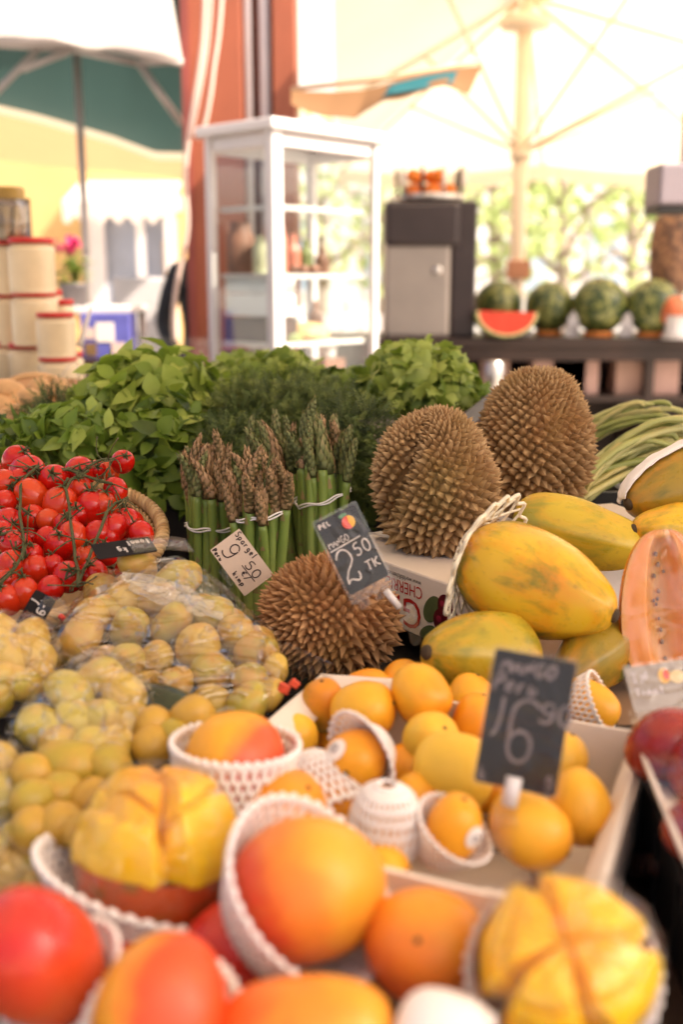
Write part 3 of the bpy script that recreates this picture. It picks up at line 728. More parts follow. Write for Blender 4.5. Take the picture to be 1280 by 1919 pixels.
for nm, rx, rz, a0, a1, x, z in (('mango_red', .155, .085, 80, 282, .20, .33), ('mango_yel', .155, .085, -80, 82, .20, .33), ('leaf_print', .10, .025, 0, 360, .14, .435)):
    b = MB(); disc(b, W_ * x, H_ * z, W_ * rx, H_ * rz, -.0009, a0, a1); b.obj('mango_picture', MT[nm], cd)
b = MB(); rounded(b, W_ * 1.13, H_ * 1.16, .0009, 0, -H_ * .045, -.0022); rounded(b, W_ * 1.13, H_ * 1.16, .0009, 0, -H_ * .045, .0018)
b.tube([(-W_ * .56, -.001, -H_ * .52), (W_ * .56, -.001, -H_ * .52)], .0016, 6)
b.obj('clear_holder', MT['clear'], s1)
b = MB()
for x in (-.30, .12, .40): b.box((W_ * x, -.002, -H_ * .66), (W_ * .27, .004, H_ * .13), Quaternion((0, 1, 0), .1 * x))
b.obj('holder_foot', MT['clear'], s1, bevel=.001)
clip_stand(s1, W_ * .28, -H_ * .70, .075, .95, .25)

# price board: 16.90
p = at(985, 1353, .775); k = mpp(p)
s2 = thing('price_board', 'large blurred black price board reading 16 90 standing among the small mangoes', 'price sign', p, card_q(radians(-7.5), .05, -.15), 'price signs on the stall')
W_, H_ = 152 * k, 252 * k
b = MB(); rounded(b, W_, H_, .001); cd = b.obj('card', MT['board'], s2)
b = MB()
write(b, 'MANGO', -W_ * .40, H_ * .345, H_ * .10, W_ * .16, k * 6, gap=.25, seed=2, slant=.2)
write(b, 'Peru', -W_ * .46, H_ * .20, H_ * .13, W_ * .20, k * 6, gap=.1, seed=4, slant=.2)
write(b, '1', -W_ * .42, -H_ * .14, H_ * .30, W_ * .40, k * 6, seed=2)
write(b, '6', -W_ * .22, -H_ * .30, H_ * .47, W_ * .56, k * 7, seed=7)
write(b, '90', W_ * .17, H_ * .02, H_ * .15, W_ * .26, k * 6, gap=.2, seed=8)
write(b, 'k', -W_ * .45, -H_ * .48, H_ * .10, W_ * .16, k * 5, seed=3)
write(b, 'g', W_ * .36, -H_ * .42, H_ * .10, W_ * .16, k * 5, seed=4)
b.obj('chalk_lettering', plain('faint_chalk', (.20, .16, .17), .9, .3, 90), cd)
b = MB(); rounded(b, W_ * 1.06, H_ * 1.05, .001, 0, 0, -.0026); rounded(b, W_ * 1.06, H_ * 1.05, .001, 0, 0, .0022); b.obj('clear_holder', MT['clear'], s2)
clip_stand(s2, -W_ * .02, -H_ * .47, .06, 1.5, -.05)

# asparagus card
p = at(453, 1054, 1.33); k = mpp(p)
s3 = thing('price_card', 'beige handwritten price card reading 9.50 leaning in front of the asparagus', 'price sign', p, card_q(radians(-54), .0, .05), 'price signs on the stall')
W_, H_ = 108 * k, 68 * k
b = MB(); rounded(b, W_, H_, .0008, r=.001); cd = b.obj('card', MT['card'], s3)
b = MB()
write(b, 'Spargel', -W_ * .46, H_ * .30, H_ * .17, W_ * .10, k * 2.0, gap=.2, seed=2)
write(b, '9', -W_ * .36, -H_ * .28, H_ * .50, W_ * .30, k * 2.4, seed=3)
write(b, '50', W_ * .06, H_ * .00, H_ * .26, W_ * .22, k * 2.2, gap=.2, seed=4)
b.add([Vector((W_ * .04, -.0009, -H_ * .06)), Vector((W_ * .40, -.0009, -H_ * .04)), Vector((W_ * .40, -.0009, -H_ * .015)), Vector((W_ * .04, -.0009, -H_ * .035))], [(0, 1, 2, 3)], smooth=False)
write(b, '€/', W_ * .14, -H_ * .21, H_ * .15, W_ * .12, k * 1.8, seed=5)
write(b, 'kimp', W_ * .06, -H_ * .40, H_ * .14, W_ * .10, k * 2.2, gap=.2, seed=6)
write(b, 'Peru', -W_ * .47, -H_ * .46, H_ * .12, W_ * .08, k * 2.6, gap=.15, seed=7)
b.obj('ink_lettering', MT['ink'], cd)
b = MB(); b.tube([(-W_ * .1, .002, -H_ * .5), (W_ * .30, .004, -H_ * .72)], [.004, .003], 8); b.box((W_ * .05, .002, -H_ * .56), (W_ * .35, .005, H_ * .22)); b.obj('clip', MT['clear'], s3, bevel=.001)

# grey board at the right
p = at(1238, 1285, .95); k = mpp(p)
s4 = thing('price_board', 'grey price board with an apricot picture in front of the halved papaya', 'price sign', p, card_q(radians(6), .35, .12), 'price signs on the stall')
W_, H_ = 122 * k, 84 * k
b = MB(); rounded(b, W_, H_, .001); cd = b.obj('card', plain('grey_board', (.30, .23, .19), .5, .12, 10), s4)
b = MB(); write(b, 'TN', -W_ * .42, H_ * .12, H_ * .24, W_ * .14, k * 4, gap=.5, seed=2); write(b, 'Timal', -W_ * .42, -H_ * .16, H_ * .16, W_ * .12, k * 4, gap=.3, seed=3); b.obj('chalk_lettering', plain('pale_chalk', (.55, .48, .52), .9, .2, 50), cd)
b = MB(); disc(b, W_ * .10, H_ * .20, W_ * .10, H_ * .17, -.0012); b.obj('fruit_picture', MT['mango_yel'], cd)
b = MB(); disc(b, W_ * .13, H_ * .22, W_ * .05, H_ * .12, -.0016); b.obj('fruit_picture', MT['mango_red'], cd)
b = MB(); disc(b, W_ * .30, H_ * .14, W_ * .12, H_ * .15, -.0014); b.obj('fruit_picture', plain('print_cream', (.8, .6, .3), .5, .1, 20), cd)
b = MB(); rounded(b, W_ * 1.08, H_ * 1.12, .001, 0, 0, -.0028); rounded(b, W_ * 1.04, H_ * .5, .001, W_ * .02, -H_ * .72, -.001); b.obj('clear_holder', MT['clear'], s4)

# tomato boards
p = at(232, 1027, 1.20); k = mpp(p)
s5 = thing('price_board', 'small black price board lying upside down on the tomatoes above the potato bag', 'price sign', p, card_q(radians(10), 1.15, .25), 'price signs on the stall')
W_, H_ = 112 * k, 66 * k
b = MB(); rounded(b, W_, H_, .001); cd = b.obj('card', MT['board'], s5)
b = MB(); write(b, 'tomat', -W_ * .45, -H_ * .36, H_ * .34, W_ * .10, k * 3, gap=.2, seed=2); write(b, 'kg', -W_ * .02, H_ * .02, H_ * .3, W_ * .10, k * 3, seed=3)
lt = b.obj('chalk_lettering', MT['chalk'], cd, (0, 0, 0), Quaternion((0, 1, 0), pi))
b = MB(); b.grid(lambda u, v: Vector((W_ * (.1 + .95 * u), -.002 - .0 * u, -H_ * .5 + H_ * v - .035 * max(0, u - .3) ** 2 * 1.2)) , 14, 4); b.obj('clear_holder', MT['clear'], s5, solid=.0008)
p = at(66, 1148, 1.12); k = mpp(p)
s6 = thing('price_board', 'small black chalk board clipped to the front rim of the tomato basket', 'price sign', p, card_q(radians(52), .25, .5), 'price signs on the stall')
W_, H_ = 80 * k, 44 * k
b = MB(); rounded(b, W_, H_, .001); cd = b.obj('card', MT['board'], s6)
b = MB(); write(b, '1.', W_ * .18, H_ * .05, H_ * .4, W_ * .2, k * 2.4, seed=2); write(b, '6-', W_ * .0, -H_ * .35, H_ * .36, W_ * .2, k * 2.4, seed=3); write(b, 'L', -W_ * .42, -H_ * .3, H_ * .4, W_ * .2, k * 2.4, seed=3); b.obj('chalk_lettering', MT['chalk'], cd)
b = MB(); b.lathe([(.0, .018), (.012, .016), (.016, .008), (.017, -.002), (.014, -.012), (.009, -.018), (0, -.02)], 16, c=(W_ * .16, -.010, -H_ * .62)); b.obj('clip', MT['clear'], s6)
b = MB(); b.tube([(W_ * .1, -.008, -H_ * 1.0), (W_ * .2, -.008, -H_ * 1.05)], .004, 8); b.obj('peg', MT['red_plastic'], s6)

# ------------------------------------------------------------------ cherry carton under the durians
def font_mesh(text, size):
    c = bpy.data.curves.new('lettering', 'FONT'); c.body = text; c.size = size; c.resolution_u = 3
    o = bpy.data.objects.new('lettering', c); COL.objects.link(o)
    dg = bpy.context.evaluated_depsgraph_get(); me = o.evaluated_get(dg).to_mesh()
    vs = [Vector(v.co) for v in me.vertices]; fs = [tuple(q.vertices) for q in me.polygons]
    o.evaluated_get(dg).to_mesh_clear(); bpy.data.objects.remove(o); bpy.data.curves.remove(c)
    return vs, fs
e1 = Vector((.575, -.818, 0)).normalized(); e2 = Vector((.818, .575, 0))
c0 = Vector((-.02, 1.52, 0)); LW, LD, ZT, ZB = .30, .43, 1.122, 1.035
ctr = c0 + e1 * LW / 2 + e2 * LD / 2
cc = thing('cherry_carton', 'white cherry carton lying upside down under the durians', 'carton', (ctr.x, ctr.y, ZB), rotz(math.atan2(e1.y, e1.x)))
b = MB(); b.box((0, 0, (ZT - ZB) / 2), (LW, LD, ZT - ZB)); b.obj('body', MT['carton'], cc, bevel=.003)
def face_pt(u, v, d=.0006): return Vector((-LW / 2 + u, -LD / 2 - d, v))     # front face: u along e1, v up
b = MB()
vs, fs = font_mesh('CHERRIES', .0235)
w1 = max(v.x for v in vs); U0 = .132
b.add([face_pt(U0 + .088 - v.x * .086 / w1, .068 - v.y) for v in vs], fs, 0, .5, False)
vs, fs = font_mesh('GL', .062)
b.add([face_pt(U0 + .088 - v.x * .95, .047 - v.y * .93) for v in vs], fs, 0, .5, False)
b.obj('red_lettering', plain('carton_red', (.50, .015, .012), .5, .12, 30), cc)
b = MB(); vs, fs = font_mesh('www.worldofcherries.com', .0092); w1 = max(v.x for v in vs)
b.add([face_pt(U0 + .085 - v.x * .088 / w1, .0765 - v.y) for v in vs], fs, 0, .5, False); b.obj('black_lettering', MT['ink'], cc)
MT['cherry'] = plain('print_cherry', (.10, .006, .012), .3, .4, 60); MT['cherry_hi'] = plain('print_cherry_light', (.30, .02, .05), .4, .3, 60)
MT['leafp'] = plain('print_leaf', (.10, .13, .05), .5, .2, 40)
def ell(u, v, ru, rv, d, mat, nm, rot=0.0, n=26):
    b = MB(); b.add([face_pt(u, v, d)] + [face_pt(u + ru * cos(2 * pi * i / n) * cos(rot) - rv * sin(2 * pi * i / n) * sin(rot), v + ru * cos(2 * pi * i / n) * sin(rot) + rv * sin(2 * pi * i / n) * cos(rot), d) for i in range(n)], [(0, 1 + i, 1 + (i + 1) % n) for i in range(n)], smooth=False)
    return b.obj(nm, MT[mat], cc)
ell(U0 + .108, .045, .022, .014, .0008, 'leafp', 'leaf_picture', .9); ell(U0 + .100, .012, .018, .008, .0008, 'leafp', 'leaf_picture', .5)
for q, (u, v, r) in enumerate(((.134, .056, .0145), (.128, .034, .016), (.148, .040, .0155), (.138, .018, .015), (.156, .02, .014))):
    ell(U0 + u, v, r, r * 1.05, .0011 + q * .0004, 'cherry', 'cherry_picture'); ell(U0 + u - .003, v + .003, r * .35, r * .28, .0032, 'cherry_hi', 'cherry_highlight')
b = MB(); b.grid(lambda u, v: Vector((-LW / 2 + .02 + .10 * u, -LD / 2 + .06 + .07 * v, ZT - ZB + .003 + .012 * (1 - v) * (.4 + .6 * u) + .002 * nz(u * 4, v * 4, 0))), 10, 8); b.obj('lid_flap', MT['carton'], cc, solid=.002)
b = MB(); b.box((-LW / 2 + .055, -LD / 2 + .012, ZT - ZB + .004), (.012, .012, .001)); b.obj('stamp', MT['ink'], cc)

# ------------------------------------------------------------------ papayas
def papaya_mat(name, base, patch, green, gthr):
    m, nt, b = newmat(name); v = coords(nt, 'Object', (14, 14, 9))
    n1 = noise_tex(nt, v, 1.0, 4, .55, .5); n2 = noise_tex(nt, v, .8, 5, .6, .8); n3 = noise_tex(nt, v, 9, 4); v2 = coords(nt, 'Object', (60, 60, 12)); n4 = noise_tex(nt, v2, 1.5, 4)
    c = mix(nt, ramp(nt, n1, [(.42, 0), (.62, 1)]), base, patch)
    c = mix(nt, ramp(nt, math_(nt, 'ADD', n2, math_(nt, 'MULTIPLY', math_(nt, 'SUBTRACT', n4, .5), .35)), [(gthr, 0), (gthr + .16, .92)]), c, green)
    c = mix(nt, ramp(nt, n3, [(.60, 0), (.72, .35)]), c, (.20, .12, .02))
    L(nt, c, b.inputs['Base Color'])
    L(nt, ramp(nt, n3, [(.3, .24), (.7, .42)]), b.inputs['Roughness']); bump(nt, b, n3, .10, .002); b.inputs['Specular IOR Level'].default_value = .45
    return m
PM = [papaya_mat('papaya_skin_yellow', (.74, .46, .026), (.74, .28, .014), (.22, .21, .02), .475), papaya_mat('papaya_skin_green', (.46, .33, .026), (.66, .30, .016), (.19, .19, .02), .44),
      papaya_mat('papaya_skin_olive', (.34, .22, .022), (.50, .19, .012), (.11, .115, .016), .46), papaya_mat('papaya_skin_lime', (.62, .44, .035), (.64, .36, .024), (.33, .29, .03), .46)]
def papaya(px, py, Y, rx, ln, ax, roll, mat, label, seed, pk=-.22, end=True):
    p = at(px, py, Y); R = rx * mpp(p)
    f = surf(2 * R * ln, R, .80, pk, .97, .06, 5, .07, .035, seed)
    o = put(fruit_mesh('papaya', f, PM[mat], 60, 36), 'papaya', None, p, quat_z(axis(*ax), roll)); tag(o, label, 'papaya', 'papayas piled at the right')
    b = MB(); q = f(.9985, 0); b.lathe([(0, .004), (.005, .004), (.008, .002), (.009, -.002)], 12, c=q); b.obj('blossom_scar', MT['scar'], o)
    q = f(.001, 0); b = MB(); b.tube([q + Vector((0, 0, .004)), q + Vector((0, 0, -.008))], [.007, .006], 10); b.obj('stem', MT['durian_stalk'], o)
    return o, f
P1, fP1 = papaya(1003, 1100, 1.20, 100, 1.56, (.80, -.36, .52), 1.1, 0, 'large yellow papaya with an orange cheek on top of the papaya pile', 3)
net_on(P1, fP1, .01, .30, 18, .0019, 'cream foam net fringe on the left end of the large yellow papaya', mat='cream_foam', off=.005, flare=.022, twist=1.0, rim=True)
P2, fP2 = papaya(1092, 1003, 1.38, 66, 2.0, (.93, -.25, .2), .4, 3, 'yellow green papaya lying behind the large one, under the tall durian', 5)
papaya(895, 1226, 1.12, 84, 1.45, (-.85, .1, .5), .2, 1, 'green and orange papaya at the bottom left of the pile', 7)
papaya(1110, 1232, 1.16, 66, 1.6, (-.6, -.3, .6), .6, 2, 'shaded papaya underneath the large yellow one', 9)
P5, fP5 = papaya(1272, 912, 1.45, 72, 1.65, (-.9, -.28, .3), .2, 2, 'dark olive papaya topmost at the right edge, under white foam', 11)
nb = foam_net(fP5, .04, .80, 30, .0014, .004, .004, cream=False)
papaya(1268, 1000, 1.38, 58, 1.7, (-.95, .05, .3), .5, 0, 'yellow papaya squeezed under the olive one at the right edge', 13)
# white foam sheet draped over the olive papaya
b = MB()
def drape(u, v):
    q = fP5(.06 + .9 * u, lerp(1.2, 2.9, v), .005 + .004 * abs(nz(u * 9, v * 5, 2)))
    return q
b.grid(drape, 40, 12); dq = b.obj('foam_sheet', MT['white_foam'], None, P5.location, P5.rotation_quaternion, solid=.002); tag(dq, 'thin white foam sheet over the back of the olive papaya', 'foam sheet')
# halved papaya standing on end, cut face to the camera
def half_mats():
    m, nt, b = newmat('papaya_flesh'); v = coords(nt, 'Object', (22, 22, 12)); n = noise_tex(nt, v, 1.4, 5)
    a = nd(nt, 'ShaderNodeAttribute'); a.attribute_name = 'tint'
    f = math_(nt, 'ADD', a.outputs['Fac'], math_(nt, 'MULTIPLY', math_(nt, 'SUBTRACT', n, .5), .3))
    L(nt, ramp(nt, f, [(0, (.80, .40, .11)), (.35, (.86, .33, .07)), (.8, (.82, .26, .04)), (.95, (.74, .30, .04))]), b.inputs['Base Color']); b.inputs['Roughness'].default_value = .35
    b.inputs['Subsurface Weight'].default_value = .2; b.inputs['Subsurface Radius'].default_value = (.01, .004, .002); b.inputs['Subsurface Scale'].default_value = 1
    bump(nt, b, noise_tex(nt, v, 5, 5), .2, .002); return m
p = at(1252, 1142, 1.16); k = mpp(p); R = 92 * k; Ln = 300 * k
hp = thing('halved_papaya', 'halved orange papaya standing upright in cling film', 'papaya', p, Quaternion((0, 0, 1), .12) @ Quaternion((1, 0, 0), -.22) @ Quaternion((0, 1, 0), -.04))
def hf(t, a):    # a from pi (left) to 2pi (right) is the far side; cut plane at y=0
    ph = pi * t; r = R * sin(ph) ** .75 * (1 - .12 * cos(ph) * -1)
    return Vector((r * cos(a), -r * sin(a) * .8, -cos(ph) * Ln / 2))
b = MB(); b.grid(lambda u, v: hf(.004 + .992 * v, pi + pi * u), 28, 36); b.obj('skin', blush('papaya_half_skin', (.72, .26, .015), (.70, .15, .01), (0, .2, -1), .0, 1.2, .5, .08, .4), hp)
b = MB(); n = 34
def cut(u, v):
    x = 2 * u - 1; t = .006 + .988 * v; r = R * sin(pi * t) ** .75 * (1 + .12 * cos(pi * t))
    dd = max(0, 1 - (abs(x) / .42) ** 2) * max(0, 1 - ((t - .5) / .36) ** 2)
    return Vector((r * x * .985, .030 * sqrt(dd) * 1.0 + .0008 * nz(x * 6, t * 20, 1), -cos(pi * t) * Ln / 2))
b.grid(cut, 41, 41)
for j in range(41):
    for i in range(41): b.t[j * 41 + i] = min(1, abs(2 * i / 40 - 1) ** 1.3 if True else 0)
b.obj('flesh', half_mats(), hp)
sd_ = MB(); rr = random.Random(4)
for q in range(12):
    x = rr.gauss(0, .10); t = rr.uniform(.24, .78); r = R * sin(pi * t) ** .75
    c = cut((x + 1) / 2, t) + Vector((0, -.003, 0)); s_ = rr.uniform(.002, .0034)
    sd_.lathe([(0.0, s_), (s_ * .6, s_ * .7), (s_ * .8, 0), (s_ * .6, -s_ * .7), (0, -s_)], 8, c=c)
sd_.obj('seeds', plain('papaya_seeds', (.30, .20, .15), .3, .4, 90), hp)
b = MB(); b.grid(lambda u, v: Vector((cut(u, v).x * 1.03, -.005 - .002 * nz(u * 5, v * 7, 2) - .0006 * nz(u * 12, v * 12, 5), cut(u, v).z * 1.02)), 40, 40); b.obj('cling_film', film('papaya_film', .045, .3, .10, 9, haze=.01, strength=.12), hp)
# ------------------------------------------------------------------ asparagus
MT['spear'] = tintmat('asparagus_stalk', [(0, (.34, .40, .11)), (.45, (.22, .31, .06)), (.8, (.15, .22, .045)), (1, (.34, .24, .10))], .42, 30, .3, bmp=.1)
MT['tip_green'] = tintmat('asparagus_tip_green', [(0, (.05, .06, .015)), (.3, (.15, .17, .05)), (.6, (.27, .22, .09)), (1, (.42, .34, .16))], .6, 60, .4, bmp=.2)
MT['tip'] = tintmat('asparagus_tip', [(0, (.07, .06, .02)), (.3, (.24, .15, .06)), (.6, (.40, .23, .12)), (1, (.56, .38, .19))], .6, 60, .4, bmp=.2)
MT['band'] = plain('rubber_band_white', (.82, .78, .74), .5, .04, 40)
def spear(r, h, seed, brown):
    rr = random.Random(seed); bx_, by_ = rr.uniform(-.012, .012), rr.uniform(-.012, .012)
    def c(t): return Vector((bx_ * t * t + .002 * nz(t * 3, seed, 0), by_ * t * t + .002 * nz(t * 3, seed, 5), h * t))
    tipl = rr.uniform(.052, .074); ts = 1 - tipl / h
    b = MB(); n = 16
    b.tube([c(ts * i / n) for i in range(n + 1)], [r * (1 - .14 * i / n) * (1 + .03 * nz(i * .6, seed, 1)) for i in range(n + 1)], 12, tint=[.05 + .55 * i / n for i in range(n + 1)])
    for q in range(5):                                     # scale leaves on the stalk
        t = ts * (.2 + .78 * (q + rr.random() * .5) / 5); a = rr.uniform(0, 6.28); e = Vector((cos(a), sin(a), 0)); s = Vector((-sin(a), cos(a), 0)); o = c(t) + e * r * .88
        b.add([o - s * r * .55, o + e * r * .10, o + s * r * .55, o + Vector((0, 0, r * 1.9)) + e * r * .05], [(0, 1, 3), (1, 2, 3)], 0, .98)
    stalk = b.mesh('spear', MT['spear'])
    b = MB(); d = (c(1) - c(.9)).normalized()
    lean = Vector((rr.uniform(-.42, .42), rr.uniform(-.42, .42), 0))
    def tc(k): return c(ts) + d * (tipl * k) + lean * tipl * k * k
    b.tube([tc(k / 9) for k in range(10)], [r * .95 * (1.0 if k < 3 else 1 - .94 * ((k - 3) / 6) ** 1.7) * (1.08 if 1 < k < 6 else 1) for k in range(10)], 10, tint=.08)
    m = 44
    for q in range(m):
        k = (q / m) ** .9 * .92; a = q * 2.4; R_ = r * 1.10 * (1.0 if k < .35 else 1 - .85 * ((k - .35) / .65) ** 1.6)
        e = Vector((cos(a), sin(a), 0)); s = Vector((-sin(a), cos(a), 0)); o = tc(k) + e * R_ * .82; ln = r * rr.uniform(1.7, 2.6) * (1 - .45 * k)
        wv = r * .68 * (1 - .5 * k)
        tip_ = o + Vector((0, 0, ln)) + e * (rr.uniform(-.1, .30) * r) + lean * ln * k
        b.add([o - s * wv, o + e * r * .34, o + s * wv, tip_, o + Vector((0, 0, ln * .5)) + s * wv * .75 + e * r * .12, o + Vector((0, 0, ln * .5)) - s * wv * .75 + e * r * .12], [(0, 1, 5), (1, 4, 5), (1, 2, 4), (5, 4, 3)], 0, [x * rr.uniform(.55, 1.1) for x in ([.12, .3, .12, 1.0, .65, .65] if brown else [.05, .2, .05, .8, .45, .45])], smooth=False)
    return stalk, b.mesh('tip', MT['tip' if brown else 'tip_green'])
SPV = {(i, br): spear(.0068 + .0010 * (i % 3), .205 + .012 * (i % 4), 31 + i, br) for i in range(8) for br in (0, 1)}
def bundle(px, py, Y, w_px, n, lean, brown, label, seed, hscale=1.0, bandz=.115, btilt=.0):
    p = at(px, py, Y); R = w_px * mpp(p); rr = random.Random(seed)
    th = thing('asparagus_bundle', label, 'asparagus', p, Quaternion((0, 1, 0), lean), 'asparagus bundles standing on end')
    pos = [(R * .82 * sqrt((i + .5) / n) * cos(i * 2.4 + seed), R * .82 * sqrt((i + .5) / n) * sin(i * 2.4 + seed)) for i in range(n)]
    for i, (x, y) in enumerate(pos):
        st, tp = SPV[(rr.randrange(8), brown if rr.random() < .8 else 1 - brown)]
        fan = Quaternion(Vector((-y, x, 0)).normalized() if abs(x) + abs(y) > 1e-6 else Vector((1, 0, 0)), .05 * sqrt(x * x + y * y) / R + rr.uniform(-.02, .02)) @ rotz(rr.uniform(0, 6.28))
        o = put(st, 'spear', th, (x, y, rr.uniform(-.006, .012)), fan); o.scale = (1, 1, hscale * rr.uniform(.93, 1.03))
        put(tp, 'tip', o)
    b = MB(); m = 48
    for dz in (0, .003):
        b.tube([Vector(((R * .98 + .002) * cos(2 * pi * j / m) * (1 + .05 * sin(j * .9)), (R * .98 + .002) * sin(2 * pi * j / m), bandz + dz + btilt * R * cos(2 * pi * j / m) + .002 * sin(j * .7 + seed + dz * 300))) for j in range(m)], .0013, 6, closed=True)
    b.obj('rubber_band', MT['band'], th)
bundle(395, 1120, 1.50, 46, 22, .03, 1, 'leftmost asparagus bundle with brown tips, next to the leafy herbs', 1, .98, .108)
bundle(485, 1150, 1.43, 46, 22, .02, 1, 'front asparagus bundle with the brownest tips, behind the beige price card', 2, .96, .142, .15)
bundle(548, 1070, 1.57, 38, 13, -.12, 0, 'asparagus bundle squeezed between the front one and the right one', 3, 1.0, .105, .35)
bundle(606, 1080, 1.52, 48, 22, .0, 0, 'rightmost and tallest asparagus bundle behind the mango price board', 4, 1.05, .118, .3)
# low crates that carry asparagus, tomatoes, herbs
def crate(name, label, x, y, z, sx, sy, sz, rz=0, mat='black_plastic'):
    th = thing(name, label, 'crate', (x, y, z), rotz(rz), 'crates under the produce')
    b = MB(); b.box((0, 0, .006), (sx, sy, .012)); b.obj('base', MT[mat], th)
    for k, (c, s) in enumerate((((0, sy / 2, sz / 2), (sx + .016, .008, sz)), ((0, -sy / 2, sz / 2), (sx + .016, .008, sz)), ((-sx / 2, 0, sz / 2), (.008, sy - .008, sz)), ((sx / 2, 0, sz / 2), (.008, sy - .008, sz)))):
        b = MB(); b.box(c, s)
        b.box((c[0], c[1], sz - .006), (s[0] + .008, s[1] + .008, .010))
        for q in range(5):
            u = (q - 2) / 5.2
            b.box((c[0] + (u * sx if k < 2 else 0), c[1] + (u * sy if k > 1 else 0), sz * .45), (.012 if k < 2 else .014, .014 if k < 2 else .012, sz * .8))
        b.obj('side', MT[mat], th)
    return th
crate('asparagus_crate', 'black plastic crate under the asparagus and front durian', -.10, 1.40, .982, .46, .50, .055)
crate('herb_crate', 'black plastic crate holding the heaped green herbs', -.30, 1.98, .982, .80, .52, .16)
crate('herb_crate', 'black plastic crate holding the coriander at the right of the herbs', .30, 2.02, .982, .38, .46, .16)
crate('papaya_crate', 'black plastic crate under the papayas at the right', .42, 1.22, .982, .44, .34, .055)
crate('potato_crate', 'black plastic crate under the bags of potatoes', -.42, .98, .982, .52, .40, .05)
crate('bean_crate', 'black plastic crate under the long green beans', .68, 1.80, .982, .44, .46, .10)
b = MB(); b.tube([(-.06, 1.11, 1.055), (.02, 1.075, 1.055)], .006, 8)
# clear label rail seen below the front durian
p0, p1 = at(532, 1222, 1.12), at(622, 1262, 1.08)
b = MB(); d = (p1 - p0); b.box((p0 + p1) / 2 - p0, (d.length, .003, .022), d.to_track_quat('X', 'Z')); q = b.obj('label_rail', MT['clear'], None, p0); tag(q, 'clear plastic label rail on the crate edge below the low durian', 'label rail')

# ------------------------------------------------------------------ tomatoes in the basket
MT['tomato'] = blush('tomato_skin', (.52, .009, .005), (.60, .035, .007), (.1, .2, -1), .75, .7, .25, .016, .13, sss=.08, bmp=.0)
MT['vine'] = tintmat('tomato_vine', [(0, (.035, .045, .010)), (.6, (.075, .075, .022)), (1, (.15, .11, .045))], .7, 60, .5, bmp=.2)
def vary(m, col, amt):
    nt = m.node_tree; b = nt.nodes['Principled BSDF']; src = b.inputs['Base Color'].links[0].from_socket
    oi = nd(nt, 'ShaderNodeObjectInfo'); L(nt, mix(nt, ramp(nt, oi.outputs['Random'], [(.35, 0), (1, amt)]), src, col), b.inputs['Base Color'])
vary(MT['tomato'], (.62, .075, .012), .7)
TM = []
for k in range(4):
    f = surf(.031 * (1.0 + .09 * k), .0150, .92, .04, 1, .02, 0, 0, .03, k)
    TM.append(fruit_mesh('tomato', f, MT['tomato'], 22, 16))
def calyx_mesh(seed):
    b = MB(); rr = random.Random(seed)
    for k in range(5):
        a = 2 * pi * k / 5 + rr.uniform(-.25, .25); ln = rr.uniform(.006, .010); lift = rr.uniform(.001, .006)
        pts = [Vector((cos(a) * ln * t, sin(a) * ln * t, lift * t - .004 * t * t + .0008)) for t in (0, .35, .7, 1)]
        b.tube(pts, [.0011, .0013, .0008, .0002], 5, flat=.5, tint=.2 + .5 * rr.random())
    b.tube([(0, 0, 0), (.0005, .001, .005), (.002, .002, .009)], [.0011, .001, .0013], 6, tint=.4)
    return b.mesh('calyx', MT['vine'])
CX = [calyx_mesh(k) for k in range(4)]
# (px, py, radius px, squash variant, truss)
TOM = [(30,862,24,1,0),(50,884,29,3,0),(102,902,27,3,1),(60,930,27,2,0),(6,905,24,1,0),(150,885,27,3,2),(112,948,30,1,1),(170,950,24,1,2),(146,965,22,0,1),(190,952,24,2,2),
 (229,866,20,1,3),(180,880,16,1,3),(216,918,20,1,3),(172,955,27,1,2),(182,1001,23,0,2),(213,990,23,1,2),(238,980,23,1,2),(28,1020,26,1,5),(66,1067,24,0,5),(110,1025,26,2,1),
 (86,1010,20,1,1),(20,1060,24,1,5),(62,970,22,1,0),(15,975,22,1,4),(5,1000,22,1,4),(45,1112,25,1,5),(94,1103,22,1,6),(12,1125,25,1,5),(128,1082,27,1,6),(175,1077,24,1,6),(205,1105-100,20,0,2),
 (136,1005,24,1,1),(60,1045-5,18,1,5),(100,1060,18,1,1),(160,1045,20,0,6),(8,940,20,1,4),(124,985,22,0,1),(265,1000,20,1,2),(200,1040,18,1,6),(10,1090,20,1,5),(150,920,22,1,2),(90,975,20,0,0),(195,1075-40,18,1,6),(35,900,20,0,0)]
TL = ['tomato vine at the back left of the basket, nearest the herbs', 'tomato vine running down the middle of the basket', 'tomato vine at the right side of the basket, by its rim', 'tomato vine with one tomato hanging out over the herbs',
      'tomato vine half cut off by the left edge, midway down', 'tomato vine in the front left corner of the basket', 'tomato vine in the front of the basket beside its chalk board']
STEM = [[(70, 872), (40, 900), (32, 950), (45, 1005), (40, 1050)], [(165, 880), (122, 905), (130, 960), (137, 1010), (143, 1060), (147, 1095)], [(80, 880), (120, 878), (165, 893), (190, 903), (210, 908)],
        [(160, 876), (185, 862), (205, 862), (215, 858)], [(-10, 1003), (20, 998), (45, 996)], [(0, 1092), (22, 1072), (34, 1055), (48, 1020)], [(240, 932), (205, 945), (180, 1010), (152, 1070), (148, 1098)]]
def tomY(py): return 1.20 + (1130 - py) * .30 / 270
trs = []
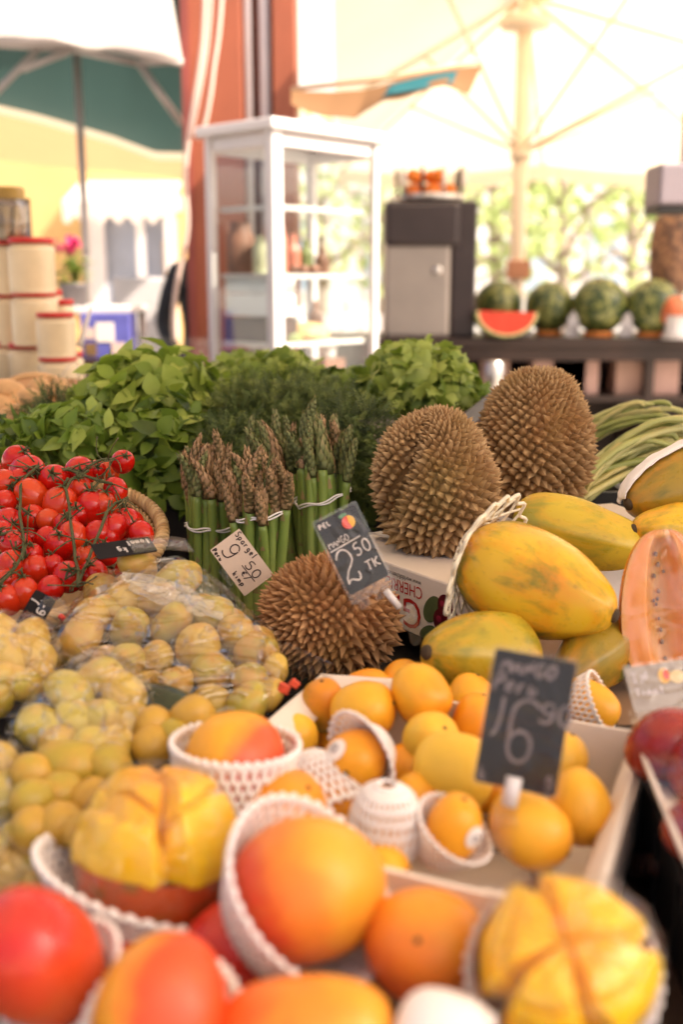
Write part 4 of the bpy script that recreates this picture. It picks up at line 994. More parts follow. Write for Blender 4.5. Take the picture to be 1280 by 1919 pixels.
for k in range(7):
    pts = [at(x, y, tomY(y) - .035) for x, y in STEM[k]]
    th = thing('tomato_truss', TL[k], 'tomatoes', pts[0], None, 'vine tomatoes in the wicker basket'); trs.append((th, pts))
    q = [pts[0]]
    for i in range(len(pts) - 1): q += [lerp(pts[i], pts[i + 1], .25), lerp(pts[i], pts[i + 1], .75)]
    q.append(pts[-1]); b = MB()
    q = [x + Vector((.003 * nz(x.x * 60, x.z * 60, 1), 0, .003 * nz(x.x * 60, x.z * 60, 4))) for x in q]
    b.tube([x - pts[0] for x in q], [.0021 * (1 + .25 * nz(i, k, 0)) for i in range(len(q))], 7, tint=[.35 + .3 * nz(i * .8, k, 2) for i in range(len(q))])
    rr = random.Random(k + 70)
    for i in range(9):                                   # curled dead sepals and side stalks
        o = rr.choice(q) - pts[0]; d = Vector((rr.uniform(-1, 1), rr.uniform(-.8, .2), rr.uniform(-.6, .8))).normalized(); d2 = Vector((rr.uniform(-1, 1), rr.uniform(-.6, .2), rr.uniform(-1, 1)))
        ln = rr.uniform(.012, .03); b.tube([o + d * ln * t + d2 * ln * .8 * t * t for t in (0, .3, .6, .85, 1)], [.0012, .001, .0009, .0008, .0013], 5, tint=rr.uniform(.2, .9))
    b.obj('stem', MT['vine'], th)
rr = random.Random(5); tomc = []
for (x, y, r, vv, k) in TOM:
    th, pts = trs[k]; p = at(x, y, tomY(y) + rr.uniform(-.006, .012)); tomc.append(p)
    near = min(pts, key=lambda s: (s - p).length)
    up = ((near - p).normalized() * .8 + Vector((rr.uniform(-.6, .6), rr.uniform(-.5, .1), rr.uniform(-.2, .9)))).normalized()
    sc = 1.13 * r * mpp(p) / .0150
    o = put(TM[vv], 'tomato', th, p - th.location, quat_z(up, rr.uniform(0, 6))); o.scale = (sc,) * 3
    cxo = put(CX[rr.randrange(4)], 'calyx', o, (0, 0, .0150 * (1.0 + .09 * vv) * 1.0))
    b = MB(); a = p + up * .0165 * sc; m_ = lerp(a, near, .5) + Vector((0, -.004, .004)); e = a + (near - a).normalized() * min((near - a).length, .04)
    b.tube([v - p for v in (a, lerp(a, m_, .6), lerp(m_, e, .4), e)], .0011, 5, tint=.5)
    s_ = b.mesh('stalk', MT['vine']); s_.transform((o.rotation_quaternion.to_matrix().to_4x4() @ Matrix.Diagonal((sc, sc, sc, 1))).inverted()); put(s_, 'stalk', o)
# a second, lower layer showing through the gaps
thl = thing('tomato_truss', 'tomatoes deep in the basket under the other vines', 'tomatoes', at(100, 1000, 1.46), None, 'vine tomatoes in the wicker basket')
for i in range(52):
    y = 880 + (i * 37) % 240; x = -15 + (i * 61) % 270 - max(0, (y - 1060)) * .5
    if y < 960 and x > 215: continue
    p = at(x, y, tomY(y) + .045 + .02 * rr.random()); o = put(TM[i % 4], 'tomato', thl, p - thl.location, quat_z(Vector((rr.gauss(0, 1), rr.gauss(0, 1), 1)))); o.scale = (.95,) * 3
# wicker basket
MT['wicker'] = tintmat('wicker', [(0, (.20, .10, .035)), (.5, (.42, .25, .10)), (1, (.56, .37, .18))], .55, 30, .35, bmp=.15)
bk = thing('wicker_basket', 'round woven wicker basket full of red vine tomatoes', 'basket', (-.535, 1.42, 1.02), Quaternion((1, 0, 0), radians(9)) @ Quaternion((0, 1, 0), radians(-2)))
RB, HB = .292, .115
def ring(r, z, n=160, amp=0.0, fr=0, ph=0, ampz=0.0): return [Vector(((r + amp * sin(fr * 2 * pi * j / n + ph)) * cos(2 * pi * j / n), (r + amp * sin(fr * 2 * pi * j / n + ph)) * sin(2 * pi * j / n), z + ampz * sin(fr * 2 * pi * j / n + ph + 1.57))) for j in range(n)]
b = MB()
for k in range(16):
    z = .006 + k * .0064; r = lerp(.220, RB - .004, (k / 15) ** .8)
    b.tube(ring(r, z, 240, .0038, 28, pi * (k % 2)), .0035, 5, tint=.15 + .6 * rr.random(), closed=True)
b.obj('woven_side', MT['wicker'], bk)
b = MB()
for k in range(56):
    a = 2 * pi * k / 56; b.tube([Vector((r * cos(a), r * sin(a), z)) for r, z in ((.205, .0), (.24, .03), (.270, .07), (RB - .002, HB))], .0028, 5, tint=.3)
b.obj('stake', MT['wicker'], bk)
b = MB()
for k in range(4): b.tube(ring(RB + .001, HB + .004, 560, .0062, 36, 2 * pi * k / 4, .0062), .0046, 6, tint=.35 + .2 * k, closed=True)
for k in range(3): b.tube(ring(RB - .012, HB - .004, 400, .003, 36, 2 * pi * k / 3, .003), .003, 5, tint=.3 + .2 * k, closed=True)
b.obj('braided_rim', MT['wicker'], bk)
b = MB(); b.lathe([(0, .004), (.20, .004), (.205, .010)], 40); b.obj('base', MT['wicker'], bk)
b = MB(); b.lathe([(0, 0), (.16, 0), (.17, .035), (0, .036)], 30); ris = b.obj('basket_riser', MT['black_plastic'], None, (-.535, 1.42, .982)); tag(ris, 'low round black riser under the wicker tomato basket', 'riser')

# ------------------------------------------------------------------ potatoes
def pot_mat(name, c1, c2, c3):
    m, nt, b = newmat(name); v = coords(nt, 'Object', (1, 1, 1)); oi = nd(nt, 'ShaderNodeObjectInfo')
    n = noise_tex(nt, v, 1.1, 4); n2 = noise_tex(nt, v, 5, 4); n3 = noise_tex(nt, v, 14, 2)
    f = math_(nt, 'ADD', n, math_(nt, 'MULTIPLY', math_(nt, 'SUBTRACT', oi.outputs['Random'], .5), .5))
    c = ramp(nt, f, [(.25, c1), (.5, c2), (.75, c3)])
    c = mix(nt, ramp(nt, n2, [(.58, 0), (.75, .35)]), c, (.28, .15, .05)); c = mix(nt, ramp(nt, n3, [(.68, 0), (.75, .5)]), c, (.20, .11, .04))
    L(nt, c, b.inputs['Base Color']); b.inputs['Roughness'].default_value = .42; bump(nt, b, n2, .15, .002); return m
MT['pot'] = pot_mat('potato_skin', (.58, .38, .065), (.56, .30, .06), (.46, .36, .05))
MT['pot_y'] = pot_mat('potato_skin_yellow', (.64, .44, .06), (.62, .37, .06), (.54, .43, .05))
MT['pot_d'] = pot_mat('potato_skin_earthy', (.52, .29, .035), (.54, .31, .04), (.42, .30, .035))
PM_ = {}
for mk in ('pot', 'pot_y', 'pot_d'):
    for k in range(5): PM_[mk, k] = fruit_mesh('potato', surf(2 * (.99, 1.12, 1.3, 1.05, 1.2)[k], 1.0, (.9, .86, .8, .95, .85)[k], .05, (.96, .9, .88, 1, .93)[k], .06, 0, 0, .10, k * 3 + 1), MT[mk], 24, 16)
ORD = ['first', 'second', 'third', 'fourth', 'fifth', 'sixth', 'seventh', 'eighth', 'ninth']
def potatoes(rows, Yf, mat, where, group, seed, long=0):
    rr = random.Random(seed); out = []
    RW = ['back', 'second', 'third', 'fourth', 'front']
    for ri, row in enumerate(rows):
        row = sorted(row); rn = RW[ri] if ri < len(rows) - 1 or len(rows) > 5 else 'front'
        for ci, e in enumerate(row):
            x, y, r = e[:3]; kv = e[3] if len(e) > 3 else rr.randrange(5)
            p = at(x, y, Yf(y) + rr.uniform(-.008, .008)); s = r * mpp(p)
            o = put(PM_[mat, kv], 'potato', None, p, quat_z(Vector((rr.gauss(0, 1), rr.gauss(0, .6), rr.gauss(0, .7)))))
            o.scale = (s, s, s); out.append((p, s * (.99, 1.12, 1.3, 1.05, 1.2)[kv]))
            pos = f"{ORD[ci]} from left in the {rn} row" if len(row) > 1 else f"alone in the {rn} row"
            tag(o, f"{'greenish' if kv == 2 else 'small' if r < 33 else 'yellow'} potato, {pos} {where}", 'potato', group)
    return out
def bag(pts, c_off, label, name='plastic_bag', grow=.004, seed=0, mat='bag', neck=None, lv=5):
    bm = bmesh.new()
    for p, r in pts:
        for d in ((1, 0, 0), (-1, 0, 0), (0, 1, 0), (0, -1, 0), (0, 0, 1), (0, 0, -1), (.6, .6, .5), (-.6, .6, .5), (.6, -.6, .5), (-.6, -.6, .5), (.6, -.6, -.5), (-.6, -.6, -.5)): bm.verts.new(p + Vector(d) * (r + grow))
    if neck is not None:
        for n_ in neck: bm.verts.new(n_)
    bmesh.ops.convex_hull(bm, input=bm.verts); bm.faces.ensure_lookup_table(); tree = BVHTree.FromBMesh(bm)
    c = sum((p for p, r in pts), Vector()) / len(pts) + Vector(c_off); bm.free()
    bm = bmesh.new(); bmesh.ops.create_icosphere(bm, subdivisions=lv, radius=1)
    for v in bm.verts:
        u = v.co.normalized(); hit = tree.ray_cast(c, u)
        d = hit[3] if hit[0] is not None else .05
        v.co = u * d
    for _ in range(3): bmesh.ops.smooth_vert(bm, verts=bm.verts, factor=.5, use_axis_x=True, use_axis_y=True, use_axis_z=True)
    for v in bm.verts:
        u = v.co.normalized(); q = v.co * 26
        wv = .0045 * (abs(nz(q.x * .8 + seed, q.y * .8, q.z * .8)) - .25) + .003 * (1 - abs(nz(q.x * 2.2 + 2 * nz(q.x, q.y, q.z), q.y * .9 + seed, q.z * 2.2))) ** 5
        v.co += u * wv
    vs = [v.co.copy() for v in bm.verts]; fs = [tuple(v.index for v in f.verts) for f in bm.faces]; bm.free()
    b = MB(); b.add(vs, fs); o = b.obj(name, MT[mat], None, c)
    return tag(o, label, 'bag', 'clear bags of potatoes')
Y1 = lambda y: 1.215 - (y - 1060) * .20 / 260
A = potatoes([[(332, 1086, 38), (258, 1060, 34, 2), (205, 1140, 30)], [(175, 1155, 33), (232, 1124, 37), (294, 1122, 34), (394, 1152, 37), (442, 1184, 36)],
      [(149, 1201, 42, 2), (243, 1178, 37), (322, 1168, 37, 2), (370, 1212, 44, 0), (482, 1220, 41)],
      [(200, 1238, 30), (236, 1242, 37), (293, 1232, 32, 0), (399, 1262, 41, 1), (469, 1276, 37), (516, 1256, 26)],
      [(276, 1276, 23, 2), (328, 1280, 33, 1), (391, 1318, 37), (465, 1318, 40, 1), (505, 1300, 28)]], Y1, 'pot', 'of the large clear bag', 'potatoes in the large clear bag', 3)
filler = []
rr = random.Random(8)
for i in range(26):
    x = 190 + (i * 53) % 310; y = 1110 + (i * 29) % 190
    if x < 240 and y > 1230: continue
    p = at(x, y, Y1(y) + .045); s = 36 * mpp(p); o = put(PM_['pot', i % 5], 'potato', None, p, quat_z(Vector((rr.gauss(0, 1), rr.gauss(0, 1), 1)))); o.scale = (s, s, s); filler.append((p, s))
    tag(o, 'potato of the lower layer inside the large clear bag', 'potato', 'potatoes in the large clear bag')
bag(A[2:] + filler, (0, .02, -.01), 'large clear plastic bag of potatoes with a shiny folded top edge', seed=1, neck=[at(105, 1215, 1.12), at(235, 1080, 1.19), at(540, 1245, 1.06), at(415, 1130, 1.16)])
# folded top edge of the bag, its white highlight put in as haze
b = MB()
e0, e1_, = at(228, 1076, 1.165), at(402, 1133, 1.125)
def fold(u, v):
    p = lerp(e0, e1_, u); return p + Vector((0, -.004, 0)) + CU * (.013 * (v - .4) * (.4 + sin(pi * u)) + .008 * nz(u * 5, v * 2, 1)) + CF * (.012 * (v - .5) + .004 * nz(u * 8, 3, v))
b.grid(fold, 40, 8); b.grid(lambda u, v: fold(u, v) + CU * -.012 - CF * .006 + CR * .01, 40, 8)
fo = b.obj('bag_fold', film('bag_fold_highlight_film', .26, .5, .18, 40, haze=.16, strength=.6), None, (0, 0, 0)); tag(fo, 'shiny folded plastic strip, its highlight whitened in, along the top of the large potato bag', 'bag fold')
fo.name = 'plastic_strip'
Y2 = lambda y: 1.00 - (y - 1260) * .12 / 160
B = potatoes([[(184, 1275, 44, 2), (131, 1300, 42), (232, 1302, 42)], [(79, 1367, 46, 2), (144, 1352, 44), (190, 1345, 38), (238, 1362, 46)], [(110, 1398, 40), (165, 1405, 42), (215, 1400, 40)]], Y2, 'pot_y', 'of the smaller hazy bag', 'potatoes in the smaller clear bag', 5)
bag(B, (0, .0, 0), 'smaller hazy clear bag of long yellow potatoes in front of the large bag', seed=4, grow=.007, neck=[at(70, 1285, 1.0), at(275, 1330, .95)])
Y3 = lambda y: 1.06 - (y - 1190) * .1 / 120
C_ = potatoes([[(5, 1190, 36), (57, 1195, 36)], [(12, 1228, 42, 2), (60, 1228, 40)], [(39, 1282, 36), (-5, 1290, 42), (75, 1262, 26)]], Y3, 'pot_y', 'of the left edge bag', 'potatoes in the bag at the left edge', 6)
bag(C_, (0, 0, 0), 'bright clear bag of yellow potatoes at the left edge below the tomato basket', seed=7, grow=.006, neck=[at(95, 1215, 1.03)])
Y4 = lambda y: .93 - (y - 1340) * .16 / 220
potatoes([[(290, 1362, 40), (362, 1356, 46), (330, 1385, 40)], [(122, 1432, 52, 2), (284, 1398, 40), (205, 1440, 46), (60, 1450, 40)], [(60, 1500, 44), (110, 1490, 46), (170, 1500, 44)], [(112, 1545, 46), (165, 1565, 42), (60, 1560, 44)]], Y4, 'pot_d', 'of the loose heap', 'loose potatoes below the bags', 9)
Y5 = lambda y: .87 - (y - 1440) * .10 / 200
D_ = potatoes([[(-8, 1440, 44), (2, 1500, 48)], [(30, 1585, 52), (-20, 1600, 52), (72, 1618, 46)], [(20, 1650, 52), (80, 1660, 40)]], Y5, 'pot_y', 'of the lower left bag', 'potatoes in the lower left bag', 10)
bag(D_[2:], (0, 0, 0), 'clear bag of orange yellow potatoes in the lower left corner above the red mango', seed=9, grow=.006)
bag(D_[:2], (0, 0, 0), 'clear bag with two potatoes cut off by the left edge', seed=11, grow=.007)
p = at(100, 1612, .76); b = MB(); b.tube([p - p + Vector((-.006, 0, .006)), Vector((0, -.002, 0)), Vector((.008, 0, -.010))], [.004, .006, .004], 10); tg = b.obj('bag_clip', plain('blue_plastic', (.02, .025, .07), .15, .2, 20), None, p); tag(tg, 'shiny dark blue bag clip beside the wrapped cut mango', 'bag clip')
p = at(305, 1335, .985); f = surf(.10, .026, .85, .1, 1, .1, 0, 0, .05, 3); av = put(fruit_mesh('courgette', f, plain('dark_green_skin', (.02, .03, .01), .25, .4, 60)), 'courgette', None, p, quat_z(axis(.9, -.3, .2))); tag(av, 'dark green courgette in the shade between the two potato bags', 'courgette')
# red and pink twist tag by the bag corner
p = at(532, 1290, 1.02); b = MB(); b.box((0, 0, 0), (.012, .006, .010), Quaternion((0, 1, 0), .4)); b.box((.011, -.002, .006), (.010, .003, .008), Quaternion((0, 1, 0), .7)); tg = b.obj('bag_tag', plain('orange_red_tag', (.75, .09, .04), .4, .3, 90), None, p, bevel=.001); tag(tg, 'small red and pink tag at the right corner of the large potato bag', 'tag')

# ------------------------------------------------------------------ herbs
def leafmat(name, stops, trans=.35, rough=.45): return tintmat(name, stops, rough, 30, .35, trans, .15, 120, .4, (.20, .30, .03))
MT['mint'] = leafmat('mint_leaf', [(0, (.035, .06, .010)), (.35, (.11, .18, .02)), (.7, (.26, .36, .045)), (1, (.42, .50, .10))])
MT['coriander'] = leafmat('coriander_leaf', [(0, (.05, .08, .012)), (.5, (.19, .28, .035)), (1, (.44, .52, .12))])
MT['basil'] = leafmat('basil_leaf', [(0, (.04, .08, .012)), (.5, (.15, .25, .03)), (1, (.36, .46, .09))])
MT['dill'] = tintmat('dill_frond', [(0, (.03, .055, .012)), (.5, (.10, .145, .03)), (1, (.22, .26, .06))], .6, 40, .3, .2)
MT['herb_stem'] = plain('herb_stem', (.12, .17, .04), .5, .3, 30)
def leaf(b, p, d, n, ln, wd, tint, curl=.25, fold=.25, shape=(0, .75, 1, .72, 0), rr=rnd):
    d = d.normalized(); n = (n - d * n.dot(d)).normalized(); s = d.cross(n); k = len(shape); vs = []
    for i, q in enumerate(shape):
        t = i / (k - 1); c = p + d * ln * t + n * (ln * (-curl * t * t)); wv = wd * .5 * q
        up = n * (wv * fold) + n * (wd * .07 * nz(t * 4 + p.x * 90, p.z * 90, i))
        vs += [c - s * wv + up, c, c + s * wv + up]
    fs = []
    for i in range(k - 1): fs += [(3 * i, 3 * i + 1, 3 * i + 4, 3 * i + 3), (3 * i + 1, 3 * i + 2, 3 * i + 5, 3 * i + 4)]
    b.add(vs, fs, 0, tint)
def lobed(b, p, d, n, ln, tint, rr):
    d = d.normalized(); n = (n - d * n.dot(d)).normalized(); s = d.cross(n)
    prof = [(0, 0), (-.30, .22), (-.58, .30), (-.50, .50), (-.62, .66), (-.32, .66), (-.24, .92), (0, 1.0), (.24, .92), (.32, .66), (.62, .66), (.50, .50), (.58, .30), (.30, .22)]
    c = p + d * ln * .5 + n * ln * .06; vs = [c]
    for x, y in prof: vs.append(p + s * (x * ln * rr.uniform(.85, 1.1)) + d * (y * ln) + n * (ln * rr.uniform(-.12, .06) - ln * .25 * x * x - .15 * ln * y * y))
    b.add(vs, [(0, 1 + i, 1 + (i + 1) % 14) for i in range(14)], 0, tint)
def bunch(name, label, cat, px, py, Y, rxp, ryp, dep, kind, n, size, seed, tint0=.5, tj=.25, mat='mint', droop=.3, core=True, stems=0, grad=0.0):
    p = at(px, py, Y); k = mpp(p); rx, rz = rxp * k, ryp * k; rr = random.Random(seed)
    th = thing(name, label, cat, p, None, 'heaped green herbs'); b = MB()
    for i in range(n):
        u = Vector((rr.gauss(0, 1), rr.gauss(0, 1), rr.gauss(0, 1) + .25)).normalized()
        if u.y > .55: u.y *= -1
        q = rr.uniform(.70, 1.06) + .26 * nz(u.x * 2.6 + seed, u.y * 2.6, u.z * 2.6) + .14 * nz(u.x * 6 + seed, u.y * 6, u.z * 6)
        c = Vector((u.x * rx * q, u.y * dep * q, u.z * rz * q))
        out = Vector((u.x / rx, u.y / dep, u.z / rz)).normalized()
        t = Vector((rr.gauss(0, 1), rr.gauss(0, 1), rr.gauss(0, 1))); t = t - out * t.dot(out)
        d = (t.normalized() + out * rr.uniform(-.1, 1.0) + Vector((0, 0, -droop * rr.random() + .22))).normalized()
        nn = (out * .7 + Vector((rr.gauss(0, .55), rr.gauss(0, .55) - .15, rr.gauss(0, .55) + .3))).normalized()
        ti = max(0, min(1, tint0 + rr.gauss(0, tj) ))
        sz = size * rr.uniform(.6, 1.25)
        if kind == 'leaf': leaf(b, c, d, nn, sz, sz * rr.uniform(.58, .78), ti, rr.uniform(.05, .5), rr.uniform(-.1, .5), rr=rr)
        elif kind == 'point': leaf(b, c, d, nn, sz, sz * .5, ti, rr.uniform(.05, .6), rr.uniform(.1, .6), (0, .6, 1, .85, .45, 0), rr=rr)
        elif kind == 'lobed': lobed(b, c, d, nn, sz, ti, rr)
        elif kind == 'dill':
            d = (out * .9 + t.normalized() * .7 + Vector((0, 0, .35))).normalized(); s1_ = d.orthogonal().normalized(); s2_ = d.cross(s1_)
            ln = sz
            for m in range(9):
                o = c + d * ln * (m / 10); a0 = rr.uniform(0, 6.28)
                for q2 in range(3):
                    a = a0 + q2 * 2.1; e = (s1_ * cos(a) + s2_ * sin(a)) * .8 + d * .55; L2 = ln * .34 * (1 - m / 14) * rr.uniform(.6, 1.2); wv = e.cross(d).normalized() * .0008
                    b.add([o - wv, o + wv, o + e * L2 * .55 + wv * .9 + Vector((0, 0, -.1 * L2)), o + e * L2 * .55 - wv * .9 + Vector((0, 0, -.1 * L2)), o + e * L2 + Vector((0, 0, -.25 * L2))], [(0, 1, 2, 3), (3, 2, 4)], 0, ti)
    b.obj('foliage', MT[mat], th)
    if core:
        b = MB()
        for i in range(34 if not stems else stems):
            a = rr.uniform(0, 6.28); q = sqrt(rr.random()) * .8
            b.tube([Vector((q * .45 * rx * cos(a), q * .45 * dep * sin(a), -rz * 1.2)), Vector((q * .7 * rx * cos(a), q * .7 * dep * sin(a), 0)), Vector((q * rx * cos(a), q * dep * sin(a), rz * .75 * sqrt(1 - q * q)))], .0016, 5)
        b.lathe([(.001, -rz * .9), (.62, -rz * .8), (.74, -.1 * rz), (.62, rz * .35), (.3, rz * .6), (.001, rz * .68)], 18, M=Matrix.Diagonal((rx, dep, 1, 1)))
        b.obj('stems', MT['dill'] if kind == 'dill' else MT['mint'], th)
    return th
bunch('mint_bunch', 'leafy mint heap with big bright leaves in front of the display case', 'herbs', 285, 762, 1.97, 128, 84, .10, 'leaf', 460, .052, 1, .80, .24)
bunch('mint_bunch', 'darker mint heap hanging down beside the asparagus', 'herbs', 318, 880, 1.80, 105, 110, .09, 'leaf', 460, .046, 2, .44, .24)
bunch('mint_bunch', 'mint sprigs behind the tomato basket, at the far left', 'herbs', 45, 850, 1.75, 90, 50, .07, 'leaf', 240, .036, 3, .45, .2)
bunch('basil_bunch', 'pale pointed basil leaves just behind the tomatoes', 'herbs', 130, 818, 1.77, 105, 42, .07, 'point', 260, .042, 4, .75, .22, 'basil')
bunch('parsley_bunch', 'bright parsley heap in front of the display case corner', 'herbs', 500, 715, 2.22, 108, 42, .10, 'lobed', 430, .032, 5, .80, .22, 'coriander')
bunch('parsley_bunch', 'low green parsley between the dill and the coriander', 'herbs', 640, 735, 2.16, 78, 36, .09, 'lobed', 320, .030, 6, .45, .2, 'coriander')
bunch('coriander_bunch', 'tall coriander bunch with pale leaves left of the back durian', 'herbs', 790, 722, 2.05, 100, 64, .10, 'lobed', 420, .036, 7, .80, .24, 'coriander')
bunch('coriander_bunch', 'coriander tuft sticking up highest, in front of the juicer', 'herbs', 765, 690, 2.12, 55, 40, .06, 'lobed', 200, .030, 17, .85, .2, 'coriander')
bunch('dill_bunch', 'feathery dark dill heap in the middle of the herbs', 'herbs', 530, 782, 1.93, 140, 62, .09, 'dill', 760, .052, 8, .56, .22, 'dill')
bunch('dill_bunch', 'shaded dill hanging down behind the right asparagus bundle', 'herbs', 665, 880, 1.74, 78, 125, .07, 'dill', 520, .045, 9, .38, .2, 'dill')
bunch('dill_bunch', 'dill behind the left asparagus bundle', 'herbs', 440, 880, 1.76, 90, 90, .06, 'dill', 380, .045, 10, .4, .2, 'dill')
bunch('dill_bunch', 'small dull dill tuft behind the basil', 'herbs', 130, 772, 2.0, 75, 34, .07, 'dill', 240, .045, 12, .4, .2, 'dill')

# ------------------------------------------------------------------ long beans
MT['bean'] = tintmat('long_bean', [(0, (.16, .22, .04)), (.4, (.38, .40, .11)), (.75, (.58, .54, .22)), (1, (.62, .48, .16))], .45, 25, .3, .1)
bn = thing('bean_bundle', 'bundle of long pale green beans fanning out right of the durians', 'beans', at(1150, 930, 1.72))
rr = random.Random(21)
for i in range(46):
    if i < 34:
        s = at(1070 + rr.uniform(0, 30), 925 - rr.uniform(-25, 40), 1.70 + rr.uniform(-.05, .08)); m_ = at(1170 + rr.uniform(-30, 30), 890 - i * 3.4 + rr.uniform(-12, 12), 1.74 + rr.uniform(-.05, .1)); e = at(1275 + rr.uniform(-20, 50), 850 - i * 2.6 + rr.uniform(-14, 14), 1.80 + rr.uniform(-.05, .12)); t_ = e + CR * rr.uniform(.0, .04) - CU * rr.uniform(.0, .06)
        m_ += CU * .010
    else:
        s = at(1085 + rr.uniform(-5, 20), 845 - (i - 34) * 5, 1.95); m_ = at(1150 + rr.uniform(-10, 10), 790 - (i - 34) * 2.5, 1.93); e = at(1195 + rr.uniform(-20, 75), 752 + rr.uniform(-14, 40), 1.92); t_ = e + CR * .02 - CU * rr.uniform(-.005, .03)
    pts = []
    for q in range(15):
        t = q / 14; P = [s, m_, e, t_]
        c = P[0] * (1 - t) ** 3 + P[1] * 3 * t * (1 - t) ** 2 + P[2] * 3 * t * t * (1 - t) + P[3] * t ** 3
        pts.append(c + Vector((.003 * nz(t * 5, i, 0), .003 * nz(t * 5, i, 3), .003 * nz(t * 5, i, 7))) - bn.location)
    r0 = rr.uniform(.0036, .0058); tv = min(1, max(0, rr.gauss(.55, .22)))
    b = MB(); b.tube(pts, [r0 * (.7 if q in (0, 14) else 1) * (1 + .10 * sin(q * 2.1 + i)) for q in range(15)], 7, tint=tv); b.obj('bean', MT['bean'], bn)
for k, (px, py, Y, w_, h_, rz) in enumerate(((1128, 962, 1.58, .12, .06, .35),)):
    p = at(px, py, Y); th = thing('bean_carton', 'small beige carton corner below the beans', 'carton', (p.x, p.y, p.z - h_), rotz(rz)); b = MB(); b.box((0, 0, h_ / 2), (w_, .12, h_)); b.obj('body', MT['carton'], th, bevel=.002)
# grey sheet metal edge behind the durians
p0, p1 = at(868, 792, 1.9), at(925, 748, 2.0)
b = MB(); d = p1 - p0; b.box((p0 + p1) / 2 - p0, (d.length * 1.3, .004, .03), d.to_track_quat('X', 'Z')); q = b.obj('crate_rail', plain('dark_grey_metal', (.10, .08, .07), .4, .2, 9), None, p0); tag(q, 'dark grey rail slanting between the coriander and the back durian', 'rail')

# ------------------------------------------------------------------ right hand tray with red fruit
tr = thing('foam_tray', 'white foam tray with wrapped red fruit at the right edge', 'tray', (.345, .735, 1.088), rotz(-.095))
def trf(u, v):
    a = 2 * pi * u; n_ = 5; c, s = cos(a), sin(a); x = .105 * (abs(c) ** (2 / n_)) * (1 if c > 0 else -1); y = .165 * (abs(s) ** (2 / n_)) * (1 if s > 0 else -1)
    prof = [(.0, .0), (.80, .0), (.88, .006), (.95, .024), (1.0, .028), (1.0, .024), (.955, .019), (.89, .002), (.8, -.004), (.0, -.004)]
    i = min(int(v * 9), 8); t = v * 9 - i; k = lerp(prof[i][0], prof[i + 1][0], t); z = lerp(prof[i][1], prof[i + 1][1], t); return Vector((x * k, y * k, z))
b = MB(); b.grid(trf, 72, 28, closed_u=True); b.obj('shell', plain('white_tray_foam', (.74, .66, .60), .5, .04, 20), tr)
b = MB(); b.grid(lambda u, v: Vector(((u - .5) * .206, (v - .5) * .325, .030 + .020 * sin(pi * u) * sin(pi * v) + .0015 * nz(u * 9, v * 9, 3))), 30, 40); b.obj('cling_film', MT['film'], tr)
for k, (px, py, Y, r, sk, lb) in enumerate(((1245, 1402, .84, 74, 'red', 'dark red mango under film in the white tray at the right edge'), (1318, 1440, .80, 70, 'red', 'second red fruit in the white tray, cut off by the right edge'), (1312, 1560, .72, 66, 'dusky', 'third fruit in the white tray, lowest, cut off by the right edge'))):
    o, f = mango(px, py, Y, r, 1.08, (.3, .5, .6), k, sk, lb, 'red fruit in the white tray', 60 + k)
    o.data.materials.clear(); o.data.materials.append(blush('dark_red_skin_' + 'abc'[k], (.30, .022, .02), (.36, .07, .02), (.2, -.3, -.8), .1, .8, .5, .04, .24, (.22, .015, .03), .2))
crate('apple_crate', 'dark crate carrying the white foam tray at the right edge', .385, .72, .982, .25, .40, .09, -.09)
p = at(1262, 1660, .80); b = MB()
for k in range(3): b.tube([Vector((.05 * sin(a * pi / 10) * 1.0 - .02, -.02 * k + .05 * cos(a * pi / 10), .012 * k - .06 + .05 * cos(a * pi / 10))) for a in range(0, 11)], .010, 8, tint=.2)
hd = b.obj('dark_curved_thing', plain('dark_brown_surface', (.06, .018, .010), .5, .3, 20), None, (p.x, p.y, p.z)); tag(hd, 'dark brown curved thing of unknown kind in the shade between the carton and the foam tray', 'curved thing')  # dark curved shape, what it belongs to is unknown
b = MB(); b.box((0, 0, 0), (.425, .325, .042)); ln_ = b.obj('crate_liner', MT['kraft_dark'], None, (.42, 1.22, 1.0155), bevel=.002); tag(ln_, 'dark brown board lining the crate under the papayas', 'liner')
# ------------------------------------------------------------------ behind the stall
MT['red_steel'] = plain('red_painted_steel', (.27, .068, .03), .5, .18, 2.2, bmp=.05)
MT['canvas'] = fabric('cream_canvas', (.88, .76, .58), .52)
MT['parasol_wood'] = plain('parasol_wood', (.84, .68, .50), .5, .08, 5)
MT['white_canvas'] = fabric('white_canvas', (.88, .80, .74), .45)
MT['green_canvas'] = fabric('green_canvas', (.065, .13, .12), .14)
MT['timber'] = plain('pale_timber', (.55, .33, .19), .5, .15, 5)
MT['wire'] = plain('cable_sheath', (.62, .45, .38), .5, .08, 4)

# unseen awning added over the stall to keep the sun off the fruit
aw = thing('added_shade_awning', 'unseen cream canvas awning on timber rafters, added above the stall for shade', 'awning', (.7, .4, 2.75))
b = MB(); b.grid(lambda u, v: Vector((-3.6 + 7.6 * u, -.66 + 3.16 * v, .22 * (1 - abs(2 * v - 1)) - .03 * sin(pi * u * 4) ** 2 * sin(pi * v))), 40, 24); b.obj('canopy', fabric('shade_awning_canvas', (.74, .62, .48), .24), aw)
for k in range(4):
    x = -3.6 + 7.6 * k / 3; b = MB(); b.tube([(x, -.66, -.05), (x, .92, .16), (x, 2.5, -.05)], .022, 8); b.obj('rafter', MT['timber'], aw)
for x, y in ((-3.6, 2.5), (4.0, 2.5), (-3.6, -.66), (4.0, -.66)):
    b = MB(); b.tube([(x, y, -2.75), (x, y, -.05)], .03, 10); b.obj('post', MT['timber'], aw)

